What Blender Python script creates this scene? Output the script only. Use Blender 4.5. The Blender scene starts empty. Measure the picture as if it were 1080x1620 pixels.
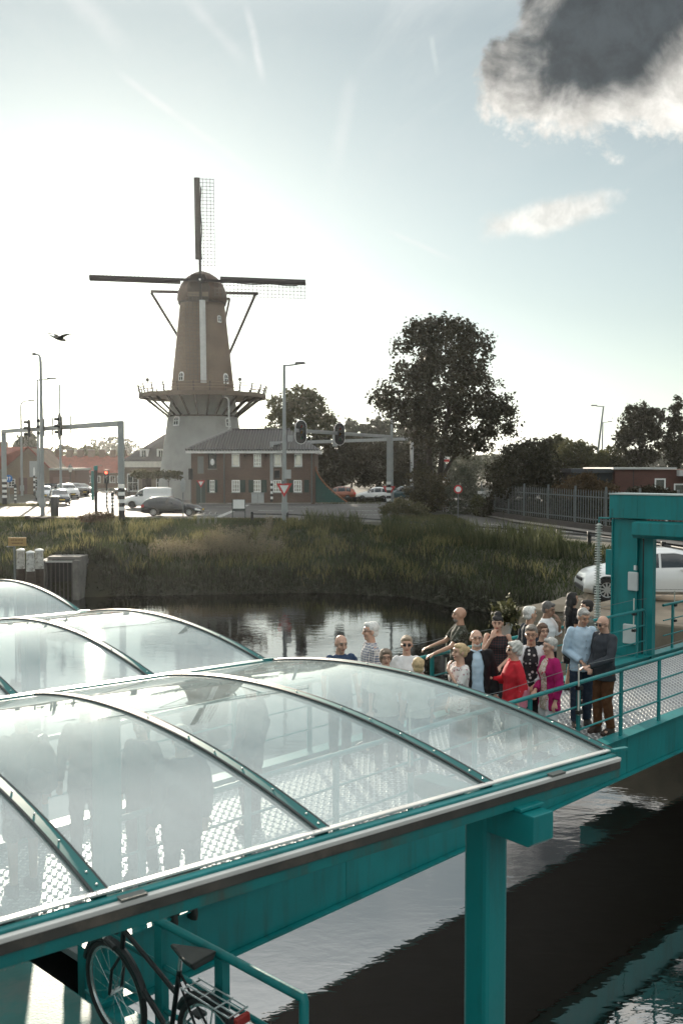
import bpy, math, random
import numpy as np
from mathutils import Vector, Matrix
R = math.radians
random.seed(7); RNG = np.random.default_rng(11)
sc = bpy.context.scene
col = sc.collection
# ------------------------------------------------------------------ camera
HC = 3.7                                   # eye height above the road (road = 0, water = -2.3)
PITCH = math.atan(72 / 1575)
cam_d = bpy.data.cameras.new('camera'); cam = bpy.data.objects.new('camera', cam_d); col.objects.link(cam)
cam_d.sensor_fit = 'VERTICAL'; cam_d.sensor_height = 36; cam_d.lens = 35
cam_d.clip_end = 9000; cam_d.clip_start = 0.05
cam.location = (0, 0, HC); cam.rotation_euler = (R(90) - PITCH, 0, 0)
cam_d.dof.use_dof = True; cam_d.dof.focus_distance = 16.0; cam_d.dof.aperture_fstop = 4.0
sc.camera = cam
# ------------------------------------------------------------------ sky, sun, exposure
SUN_AZ, SUN_EL = R(-14.0), R(10.0)         # azimuth from +Y, towards -X
w = bpy.data.worlds.new('World'); sc.world = w; w.use_nodes = True
def build_sky():
    nt = w.node_tree; N = nt.nodes; L = nt.links; N.clear()
    def nd(t, **k):
        n = N.new(t)
        for a, b in k.items(): setattr(n, a, b)
        return n
    def mth(op, a, b=None, c=None, clamp=False):
        n = nd('ShaderNodeMath', operation=op, use_clamp=clamp)
        for i, v in enumerate((a, b, c)):
            if v is None: continue
            if isinstance(v, (int, float)): n.inputs[i].default_value = v
            else: L.new(v, n.inputs[i])
        return n.outputs[0]
    def ramp(v, a, b, lo=0.0, hi=1.0):
        n = nd('ShaderNodeMapRange', interpolation_type='SMOOTHSTEP')
        L.new(v, n.inputs['Value'])
        for k_, x in (('From Min', a), ('From Max', b), ('To Min', lo), ('To Max', hi)): n.inputs[k_].default_value = x
        return n.outputs[0]
    def mix(f, a, b):
        n = nd('ShaderNodeMix', data_type='RGBA')
        for i, v in ((0, f), (6, a), (7, b)):
            if isinstance(v, (int, float)): n.inputs[i].default_value = v
            elif isinstance(v, tuple): n.inputs[i].default_value = (*v, 1)
            else: L.new(v, n.inputs[i])
        return n.outputs[2]
    sky = nd('ShaderNodeTexSky', sky_type='NISHITA', sun_disc=False, sun_elevation=SUN_EL, sun_rotation=SUN_AZ,
             altitude=0, air_density=1.0, dust_density=0.35, ozone_density=1.5)
    hs = nd('ShaderNodeHueSaturation'); hs.inputs['Saturation'].default_value = 0.36
    L.new(sky.outputs[0], hs.inputs['Color'])
    tint = nd('ShaderNodeMix', data_type='RGBA', blend_type='MULTIPLY'); tint.inputs[0].default_value = 1
    L.new(hs.outputs[0], tint.inputs[6]); tint.inputs[7].default_value = (0.90, 1.0, 0.975, 1)
    gm = nd('ShaderNodeGamma'); gm.inputs['Gamma'].default_value = 0.95; L.new(tint.outputs[2], gm.inputs['Color'])   # moist air evens the sky out
    base = gm.outputs[0]
    tc = nd('ShaderNodeTexCoord'); sp = nd('ShaderNodeSeparateXYZ'); L.new(tc.outputs['Generated'], sp.inputs[0])
    X, Y, Z = sp.outputs
    hyp = mth('SQRT', mth('ADD', mth('MULTIPLY', X, X), mth('MULTIPLY', Y, Y)))
    az = mth('ARCTAN2', X, Y); el = mth('ARCTAN2', Z, hyp)
    def vec(a, b, c=0.0):
        n = nd('ShaderNodeCombineXYZ')
        for i, v in enumerate((a, b, c)):
            if isinstance(v, (int, float)): n.inputs[i].default_value = v
            else: L.new(v, n.inputs[i])
        return n.outputs[0]
    def noise(v, s, det=6, rough=.55, dist=0.0):
        n = nd('ShaderNodeTexNoise'); n.inputs['Scale'].default_value = s; n.inputs['Detail'].default_value = det
        n.inputs['Roughness'].default_value = rough; n.inputs['Distortion'].default_value = dist; L.new(v, n.inputs['Vector'])
        return n.outputs['Fac']
    P = vec(az, el)
    zz = mth('MAXIMUM', mth('ADD', Z, 0.06), 0.02)
    PL = vec(mth('DIVIDE', X, zz), mth('DIVIDE', Y, zz))          # flat cloud layer far above
    # --- high thin veil and cirrus over the whole layer
    PS = vec(mth('ADD', mth('MULTIPLY', mth('DIVIDE', X, zz), 1.1), mth('MULTIPLY', mth('DIVIDE', Y, zz), .35)), mth('MULTIPLY', mth('DIVIDE', Y, zz), .28))
    n1 = noise(PS, 1.5, 11, .66, 1.8)
    cir = mth('MULTIPLY', ramp(n1, .42, .72), ramp(el, .16, .5, .0, 1.5))
    colr = mix(mth('MINIMUM', mth('MULTIPLY', cir, .34), .8), base, (5.6, 5.85, 5.85))
    # --- brighter milky veil higher up (it whitens the roof panes and the harbour water)
    n2 = noise(PL, .9, 8, .6, 1.0)
    veil = mth('MULTIPLY', ramp(n2, .25, .62, .35, 1.0), ramp(el, .40, .54, 0.0, .92))
    colr = mix(veil, colr, (9.6, 9.9, 9.7))
    # --- vapour trails: thin bands along straight lines in the layer
    wob = mth('MULTIPLY', mth('SUBTRACT', noise(P, 9, 4), .5), .012)
    def trail(a0, e0, a1, e1, wd, amt):
        nonlocal colr
        dx, dy = a1 - a0, e1 - e0; ln = math.hypot(dx, dy); ux, uy = dx / ln, dy / ln
        da, de = mth('SUBTRACT', az, a0), mth('SUBTRACT', el, e0)
        al = mth('ADD', mth('MULTIPLY', da, ux), mth('MULTIPLY', de, uy))
        pr = mth('ABSOLUTE', mth('ADD', mth('ADD', mth('MULTIPLY', da, -uy), mth('MULTIPLY', de, ux)), wob))
        m = mth('MULTIPLY', ramp(pr, 0, wd, 1, 0), mth('MULTIPLY', ramp(al, 0, ln * .2), ramp(al, ln * .6, ln, 1, 0)))
        m = mth('MULTIPLY', m, ramp(noise(P, 30, 3), .25, .65, .35, 1))
        colr = mix(mth('MULTIPLY', m, amt * .8), colr, (6.4, 6.6, 6.5))
    def pe(px, py): return math.atan((px - 540) / 1575), math.atan((738 - py) / 1575 * .985)
    for a, b, wd, amt in (((180, 120), (460, 310), .0055, .8), ((392, 5), (420, 150), .006, .75), ((285, -10), (405, 120), .009, .4),
                          ((560, 110), (515, 330), .012, .35), ((600, 360), (730, 420), .004, .5), ((50, -40), (240, 120), .016, .5), ((676, 60), (690, 130), .004, .4)):
        trail(*pe(*a), *pe(*b), wd, amt)
    # --- cumulus: ellipses of cloud mass broken by noise; thick parts turn grey, thin edges stay lit
    def cumulus(parts, seed, dark, amt=1.0, edge=.22, namp=1.5, nsc=11):
        """parts: ellipses (px, py, rx, ry, rot) of one cloud; thick parts turn grey, thin edges stay lit"""
        nonlocal colr
        Q = vec(mth('ADD', az, seed), el, seed); big = None; inner = None
        for ip, (cx, cy, rx, ry, rot) in enumerate(parts):
            a0, e0 = pe(cx, cy); cr, sr = math.cos(rot), math.sin(rot)
            da, de = mth('SUBTRACT', az, a0), mth('SUBTRACT', el, e0)
            ex = mth('DIVIDE', mth('ADD', mth('MULTIPLY', da, cr), mth('MULTIPLY', de, sr)), rx)
            ey = mth('DIVIDE', mth('ADD', mth('MULTIPLY', da, -sr), mth('MULTIPLY', de, cr)), ry)
            rr = mth('SUBTRACT', 1.0, mth('SQRT', mth('ADD', mth('MULTIPLY', ex, ex), mth('MULTIPLY', ey, ey))))
            if ip == 0: inner = rr; continue                      # the first ellipse is the grey heart of the cloud
            big = rr if big is None else mth('MAXIMUM', big, rr)
        lowr = inner
        nz = noise(Q, nsc, 14, .66, .2)
        dens = mth('ADD', big, mth('MULTIPLY', mth('SUBTRACT', nz, .5), namp))
        a = ramp(dens, .0, edge)
        sh = noise(vec(mth('ADD', az, seed + .006), mth('ADD', el, -.012), seed), nsc, 8, .55, .35)      # light from below left: compare with the mass on the sunny side
        core = ramp(mth('ADD', mth('MULTIPLY', lowr, 1.2), mth('MULTIPLY', mth('SUBTRACT', sh, .5), 1.7)), .12, .74)
        wisp = ramp(noise(Q, nsc * 2.2, 8, .65, .3), .3, .75, .70, 1.12)
        cc = mix(mth('MULTIPLY', core, dark), (7.6, 7.4, 6.9), (.62, .74, .82))
        mm = nd('ShaderNodeMix', data_type='RGBA', blend_type='MULTIPLY'); mm.inputs[0].default_value = 1; L.new(cc, mm.inputs[6]); L.new(wisp, mm.inputs[7])
        colr = mix(mth('MULTIPLY', a, amt), colr, mm.outputs[2])
    cumulus([(985, 52, .21, .090, .22), (955, 95, .125, .075, .25), (1050, 20, .15, .085, .1), (840, 125, .066, .052, .1), (1055, 140, .085, .055, 0), (890, 45, .055, .055, 0)], 1.7, 1.0, 1.0, .30, 2.2, 12)
    cumulus([(872, 350, .08, .02, .16), (872, 350, .080, .019, .16)], 4.1, .0, .8, .7, 1.7, 19)
    cumulus([(1580, 150, .2, .08, .1), (1560, 180, .16, .07, .1), (1640, 120, .12, .06, 0)], 9.3, .9)
    cumulus([(-900, 100, .2, .06, 0), (-900, 120, .18, .06, .0), (-1000, 60, .1, .05, 0)], 6.3, .6)
    bg = nd('ShaderNodeBackground'); bg.inputs['Strength'].default_value = 0.082
    L.new(colr, bg.inputs['Color']); out = nd('ShaderNodeOutputWorld'); L.new(bg.outputs[0], out.inputs[0])
build_sky()
sl = bpy.data.lights.new('sun', 'SUN'); sun = bpy.data.objects.new('sun', sl); col.objects.link(sun)
sl.energy = 4.8; sl.angle = R(0.6); sl.color = (1, .88, .72)
sdir = Vector((math.sin(SUN_AZ) * math.cos(SUN_EL), math.cos(SUN_AZ) * math.cos(SUN_EL), math.sin(SUN_EL)))
sun.rotation_euler = sdir.to_track_quat('Z', 'Y').to_euler(); sun.location = (-20, 60, 40)
sc.view_settings.view_transform = 'Standard'; sc.view_settings.look = 'None'
sc.view_settings.exposure = 0.8; sc.view_settings.gamma = 1.0; sc.view_settings.use_curve_mapping = False
sc.render.engine = 'CYCLES'
sc.cycles.use_denoising = True
try: sc.cycles.denoiser = 'OPENIMAGEDENOISE'
except Exception: pass
sc.cycles.max_bounces = 8; sc.cycles.transparent_max_bounces = 24; sc.cycles.caustics_reflective = False; sc.cycles.caustics_refractive = False
sc.cycles.sample_clamp_indirect = 6

# ------------------------------------------------------------------ measuring helpers
F = 1575.0
FW = Vector((0, math.cos(PITCH), -math.sin(PITCH))); UP = Vector((0, math.sin(PITCH), math.cos(PITCH)))
def ray(px, py): return FW + Vector((1, 0, 0)) * ((px - 540) / F) + UP * ((810 - py) / F)
def G(px, py, z=0.0):
    r = ray(px, py); k = (z - HC) / r.z; return Vector((r.x * k, r.y * k, z))
def D(px, py, d):
    r = ray(px, py); k = d / r.y; return Vector((r.x * k, d, HC + r.z * k))
UA = R(46.0)                                   # heading of the landing ramp
UV = Vector((math.cos(UA), math.sin(UA), 0)); NV = Vector((-math.sin(UA), math.cos(UA), 0))
def RF(t, n, z=0.0): return UV * t + NV * n + Vector((0, 0, z))
CA = R(38.0)                    # heading of the canopies
CV = Vector((math.cos(CA), math.sin(CA), 0)); CM = Vector((-math.sin(CA), math.cos(CA), 0))
def CF(s, m, z=0.0): return CV * s + CM * m + Vector((0, 0, z))
ZD = -0.35                                     # ramp and ferry deck
ZW = -2.3                                      # water

# ------------------------------------------------------------------ materials
MATS = {}
def mat(name, c=(.5, .5, .5), rough=.6, metal=0.0, var=.12, scale=3.0, bump=0.0, bscale=40.0, spec=.5, coat=0.0, emit=None, dirt=None, dscale=1.2, streak=1.0):
    if name in MATS: return MATS[name]
    m = bpy.data.materials.new(name); m.use_nodes = True; nt = m.node_tree; N = nt.nodes; L = nt.links
    b = N['Principled BSDF']; b.inputs['Roughness'].default_value = rough; b.inputs['Metallic'].default_value = metal
    b.inputs['Specular IOR Level'].default_value = spec
    if coat: b.inputs['Coat Weight'].default_value = coat; b.inputs['Coat Roughness'].default_value = .08
    tc = N.new('ShaderNodeTexCoord')
    nz = N.new('ShaderNodeTexNoise'); nz.inputs['Scale'].default_value = scale; nz.inputs['Detail'].default_value = 5
    L.new(tc.outputs['Object'], nz.inputs['Vector'])
    mr = N.new('ShaderNodeMapRange'); mr.inputs['From Min'].default_value = .25; mr.inputs['From Max'].default_value = .75
    mr.inputs['To Min'].default_value = 1 - var; mr.inputs['To Max'].default_value = 1 + var
    L.new(nz.outputs['Fac'], mr.inputs['Value'])
    mx = N.new('ShaderNodeMix'); mx.data_type = 'RGBA'; mx.blend_type = 'MULTIPLY'; mx.inputs[0].default_value = 1
    mx.inputs[6].default_value = (*c, 1); L.new(mr.outputs[0], mx.inputs[7]); o = mx.outputs[2]
    if dirt:
        n2 = N.new('ShaderNodeTexNoise'); n2.inputs['Scale'].default_value = dscale; n2.inputs['Detail'].default_value = 8; n2.inputs['Roughness'].default_value = .65
        mp2 = N.new('ShaderNodeMapping'); mp2.inputs['Scale'].default_value = (1, 1, streak); L.new(tc.outputs['Object'], mp2.inputs['Vector']); L.new(mp2.outputs[0], n2.inputs['Vector'])
        r2 = N.new('ShaderNodeMapRange'); r2.inputs['From Min'].default_value = .5; r2.inputs['From Max'].default_value = .72; L.new(n2.outputs['Fac'], r2.inputs['Value'])
        m2 = N.new('ShaderNodeMix'); m2.data_type = 'RGBA'; L.new(r2.outputs[0], m2.inputs[0]); L.new(o, m2.inputs[6]); m2.inputs[7].default_value = (*dirt, 1); o = m2.outputs[2]
    L.new(o, b.inputs['Base Color'])
    rr = N.new('ShaderNodeMapRange'); rr.inputs['To Min'].default_value = max(0, rough - .08); rr.inputs['To Max'].default_value = min(1, rough + .08)
    L.new(nz.outputs['Fac'], rr.inputs['Value']); L.new(rr.outputs[0], b.inputs['Roughness'])
    if bump:
        n3 = N.new('ShaderNodeTexNoise'); n3.inputs['Scale'].default_value = bscale; n3.inputs['Detail'].default_value = 4; L.new(tc.outputs['Object'], n3.inputs['Vector'])
        bp = N.new('ShaderNodeBump'); bp.inputs['Strength'].default_value = bump; bp.inputs['Distance'].default_value = .02
        L.new(n3.outputs['Fac'], bp.inputs['Height']); L.new(bp.outputs[0], b.inputs['Normal'])
    if emit: b.inputs['Emission Color'].default_value = (*emit[0], 1); b.inputs['Emission Strength'].default_value = emit[1]
    MATS[name] = m; return m
def nodes_of(m): return m.node_tree.nodes, m.node_tree.links, m.node_tree.nodes['Principled BSDF']
def leaf_mat(name, c, c2, trans=.35, rough=.6):
    if name in MATS: return MATS[name]
    m = bpy.data.materials.new(name); m.use_nodes = True; N, L, b = nodes_of(m)
    ge = N.new('ShaderNodeNewGeometry'); tc = N.new('ShaderNodeTexCoord')
    nz = N.new('ShaderNodeTexNoise'); nz.inputs['Scale'].default_value = .35; nz.inputs['Detail'].default_value = 3; L.new(tc.outputs['Object'], nz.inputs['Vector'])
    ad = N.new('ShaderNodeMath'); ad.operation = 'MULTIPLY_ADD'; L.new(ge.outputs['Random Per Island'], ad.inputs[0]); ad.inputs[1].default_value = .55
    sb = N.new('ShaderNodeMath'); sb.operation = 'SUBTRACT'; L.new(nz.outputs['Fac'], sb.inputs[0]); sb.inputs[1].default_value = .28; L.new(sb.outputs[0], ad.inputs[2])
    mx = N.new('ShaderNodeMix'); mx.data_type = 'RGBA'; L.new(ad.outputs[0], mx.inputs[0]); mx.inputs[6].default_value = (*c, 1); mx.inputs[7].default_value = (*c2, 1)
    L.new(mx.outputs[2], b.inputs['Base Color']); b.inputs['Roughness'].default_value = rough; b.inputs['Specular IOR Level'].default_value = .25
    tr = N.new('ShaderNodeBsdfTranslucent'); L.new(mx.outputs[2], tr.inputs['Color'])
    ms = N.new('ShaderNodeMixShader'); ms.inputs[0].default_value = trans; L.new(b.outputs[0], ms.inputs[1]); L.new(tr.outputs[0], ms.inputs[2])
    L.new(ms.outputs[0], N['Material Output'].inputs[0]); MATS[name] = m; return m
def brick_mat(name, c1, c2, mortar, sx=1.0, bw=.22, bh=.065):
    if name in MATS: return MATS[name]
    m = bpy.data.materials.new(name); m.use_nodes = True; N, L, b = nodes_of(m)
    tc = N.new('ShaderNodeTexCoord'); ge = N.new('ShaderNodeNewGeometry')
    sp = N.new('ShaderNodeSeparateXYZ'); L.new(tc.outputs['Object'], sp.inputs[0])
    ad = N.new('ShaderNodeMath'); ad.operation = 'ADD'; L.new(sp.outputs[0], ad.inputs[0]); L.new(sp.outputs[1], ad.inputs[1])
    cb = N.new('ShaderNodeCombineXYZ'); L.new(ad.outputs[0], cb.inputs[0]); L.new(sp.outputs[2], cb.inputs[1])
    bt = N.new('ShaderNodeTexBrick'); bt.inputs['Scale'].default_value = sx; bt.inputs['Brick Width'].default_value = bw; bt.inputs['Row Height'].default_value = bh
    bt.inputs['Mortar Size'].default_value = .008; bt.inputs['Color1'].default_value = (*c1, 1); bt.inputs['Color2'].default_value = (*c2, 1); bt.inputs['Mortar'].default_value = (*mortar, 1)
    L.new(cb.outputs[0], bt.inputs['Vector'])
    nz = N.new('ShaderNodeTexNoise'); nz.inputs['Scale'].default_value = .6; nz.inputs['Detail'].default_value = 6; L.new(tc.outputs['Object'], nz.inputs['Vector'])
    mr = N.new('ShaderNodeMapRange'); mr.inputs['To Min'].default_value = .6; mr.inputs['To Max'].default_value = 1.35; L.new(nz.outputs['Fac'], mr.inputs['Value'])
    mx = N.new('ShaderNodeMix'); mx.data_type = 'RGBA'; mx.blend_type = 'MULTIPLY'; mx.inputs[0].default_value = 1
    L.new(bt.outputs['Color'], mx.inputs[6]); L.new(mr.outputs[0], mx.inputs[7]); L.new(mx.outputs[2], b.inputs['Base Color'])
    b.inputs['Roughness'].default_value = .85
    MATS[name] = m; return m
def glass_mat(name, tint, refl_rough=.02, film=.0, ior=1.45, filmcol=(.8, .85, .85)):
    """clear pane: see-through, mirror-like at grazing angles, with a thin dust film"""
    if name in MATS: return MATS[name]
    m = bpy.data.materials.new(name); m.use_nodes = True; nt = m.node_tree; N = nt.nodes; L = nt.links; N.remove(N['Principled BSDF'])
    tr = N.new('ShaderNodeBsdfTransparent'); tr.inputs[0].default_value = (*tint, 1)
    gl = N.new('ShaderNodeBsdfGlossy'); gl.inputs['Roughness'].default_value = refl_rough
    fr = N.new('ShaderNodeFresnel'); fr.inputs['IOR'].default_value = ior
    ge = N.new('ShaderNodeNewGeometry'); io = N.new('ShaderNodeMapRange'); io.inputs['To Min'].default_value = ior; io.inputs['To Max'].default_value = 1 / ior; L.new(ge.outputs['Backfacing'], io.inputs['Value']); L.new(io.outputs[0], fr.inputs['IOR'])
    m1 = N.new('ShaderNodeMixShader'); L.new(fr.outputs[0], m1.inputs[0]); L.new(tr.outputs[0], m1.inputs[1]); L.new(gl.outputs[0], m1.inputs[2]); o = m1.outputs[0]
    if film:
        df = N.new('ShaderNodeBsdfDiffuse'); df.inputs[0].default_value = (*filmcol, 1)
        tl = N.new('ShaderNodeBsdfTranslucent'); tl.inputs[0].default_value = (*filmcol, 1)
        m0 = N.new('ShaderNodeMixShader'); m0.inputs[0].default_value = .12; L.new(df.outputs[0], m0.inputs[1]); L.new(tl.outputs[0], m0.inputs[2])
        tc = N.new('ShaderNodeTexCoord'); nz = N.new('ShaderNodeTexNoise'); nz.inputs['Scale'].default_value = 2.2; nz.inputs['Detail'].default_value = 7; nz.inputs['Roughness'].default_value = .65
        mp = N.new('ShaderNodeMapping'); mp.inputs['Scale'].default_value = (3.2, .7, 1); L.new(tc.outputs['Object'], mp.inputs['Vector']); L.new(mp.outputs[0], nz.inputs['Vector'])
        mr = N.new('ShaderNodeMapRange'); mr.inputs['From Min'].default_value = .3; mr.inputs['From Max'].default_value = .75
        mr.inputs['To Min'].default_value = film * .7; mr.inputs['To Max'].default_value = film * 1.35; L.new(nz.outputs['Fac'], mr.inputs['Value'])
        m2 = N.new('ShaderNodeMixShader'); L.new(mr.outputs[0], m2.inputs[0]); L.new(o, m2.inputs[1]); L.new(m0.outputs[0], m2.inputs[2]); o = m2.outputs[0]
    L.new(o, N['Material Output'].inputs[0]); MATS[name] = m; return m
TEAL = mat('teal_paint', (.001, .195, .200), .42, var=.16, scale=1.6, bump=.08, bscale=25, dirt=(.008, .12, .122), dscale=5, streak=.12)
TEALD = mat('teal_paint_weathered', (.004, .165, .165), .5, var=.2, scale=4, bump=.1, dirt=(.05, .085, .07), dscale=6, streak=.2)
GALV = mat('galvanised_steel', (.18, .195, .20), .45, .6, var=.15, scale=6)
POLE = mat('pole_grey_paint', (.30, .32, .32), .5, .2, var=.12, scale=2)
BLACK = mat('black_plastic', (.012, .012, .013), .45, var=.1)
WHITE = mat('white_paint', (.80, .80, .78), .5, var=.06)
RUBBER = mat('rubber', (.018, .018, .018), .8)
BLKWHT_B = mat('post_black', (.015, .015, .016), .5)
GLASSD = mat('dark_window', (.015, .02, .022), .05, spec=.8, var=.05)
RED = mat('sign_red', (.50, .03, .03), .45, var=.05)
BLUE = mat('sign_blue', (.02, .14, .42), .45, var=.05)
WOODD = mat('dark_timber', (.045, .032, .025), .7, var=.3, scale=5, bump=.2)
BARK = mat('bark', (.05, .04, .032), .9, var=.35, scale=6, bump=.5, bscale=18)
CONC = mat('concrete', (.30, .29, .27), .85, var=.18, scale=1.5, bump=.15, bscale=30, dirt=(.15, .14, .12), dscale=.8)
TILE = mat('roof_tile_dark', (.055, .05, .048), .6, var=.25, scale=2)
TILER = mat('roof_tile_red', (.20, .055, .035), .75, var=.3, scale=2)

# ------------------------------------------------------------------ mesh helpers
def link(o, parent=None):
    col.objects.link(o)
    if parent: o.parent = parent
    return o
def tag(o, label=None, cat=None, group=None, kind=None):
    if label: o['label'] = label
    if cat: o['category'] = cat
    if group: o['group'] = group
    if kind: o['kind'] = kind
    return o
def thing(name, label, cat, loc=(0, 0, 0), rz=0.0, group=None):
    o = bpy.data.objects.new(name, None); o.empty_display_size = .2; link(o); o.location = loc; o.rotation_euler = (0, 0, rz)
    return tag(o, label, cat, group)
def kids(o): return [c for c in list(o.children)]
def copy_tree(o, parent=None):
    c = o.copy(); col.objects.link(c)
    if parent: c.parent = parent
    for ch in kids(o): copy_tree(ch, c)
    return c
def fast_mesh(name, V, Fc, material, parent=None, smooth=False):
    V = np.asarray(V, dtype=np.float32); Fc = np.asarray(Fc, dtype=np.int32); k = Fc.shape[1]
    me = bpy.data.meshes.new(name); me.vertices.add(len(V)); me.vertices.foreach_set('co', V.ravel())
    me.loops.add(Fc.size); me.loops.foreach_set('vertex_index', Fc.ravel()); me.polygons.add(len(Fc))
    me.polygons.foreach_set('loop_start', np.arange(0, Fc.size, k, dtype=np.int32))
    me.update(calc_edges=True); me.validate()
    if smooth: me.polygons.foreach_set('use_smooth', np.ones(len(Fc), dtype=bool))
    me.materials.append(material); return link(bpy.data.objects.new(name, me), parent)
class MB:
    def __init__(s): s.v = []; s.f = []
    def add(s, vs, fs):
        b = len(s.v); s.v += [tuple(x) for x in vs]; s.f += [tuple(b + i for i in f) for f in fs]; return s
    def box(s, c, size, rz=0.0, taper=(1, 1)):
        x, y, z = size[0] / 2, size[1] / 2, size[2] / 2; cr, sr = math.cos(rz), math.sin(rz); vs = []
        for dz in (-1, 1):
            tx, ty = (1, 1) if dz < 0 else taper
            for dx, dy in ((-1, -1), (1, -1), (1, 1), (-1, 1)):
                a, b = dx * x * tx, dy * y * ty; vs.append((c[0] + a * cr - b * sr, c[1] + a * sr + b * cr, c[2] + dz * z))
        return s.add(vs, [(3, 2, 1, 0), (4, 5, 6, 7), (0, 1, 5, 4), (1, 2, 6, 5), (2, 3, 7, 6), (3, 0, 4, 7)])
    def bb(s, x0, x1, y0, y1, z0, z1): return s.box(((x0 + x1) / 2, (y0 + y1) / 2, (z0 + z1) / 2), (abs(x1 - x0), abs(y1 - y0), abs(z1 - z0)))
    def bar(s, p0, p1, w, h=None, up=(0, 0, 1)):
        h = h or w; p0 = Vector(p0); p1 = Vector(p1); d = (p1 - p0).normalized(); u = Vector(up)
        if abs(d.dot(u)) > .98: u = Vector((0, 1, 0))
        r = d.cross(u).normalized(); u = r.cross(d)
        vs = [p + r * (a * w / 2) + u * (b * h / 2) for p in (p0, p1) for a, b in ((-1, -1), (1, -1), (1, 1), (-1, 1))]
        return s.add(vs, [(3, 2, 1, 0), (4, 5, 6, 7), (0, 1, 5, 4), (1, 2, 6, 5), (2, 3, 7, 6), (3, 0, 4, 7)])
    def tube(s, pts, rad, seg=8, closed=False, flat=1.0):
        pts = [Vector(p) for p in pts]; n = len(pts); rad = [rad] * n if isinstance(rad, (int, float)) else list(rad)
        vs = []; up = None
        for i, p in enumerate(pts):
            if closed: d = (pts[(i + 1) % n] - pts[i - 1]).normalized()
            else: d = (pts[min(i + 1, n - 1)] - pts[max(i - 1, 0)]).normalized()
            if up is None:
                up = Vector((0, 0, 1)) if abs(d.z) < .9 else Vector((0, 1, 0))
            r = d.cross(up).normalized(); up = r.cross(d).normalized()
            for k in range(seg):
                a = 2 * math.pi * k / seg; vs.append(p + (r * math.cos(a) + up * (math.sin(a) * flat)) * rad[i])
        fs = []
        for i in range(n if closed else n - 1):
            j = (i + 1) % n
            for k in range(seg):
                k2 = (k + 1) % seg; fs.append((i * seg + k, i * seg + k2, j * seg + k2, j * seg + k))
        if not closed: fs.append(tuple(range(seg - 1, -1, -1))); fs.append(tuple((n - 1) * seg + k for k in range(seg)))
        return s.add(vs, fs)
    def lathe(s, prof, seg=16, c=(0, 0, 0), cap=True, sy=1.0):
        vs = [(c[0] + r * math.cos(2 * math.pi * k / seg), c[1] + sy * r * math.sin(2 * math.pi * k / seg), c[2] + z) for r, z in prof for k in range(seg)]
        fs = [(i * seg + k, i * seg + (k + 1) % seg, (i + 1) * seg + (k + 1) % seg, (i + 1) * seg + k) for i in range(len(prof) - 1) for k in range(seg)]
        if cap: fs += [tuple(range(seg - 1, -1, -1)), tuple((len(prof) - 1) * seg + k for k in range(seg))]
        return s.add(vs, fs)
    def prism(s, poly, a0, a1, axis='y'):
        """poly: 2-D points; axis y: (x,z) outline swept along y; x: (y,z) along x; z: (x,y) along z"""
        n = len(poly)
        def mk(p, a): return (p[0], a, p[1]) if axis == 'y' else ((a, p[0], p[1]) if axis == 'x' else (p[0], p[1], a))
        vs = [mk(p, a0) for p in poly] + [mk(p, a1) for p in poly]
        return s.add(vs, [tuple(range(n)), tuple(range(2 * n - 1, n - 1, -1))] + [(i, n + i, n + (i + 1) % n, (i + 1) % n) for i in range(n)])
    def ball(s, c, r, seg=10, rings=7):
        r = (r, r, r) if isinstance(r, (int, float)) else r; vs = []; fs = []
        for i in range(1, rings):
            a = math.pi * i / rings
            for k in range(seg): b = 2 * math.pi * k / seg; vs.append((c[0] + r[0] * math.sin(a) * math.cos(b), c[1] + r[1] * math.sin(a) * math.sin(b), c[2] - r[2] * math.cos(a)))
        vs += [(c[0], c[1], c[2] - r[2]), (c[0], c[1], c[2] + r[2])]; B = (rings - 1) * seg
        for i in range(rings - 2):
            for k in range(seg): fs.append((i * seg + k, i * seg + (k + 1) % seg, (i + 1) * seg + (k + 1) % seg, (i + 1) * seg + k))
        for k in range(seg): fs.append((B, (k + 1) % seg, k)); fs.append((B + 1, (rings - 2) * seg + k, (rings - 2) * seg + (k + 1) % seg))
        return s.add(vs, fs)
    def disc(s, c, r, axis, th, seg=20):
        a = Vector(axis).normalized(); return s.tube([Vector(c) - a * th / 2, Vector(c) + a * th / 2], r, seg)
    def build(s, name, material, parent=None, smooth=False, bevel=0.0, label=None):
        me = bpy.data.meshes.new(name); me.from_pydata(s.v, [], s.f); me.update()
        me.materials.append(material)
        o = link(bpy.data.objects.new(name, me), parent)
        import bmesh
        bm = bmesh.new(); bm.from_mesh(me); bmesh.ops.recalc_face_normals(bm, faces=bm.faces); bm.to_mesh(me); bm.free()
        if smooth:
            me.polygons.foreach_set('use_smooth', np.ones(len(me.polygons), dtype=bool))
            me.set_sharp_from_angle(angle=R(40))
        if bevel:
            b = o.modifiers.new('bevel', 'BEVEL'); b.width = bevel; b.segments = 2; b.limit_method = 'ANGLE'
        if label: o['label'] = label
        return o
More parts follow.
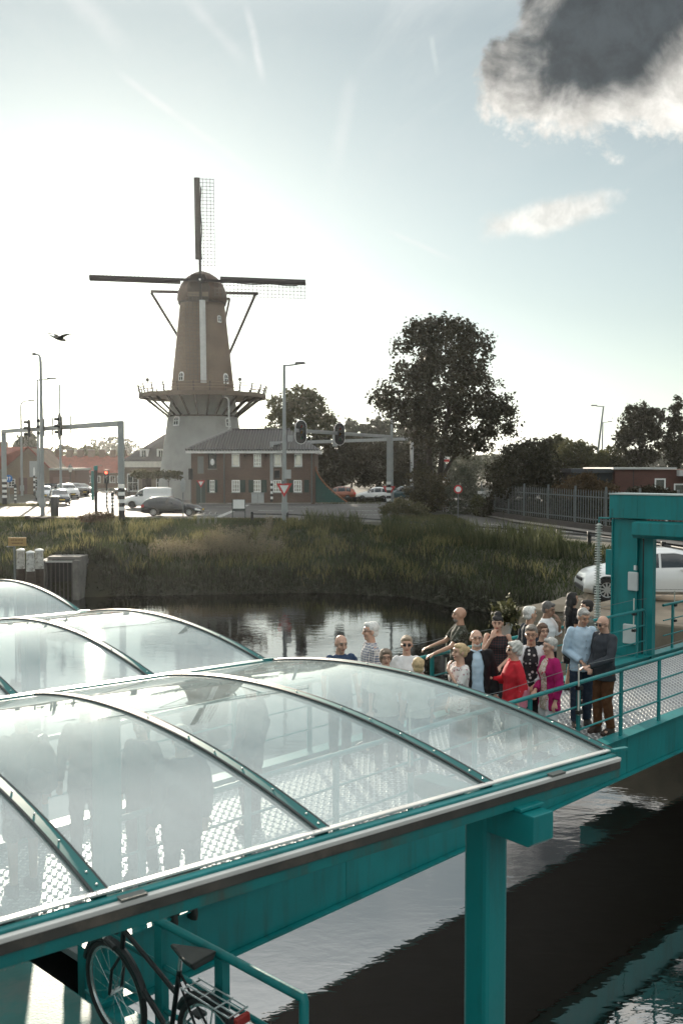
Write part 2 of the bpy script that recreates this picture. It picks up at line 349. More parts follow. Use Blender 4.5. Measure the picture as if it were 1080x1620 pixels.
# ================================================================== SETTING
TOPX = np.array([-400, -40, -15, -9, -3.7, 3.0, 6.2, 9.0, 11.5, 12.6, 13.2, 13.6, 30]); TOPY = np.array([68, 68, 67.5, 67.2, 66.0, 58.5, 53.6, 49.5, 46, 41, 36, 30, 18])
SHX = np.array([-400, -12, -7, -1.2, 2.9, 4.4, 6.2, 7.5, 8.5, 9.3, 30]); SHY = np.array([46, 45.7, 46.3, 47.2, 45.6, 43, 40.4, 36, 32, 28, 10])
def hill(x, y):
    x = np.asarray(x, float); y = np.asarray(y, float)
    yt = np.interp(x, TOPX, TOPY); ys = np.interp(x, SHX, SHY)
    wob = .5 * np.sin(x * .9) + .35 * np.sin(x * 2.3 + 1) + .2 * np.sin(x * 5.1)
    ys = ys + wob * .35
    wgt = (y - ys) / np.maximum(yt - ys, .5)
    prof = np.interp(wgt, [-1.2, -.15, 0, .05, .12, .45, .8, .95, 1, 1.05], [-4, -3.0, -2.36, -2.1, -1.72, -.95, -.25, -.02, 0, 0])
    cb = np.exp(-((x + 12.6) / 1.7) ** 4) * np.clip((y - 45.6) / .6, 0, 1); prof = np.maximum(prof, prof * (1 - cb) + np.maximum(prof, -.42) * cb)
    lump = (.05 * np.sin(x * 1.7 + y * .6) + .04 * np.sin(x * .7 - y * 1.9)) * np.clip(np.minimum(wgt * 4, (1.05 - wgt) * 4), 0, 1)
    return prof + lump
def ground_sheet():
    xs = np.unique(np.concatenate([np.linspace(-3500, -60, 24), np.linspace(-60, -25, 36), np.arange(-25, 16, .45), np.linspace(16, 60, 24), np.linspace(60, 3500, 24)]))
    ys = np.unique(np.concatenate([np.arange(12, 70, .5), np.linspace(70, 140, 30), np.linspace(140, 5000, 24)]))
    X, Y = np.meshgrid(xs, ys); Z = hill(X, Y)
    V = np.stack([X, Y, Z], -1).reshape(-1, 3); nx = len(xs); ny = len(ys)
    i, j = np.meshgrid(np.arange(nx - 1), np.arange(ny - 1)); a = (j * nx + i).ravel()
    return V, np.stack([a, a + 1, a + nx + 1, a + nx], 1)
def soil_mat():
    m = mat('verge_soil', (.035, .035, .02), .95, var=.3, scale=.8, bump=.4, bscale=12, dirt=(.06, .052, .028), dscale=.5); return m
V, Fc = ground_sheet(); tag(fast_mesh('ground', V, Fc, soil_mat(), smooth=True), 'grassy ground of the far bank and verges', kind='structure')
# ---- water
def water_mat():
    m = bpy.data.materials.new('water'); m.use_nodes = True; N, L, b = nodes_of(m)
    b.inputs['Base Color'].default_value = (.004, .0038, .003, 1); b.inputs['Roughness'].default_value = .02; b.inputs['IOR'].default_value = 4.2; b.inputs['Specular IOR Level'].default_value = .5
    tc = N.new('ShaderNodeTexCoord'); h = None
    for sc_, st, rot, sq in ((.9, .55, .3, 2.2), (2.6, .28, -.5, 1.8), (7.0, .10, .8, 1.4)):
        mp = N.new('ShaderNodeMapping'); mp.inputs['Rotation'].default_value = (0, 0, rot); mp.inputs['Scale'].default_value = (1, sq, 1); L.new(tc.outputs['Object'], mp.inputs['Vector'])
        nz = N.new('ShaderNodeTexNoise'); nz.inputs['Scale'].default_value = sc_; nz.inputs['Detail'].default_value = 2.5; nz.inputs['Distortion'].default_value = .6; L.new(mp.outputs[0], nz.inputs['Vector'])
        ma = N.new('ShaderNodeMath'); ma.operation = 'MULTIPLY_ADD'; L.new(nz.outputs['Fac'], ma.inputs[0]); ma.inputs[1].default_value = st
        if h is None: ma.inputs[2].default_value = 0
        else: L.new(h, ma.inputs[2])
        h = ma.outputs[0]
    bp = N.new('ShaderNodeBump'); bp.inputs['Strength'].default_value = .055; bp.inputs['Distance'].default_value = .10; L.new(h, bp.inputs['Height']); L.new(bp.outputs[0], b.inputs['Normal'])
    return m
tag(MB().add([(-3000, -600, ZW), (3000, -600, ZW), (3000, 300, ZW), (-3000, 300, ZW)], [(0, 1, 2, 3)]).build('water', water_mat()), 'dark rippled harbour water', kind='structure')
tag(MB().add([(-3000, -600, -6), (3000, -600, -6), (3000, 40, -6), (-3000, 40, -6)], [(0, 1, 2, 3)]).build('ground', mat('mud', (.03, .025, .018), .95)), 'muddy harbour bed under the water', kind='structure')
# ---- roads
ASPH = mat('asphalt', (.085, .083, .08), .75, var=.25, scale=.5, spec=.22, bump=.1, bscale=60, dirt=(.11, .108, .10), dscale=.25)
PAVE = mat('paving', (.20, .185, .165), .8, var=.2, scale=1.2, bump=.1, bscale=30)
MARK = mat('road_marking', (.62, .62, .6), .6, var=.15, scale=4)
def sheet(name, pts, z, m, label):
    pts = [Vector((p[0], p[1], z)) for p in pts]
    o = MB().add(pts, [tuple(range(len(pts)))]).build(name, m); return tag(o, label, kind='structure')
sheet('road', [(-120, 71.5), (-16, 71.0), (-8, 70.2), (-2, 69.0), (2.5, 66.5), (5.5, 62), (8.5, 57), (12.2, 51), (14.6, 46), (15.2, 36), (15.5, 25), (34, 18), (34, 24), (21, 33), (18.6, 45), (16, 53), (13.2, 61), (11.2, 69), (9.4, 78), (9.0, 86), (14, 93), (60, 97), (60, 103), (14, 100),
                (3, 99.5), (-6, 97.5), (-14, 97.5), (-17, 100), (-24, 118), (-52, 190), (-60, 190), (-36, 118), (-33, 104), (-36, 98.5), (-120, 101)], .004, ASPH, 'pale grey asphalt road junction before the windmill')
sheet('pavement', [(-14, 98.2), (-6, 98.2), (0, 99.7), (0, 104), (-30, 130), (-34, 150), (-38, 150), (-24, 118.5), (-17, 101)], .008, PAVE, 'paved forecourt around the brick house')
sheet('pavement', [(0.5, 104), (60, 106), (60, 122), (0.5, 122)], .008, PAVE, 'paved parking strip behind the hedge')
sheet('pavement', [(15.7, 45.0), (16.9, 45.0), (14.6, 55), (12.2, 65), (11.2, 74), (10.4, 74), (11.3, 65), (13.5, 55)], .10, PAVE, 'narrow pavement along the railing wall')
def kerb(pts, label):
    mb = MB()
    for a, b in zip(pts[:-1], pts[1:]): mb.bar((a[0], a[1], .06), (b[0], b[1], .06), .14, .12)
    return tag(mb.build('kerb', CONC), label, kind='structure')
kerb([(-60, 71.3), (-16, 70.85), (-8, 70.05), (-2, 68.85), (2.5, 66.3), (5.5, 61.8), (8.5, 56.8), (12.1, 50.8), (14.5, 45.8)], 'concrete kerb along the bank side of the road')
kerb([(-14, 98), (-6, 98), (3, 100), (14, 100.4), (50, 103)], 'concrete kerb along the brick house side')
mk = MB()
def dash(p0, p1, w, on, off):
    p0 = Vector((*p0, 0)); p1 = Vector((*p1, 0)); L_ = (p1 - p0).length; d = (p1 - p0).normalized(); r = Vector((d.y, -d.x, 0)); a = 0
    while a < L_:
        b = min(a + on, L_); q = [p0 + d * a + r * w / 2, p0 + d * b + r * w / 2, p0 + d * b - r * w / 2, p0 + d * a - r * w / 2]
        mk.add([(v.x, v.y, .009) for v in q], [(0, 1, 2, 3)]); a += on + off
dash((-70, 84), (8, 83), .18, 3, 4); dash((-70, 77.5), (4, 76), .15, 2.5, 4); dash((-70, 91), (8, 91), .15, 2.5, 4)
dash((-9, 72.5), (-9, 96), .45, .6, .5); dash((-15, 99), (-46, 178), .15, 3, 4); dash((7.5, 68), (13, 56), .12, 2, 2)
for k in range(9): dash((-30 + k * .9, 97.2 + k * .05), (-29.5 + k * .9, 97.2 + k * .05), 3.0, .6, .1)
tag(mk.build('road_markings', MARK), 'worn white lane lines and crossing bars on the asphalt', kind='structure')
# ---- quay (aligned with the ramp)
qm = mat('quay_concrete', (.26, .215, .16), .85, var=.25, scale=1.2, bump=.25, bscale=14, dirt=(.13, .105, .08), dscale=.7)
q = MB()
q.add([RF(t, n, z) for z in (-3.2, -.10) for t, n in ((22.6, -14), (22.6, 15.2), (27.6, 15.4), (32, 13.2), (60, 14), (60, -14))],
      [(0, 1, 7, 6), (1, 2, 8, 7), (2, 3, 9, 8), (3, 4, 10, 9), (4, 5, 11, 10), (5, 0, 6, 11), (6, 7, 8, 9, 10, 11)])
tag(q.build('quay', qm, bevel=.06), 'stained concrete quay below the white car', kind='structure')
for k, (t, n, a, sx, sy, sz) in enumerate(((23.4, 14.2, .3, 1.9, .8, .20), (24.6, 13.2, .1, 1.6, 1.0, .16), (25.5, 14.5, .6, 1.2, .7, .22))):
    st = MB(); st.box((0, 0, sz / 2), (sx, sy, sz), 0, (.8, .75))
    o = st.build('stone_slab', qm, bevel=.05); p = RF(t, n, -.104); o.location = p; o.rotation_euler = (0, 0, UA + a)
    tag(o, ('long worn stone slab at the quay corner', 'flat worn stone slab between two others on the quay', 'raised stone slab by the bumper of the white car')[k], 'slab', 'slabs on the quay')

# ================================================================== GRASS, REEDS
GRASSM = leaf_mat('grass', (.014, .025, .010), (.070, .088, .036), .5, .7)
REEDM = leaf_mat('reed', (.022, .034, .014), (.14, .145, .072), .45, .7); REEDD = leaf_mat('reed_dark', (.014, .016, .009), (.055, .055, .034), .3, .7)
DRYM = leaf_mat('dry_herbs', (.12, .10, .06), (.32, .28, .20), .45, .8)
def blades(n, xf, hgt, wid, lean, seg2=True):
    """xf: base positions (n,3)"""
    a = RNG.uniform(0, 2 * np.pi, n); h = hgt * RNG.uniform(.5, 1.25, n); w_ = wid * RNG.uniform(.6, 1.3, n)
    la = RNG.uniform(0, 2 * np.pi, n); lm = lean * RNG.uniform(.2, 1, n) * h
    dx = np.stack([np.cos(a), np.sin(a), np.zeros(n)], 1); ld = np.stack([np.cos(la), np.sin(la), np.zeros(n)], 1)
    up = np.array([0, 0, 1.0])
    p0 = xf - dx * w_[:, None] / 2; p1 = xf + dx * w_[:, None] / 2
    mid = xf + up * (h * .6)[:, None] + ld * (lm * .35)[:, None]
    tip = xf + up * h[:, None] + ld * lm[:, None]
    m0 = mid - dx * w_[:, None] * .35; m1 = mid + dx * w_[:, None] * .35
    V = np.stack([p0, p1, m1, m0, tip], 1).reshape(-1, 3); b = np.arange(n) * 5
    T = np.concatenate([np.stack([b, b + 1, b + 2], 1), np.stack([b, b + 2, b + 3], 1), np.stack([b + 3, b + 2, b + 4], 1)])
    return V, T
def scatter(n, x0, x1, w0, w1, dens=None):
    """points on the bank: w 0 = waterline, 1 = top edge"""
    x = RNG.uniform(x0, x1, n); w_ = RNG.uniform(w0, w1, n)
    yt = np.interp(x, TOPX, TOPY); ys = np.interp(x, SHX, SHY); y = ys + (yt - ys) * w_
    return np.stack([x, y, hill(x, y) - .02], 1)
P = scatter(95000, -27, 13.5, .02, 1.07); cl = .5 + .5 * np.sin(P[:, 0] * .8 + np.sin(P[:, 1] * .5) * 2) * np.sin(P[:, 1] * .9 + P[:, 0] * .3)
P = P[RNG.uniform(0, 1, len(P)) < .45 + .55 * cl]
V, T = blades(len(P), P, .24, .045, 1.0); tag(fast_mesh('grass', V, T, GRASSM), 'rough green grass covering the canal bank', 'grass', kind='stuff')
# verge grass on islands and beside buildings
Q = []
for x0, x1, y0, y1, n in ((-34, -15, 68, 71, 7000), (-27, -15.5, 67, 70.6, 6000), (-38, -27, 92, 97, 3500), (-10, 4, 98.6, 100.2, 2500), (3.6, 9.2, 62, 74, 6000), (4, 8.6, 74, 92, 3500), (2, 20, 101, 104, 3000), (-9, -3, 66.8, 69, 2500)):
    Q.append(np.stack([RNG.uniform(x0, x1, n), RNG.uniform(y0, y1, n), np.zeros(n)], 1))
Q = np.concatenate(Q)
def in_poly(P, poly):
    x, y = P[:, 0], P[:, 1]; c = np.zeros(len(P), bool); n = len(poly); j = n - 1
    for i in range(n):
        xi, yi = poly[i]; xj, yj = poly[j]; m = ((yi > y) != (yj > y)) & (x < (xj - xi) * (y - yi) / (yj - yi + 1e-9) + xi); c ^= m; j = i
    return c
ROADP = [(-120, 71.5), (-16, 71.0), (-8, 70.2), (-2, 69.0), (2.5, 66.5), (5.5, 62), (8.5, 57), (12.2, 51), (14.6, 46), (18.6, 45), (16, 53), (13.2, 61), (11.2, 69), (9.4, 78), (9.0, 86), (14, 93), (14, 100), (3, 99.5), (-6, 97.5), (-120, 99)]
Q2 = Q[~in_poly(Q, ROADP) | ((Q[:, 0] < -27) & (Q[:, 1] > 91)) | ((Q[:, 0] > 3.6) & (Q[:, 1] > 60) & (Q[:, 1] < 74) & (Q[:, 0] < 8.2))]
V, T = blades(len(Q2), Q2, .2, .04, .9); tag(fast_mesh('grass', V, T, leaf_mat('verge_grass', (.05, .055, .022), (.16, .15, .07), .45, .7)), 'short sunlit grass on the road verges', 'grass', kind='stuff')
sheet('ground', [(-38, 92), (-29, 92.6), (-27, 95), (-29, 97), (-38, 97)], .06, soil_mat(), 'grassy traffic island between the lanes')
sheet('ground', [(4.2, 66.4), (6.2, 62), (8.2, 60), (8.6, 66), (8.4, 78), (7.6, 90), (4.6, 91), (4.0, 78)], .06, soil_mat(), 'planted traffic island around the big tree')
# reeds: tall pale stems in two belts
B1 = scatter(3600, 2.4, 10.2, .74, 1.03); B1 = B1[RNG.uniform(0, 1, len(B1)) < np.clip(.25 + .75 * np.sin(B1[:, 0] * 1.3 + .3 * B1[:, 1]) ** 2, 0, 1)]
B2 = scatter(3600, -22, 8, .0, .16)
B3 = scatter(600, -2.4, 1.2, .80, 1.02)
B4 = scatter(2200, -14, 8, .1, .6); B4 = B4[RNG.uniform(0, 1, len(B4)) < np.clip(np.sin(B4[:, 0] * .9 + 1) ** 2, .1, 1)]
for nm, B, h, lab in (('reeds', B1, 1.0, 'tall pale reeds on the bank top below the big tree'), ('reeds', B2, .5, 'dark reeds and herbs fringing the waterline'), ('reeds', B3, 1.05, 'tuft of tall reeds by the low black railing'), ('reeds', B4, .6, 'rank herbs halfway up the bank')):
    V, T = blades(len(B), B, h, .055, .5); tag(fast_mesh(nm, V, T, REEDD if B is B2 or B is B4 else REEDM), lab, 'reeds', kind='stuff')
# dry flowering herbs catching the light
B5 = np.concatenate([scatter(420, -7.6, -5.3, .30, .62), scatter(500, -10.2, -3.2, .30, .42), scatter(90, -4.7, -4.3, .4, .85)])
V, T = blades(len(B5), B5, .75, .03, .3); n5 = len(B5)
tops = V.reshape(-1, 5, 3)[:, 4]; k = 9; c = np.repeat(tops, k, 0) + RNG.normal(0, .055, (n5 * k, 3)); a = RNG.normal(0, 1, (n5 * k, 3, 3)) * .035
V2 = (c[:, None, :] + a).reshape(-1, 3); T2 = np.arange(len(V2)).reshape(-1, 3) + len(V)
tag(fast_mesh('herbs', np.concatenate([V, V2]), np.concatenate([T, T2]), DRYM), 'dry flowering herbs catching the light on the bank', 'herbs', kind='stuff')
NC = 80; cx = RNG.uniform(-20, 12, NC); cw = RNG.uniform(.08, .98, NC); cn = RNG.integers(25, 120, NC); C = []
for a_, b_, n_ in zip(cx, cw, cn): C.append(np.clip(np.stack([RNG.normal(a_, .45, n_), RNG.normal(b_, .035, n_)], 1), [-26, .03], [13, 1.02]))
C = np.concatenate(C); yt = np.interp(C[:, 0], TOPX, TOPY); ys = np.interp(C[:, 0], SHX, SHY); y_ = ys + (yt - ys) * C[:, 1]; B7 = np.stack([C[:, 0], y_, hill(C[:, 0], y_) - .02], 1)
V, T = blades(len(B7), B7, .55, .05, .7); tag(fast_mesh('weeds', V, T, leaf_mat('straw_weed', (.07, .08, .03), (.28, .25, .12), .5, .75)), 'scattered straw coloured weed tufts over the bank', 'weeds', kind='stuff')
# broad-leaved fringe and debris at the waterline
B6 = scatter(9000, -22, 9.5, -.005, .10); a = RNG.normal(0, 1, (len(B6), 3, 3)) * .10; a[:, :, 2] *= .7
V = (B6[:, None, :] + np.array([0, 0, .12]) + a).reshape(-1, 3)
tag(fast_mesh('undergrowth', V, np.arange(len(V)).reshape(-1, 3), leaf_mat('bank_weed', (.025, .028, .018), (.10, .10, .075), .25, .75)), 'grey low weeds hanging over the waterline', 'weeds', kind='stuff')
# ================================================================== TREES
def leaves(P, size, rng=RNG, flat=.6):
    n = len(P); a = rng.normal(0, 1, (n, 3)); a /= np.linalg.norm(a, axis=1)[:, None]; b = rng.normal(0, 1, (n, 3)); b -= (b * a).sum(1)[:, None] * a; b /= np.linalg.norm(b, axis=1)[:, None]
    s = size * rng.uniform(.35, 1.0, n)[:, None] ** 1.0 * 1.45
    V = np.stack([P - a * s * .5, P + b * s * .32, P + a * s * .55, P - b * s * .32], 1).reshape(-1, 3)
    return V, np.arange(4 * n).reshape(-1, 4)
def tree(name, label, cat, loc, H, clumps, nleaf, lsize, lm, trunk=None, group=None, limb_r=.09, spread=.5, part='crown', seed=0, per_=22):
    """clumps: list of (x,y,z,rx,ry,rz) ellipsoids in local metres. Leaves gather in sprays around twig ends inside them."""
    rg = np.random.default_rng(100 + seed); t = thing(name, label, cat, loc, 0, group)
    vol = np.array([c[3] * c[4] * c[5] for c in clumps]) ** .75; vol = vol / vol.sum(); tw = []
    for c, v in zip(clumps, vol):
        k = max(4, int(nleaf * v / per_)); d = rg.normal(0, 1, (k, 3)); d /= np.linalg.norm(d, axis=1)[:, None]
        r = rg.uniform(.25, 1, k) ** .45; r = np.where(rg.uniform(0, 1, k) < .10, r * 1.13, r)
        tw.append(np.array(c[:3]) + d * r[:, None] * np.array(c[3:]))
    tw = np.concatenate(tw); per = max(3, nleaf // len(tw))
    P = np.repeat(tw, per, 0) + rg.normal(0, 1, (len(tw) * per, 3)) * spread * np.array([.5, .5, .38])
    P = P[P[:, 2] > .05]
    V, Q = leaves(P, lsize, rg); fast_mesh(part, V, Q, lm, t)
    mb = MB()
    for base, bends in (trunk or []):
        mb.tube([b[:3] for b in bends], [b[3] for b in bends], 8)
    if trunk:
        tops = [b[1] for b in trunk]
        for c in clumps:
            bb = min(trunk, key=lambda q: min((Vector(p[:3]) - Vector(c[:3])).length + max(0, p[2] - c[2]) * 3 for p in q[1]))[1]
            st = min(bb, key=lambda p: (Vector(p[:3]) - Vector(c[:3])).length + max(0, p[2] - c[2] + .3) * 4)
            s = Vector(st[:3]); e = Vector(c[:3]); m = s.lerp(e, .5) + Vector((0, 0, .25 + .05 * (e - s).length))
            mb.tube([s, m, e], [min(st[3] * .6, limb_r), limb_r * .5, limb_r * .2], 6)
            for k in range(4):
                f = tw[rg.integers(len(tw))]; f = Vector(f)
                cand = [Vector(q_) for q_ in tw[rg.integers(0, len(tw), 12)]]; f = min(cand, key=lambda q_: (q_ - e).length)
                mb.tube([m.lerp(e, .6), f], [limb_r * .32, limb_r * .1], 5)
        mb.build('trunk', BARK, t, smooth=True)
    return t
LEAF_D = leaf_mat('leaf_dark', (.018, .018, .010), (.05, .044, .022), .22, .55)
LEAF_M = leaf_mat('leaf_mid', (.03, .036, .015), (.11, .105, .045), .35, .6)
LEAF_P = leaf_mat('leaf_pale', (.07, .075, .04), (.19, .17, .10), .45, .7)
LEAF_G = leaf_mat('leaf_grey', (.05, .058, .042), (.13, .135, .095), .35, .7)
# --- the big dark tree on the island: outline read from the photograph, rounded in depth
D0 = 82.0; K = D0 / F
def big_tree():
    base = Vector(((690 - 540) * K, D0, .05))
    spec = [(705, 545, 55, 42), (660, 560, 45, 40), (750, 560, 38, 45), (700, 600, 60, 45), (645, 605, 42, 38), (755, 615, 42, 40), (622, 635, 36, 24), (780, 635, 30, 26),
            (700, 650, 50, 40), (655, 655, 36, 26), (745, 665, 48, 32), (785, 668, 28, 22), (672, 525, 32, 22), (725, 520, 32, 20), (700, 695, 40, 26), (735, 700, 36, 20), (760, 695, 28, 18), (650, 680, 22, 18), (795, 650, 18, 14), (600, 632, 14, 9)]
    cl = []
    for i, (px, py, rx, ry) in enumerate(spec):
        dep = ((i * 37) % 11 / 11 - .5) * 5.0
        py = 738 - (738 - py) * .965; cl.append(((px - 690) * K * .97, dep, (738 - py) * K + HC, rx * .96 * K, max(1.4, rx * K * .95), ry * K))
    tr = [(0, [(-.35, 0, 0, .34), (-.45, .05, 2.2, .27), (-.6, .1, 4.5, .22), (-.4, .2, 7.5, .17), (-.9, .2, 11, .10), (-1.0, .1, 14, .04)]),
          (1, [(.25, .1, 0, .32), (.25, 0, 2.5, .26), (.45, -.2, 5.0, .22), (.9, -.3, 8.0, .16), (1.3, -.1, 11.5, .1), (1.4, 0, 14.3, .04)]),
          (2, [(.3, .1, 2.4, .18), (1.4, .3, 4.4, .13), (3.0, .4, 5.6, .09), (4.6, .3, 6.6, .04)])]
    return tree('broadleaf_tree', 'tall dark broadleaf tree with two trunks on the traffic island', 'tree', base, 16.5, cl, 30000, .27, LEAF_D, tr, limb_r=.11, spread=.66, seed=1, per_=44)
big_tree()
def blob_tree(name, label, cat, d, spec, nleaf, lsize, lm, group=None, seed=0, depth=.8, trunk_r=.22, spread=.6, base_px=None, part='crown', base_z=0.0):
    K = d / F; bx = base_px if base_px is not None else spec[0][0]; base = Vector(((bx - 540) * K, d, base_z)); cl = []
    for i, (px, py, rx, ry) in enumerate(spec):
        dep = (((i * 29 + seed * 7) % 9) / 9 - .5) * rx * K * 1.2
        cl.append(((px - bx) * K, dep, max((738 - py) * K + HC - base_z, .25), rx * K, rx * K * depth, ry * K))
    zt = max(c[2] for c in cl); tr = [(0, [(0, 0, -.05, trunk_r), (.1, 0, zt * .35, trunk_r * .75), (-.1, .1, zt * .7, trunk_r * .45), (0, 0, zt, trunk_r * .15)])] if trunk_r else None
    return tree(name, label, cat, base, 0, cl, nleaf, lsize, lm, tr, group, limb_r=max(trunk_r * .35, .03), spread=spread, part=part, seed=seed + 2)
TG = 'background trees'
blob_tree('broadleaf_tree', 'loose crowned broadleaf tree behind the tiled roof beside the mill', 'tree', 128, [(470, 660, 38, 30), (450, 645, 24, 20), (492, 640, 26, 20), (475, 628, 26, 15), (440, 668, 20, 18), (505, 668, 28, 22), (480, 695, 40, 20), (520, 680, 18, 22)], 9000, .42, LEAF_M, TG, 1)
blob_tree('broadleaf_tree', 'dark rounded tree behind the green shed', 'tree', 122, [(530, 735, 30, 34), (505, 712, 24, 22), (550, 715, 24, 26), (522, 760, 30, 18)], 6500, .4, LEAF_D, TG, 2)
blob_tree('broadleaf_tree', 'dark rounded tree behind the white hatchback', 'tree', 126, [(595, 735, 32, 36), (570, 745, 26, 24), (612, 712, 26, 20), (628, 745, 24, 30)], 6500, .4, LEAF_D, TG, 3)
blob_tree('broadleaf_tree', 'dark leafy tree behind the far gantry post', 'tree', 118, [(655, 735, 28, 34), (640, 760, 22, 22), (668, 715, 22, 18), (672, 755, 18, 24)], 5200, .38, LEAF_D, TG, 4)
for i, (px, top) in enumerate(((556, 659), (577, 664), (597, 659), (617, 654), (637, 658), (657, 655), (676, 660))):
    nm = ('leftmost poplar of the pale row behind the gantry', 'second poplar from the left of the pale row', 'third poplar from the left of the pale row', 'middle poplar of the pale row behind the gantry', 'third poplar from the right of the pale row', 'second poplar from the right of the pale row', 'rightmost poplar of the pale row beside the big tree')[i]
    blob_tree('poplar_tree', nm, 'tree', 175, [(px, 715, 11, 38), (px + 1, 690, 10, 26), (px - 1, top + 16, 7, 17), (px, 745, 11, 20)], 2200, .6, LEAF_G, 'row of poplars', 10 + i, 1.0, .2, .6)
# shrubs around the tree
blob_tree('shrub', 'big dark shrub around the foot of the tall tree', 'shrub', 79, [(672, 775, 30, 30), (690, 790, 30, 24), (655, 768, 16, 26), (668, 745, 12, 14), (700, 770, 18, 20)], 7000, .17, leaf_mat('leaf_shrub', (.025, .025, .014), (.12, .10, .055), .35, .65), 'shrubs round the big tree', 21, 1.0, .06, .35)
blob_tree('shrub', 'grey green shrub with pale top beside the round sign', 'shrub', 77, [(740, 790, 22, 26), (722, 770, 16, 18), (735, 750, 14, 12), (748, 770, 12, 20), (725, 805, 16, 14)], 5200, .16, LEAF_G, 'shrubs round the big tree', 22, 1.0, .05, .35)
blob_tree('shrub', 'low pale grassy clump on the island edge', 'shrub', 72, [(640, 802, 26, 12), (612, 806, 14, 8), (665, 808, 18, 9)], 3500, .16, LEAF_P, 'shrubs round the big tree', 23, .6, .02, .25)
blob_tree('shrub', 'flowering verge bush with reddish tips by the gantry foot', 'shrub', 65.5, [(155, 822, 24, 10), (172, 820, 12, 9), (140, 826, 12, 7)], 3000, .12, leaf_mat('leaf_redtip', (.06, .055, .03), (.20, .12, .08), .4, .7), None, 24, .8, .02, .22)
# right hand mass
blob_tree('shrub', 'huge arching dark shrub behind the palisade fence', 'shrub', 70, [(830, 735, 44, 32), (795, 752, 32, 24), (860, 750, 34, 26), (850, 712, 32, 18), (800, 770, 34, 16), (870, 775, 40, 16), (815, 715, 22, 14)], 14000, .2, LEAF_D, 'shrubs behind the fence', 31, .9, .12, .45)
blob_tree('shrub', 'brown tinged bush in front of the flat roofed house', 'shrub', 62, [(925, 768, 30, 16), (900, 774, 24, 14), (955, 776, 24, 12), (930, 758, 12, 10)], 5200, .15, leaf_mat('leaf_brown', (.04, .03, .018), (.14, .09, .045), .35, .7), 'shrubs behind the fence', 32, .8, .05, .3)
blob_tree('shrub', 'dark clipped bush under the white framed window', 'shrub', 60, [(1030, 780, 30, 12), (1010, 784, 22, 10), (1050, 784, 20, 9)], 3600, .14, LEAF_D, 'shrubs behind the fence', 33, .8, .04, .25)
for i, (px, py, d, rx, ry) in enumerate(((790, 800, 70, 24, 22), (830, 805, 67, 26, 24), (872, 806, 64, 26, 26), (915, 808, 60, 26, 26), (955, 808, 57, 24, 26))):
    blob_tree('shrub', ('dark shrub behind the far end of the palisade', 'dark shrub behind the second palisade bay', 'dark shrub behind the middle palisade bay', 'dark shrub behind the fourth palisade bay', 'dark shrub behind the palisade beside the teal gate')[i], 'shrub', d + 3, [(px, py, rx, ry), (px - 12, py + 12, rx * .8, ry * .6), (px + 12, py + 14, rx * .8, ry * .6), (px + 8, py - 8, rx * .7, ry * .7)], 3600, .2, LEAF_D, 'shrubs behind the fence', 120 + i, .6, .05, .35)
blob_tree('shrub', 'small brown shrub at the end of the palisade fence', 'shrub', 74, [(757, 800, 12, 20), (765, 815, 14, 12)], 2000, .14, LEAF_M, 'shrubs behind the fence', 34, .9, .03, .25)
for i, (px, py, rx, ry, d, lab) in enumerate(((905, 715, 26, 16, 118, 'distant dark tree above the arching shrub'), (880, 705, 20, 14, 122, 'small loose tree over the arching shrub'), (935, 722, 22, 12, 125, 'distant low tree left of the leaning lamp'), (970, 722, 24, 14, 140, 'distant low tree right of the leaning lamp'), (770, 725, 50, 14, 190, 'hazy low tree seen under the big crown'), (725, 735, 30, 16, 180, 'hazy tree behind the big trunks'))):
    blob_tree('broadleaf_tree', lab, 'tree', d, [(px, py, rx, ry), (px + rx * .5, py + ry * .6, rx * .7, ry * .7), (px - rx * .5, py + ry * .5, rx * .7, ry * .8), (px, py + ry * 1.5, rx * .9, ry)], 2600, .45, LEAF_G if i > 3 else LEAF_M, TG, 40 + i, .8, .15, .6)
blob_tree('broadleaf_tree', 'tall rounded tree behind the flat roofed brick house', 'tree', 135, [(1010, 675, 28, 30), (995, 700, 22, 24), (1028, 665, 20, 22), (1012, 652, 22, 14), (985, 690, 14, 16), (1035, 700, 18, 26), (1010, 725, 24, 16)], 7500, .42, LEAF_D, TG, 50)
blob_tree('poplar_tree', 'dark narrow poplar beside the tall rounded tree', 'tree', 130, [(1066, 690, 12, 34), (1067, 660, 9, 22), (1068, 640, 5, 12), (1065, 722, 13, 18)], 3400, .4, LEAF_D, TG, 51, 1.0)
# hazy trees over the terraced roofs
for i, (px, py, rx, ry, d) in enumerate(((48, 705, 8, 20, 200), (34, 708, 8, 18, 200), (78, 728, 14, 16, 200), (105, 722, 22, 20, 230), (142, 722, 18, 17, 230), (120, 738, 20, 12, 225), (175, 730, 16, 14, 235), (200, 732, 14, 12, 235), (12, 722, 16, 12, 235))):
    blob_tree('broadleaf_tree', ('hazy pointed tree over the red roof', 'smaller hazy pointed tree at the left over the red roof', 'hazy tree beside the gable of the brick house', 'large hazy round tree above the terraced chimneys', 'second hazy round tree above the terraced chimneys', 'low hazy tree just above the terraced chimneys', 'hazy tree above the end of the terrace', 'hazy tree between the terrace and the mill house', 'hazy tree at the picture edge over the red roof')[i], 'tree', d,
              [(px, py, rx, ry), (px - rx * .4, py + ry * .8, rx * .8, ry * .7), (px + rx * .4, py + ry * .9, rx * .8, ry * .7)], 2000, .75, LEAF_P if i > 1 else LEAF_G, 'hazy trees over the terrace', 60 + i, .8, .2, .7)
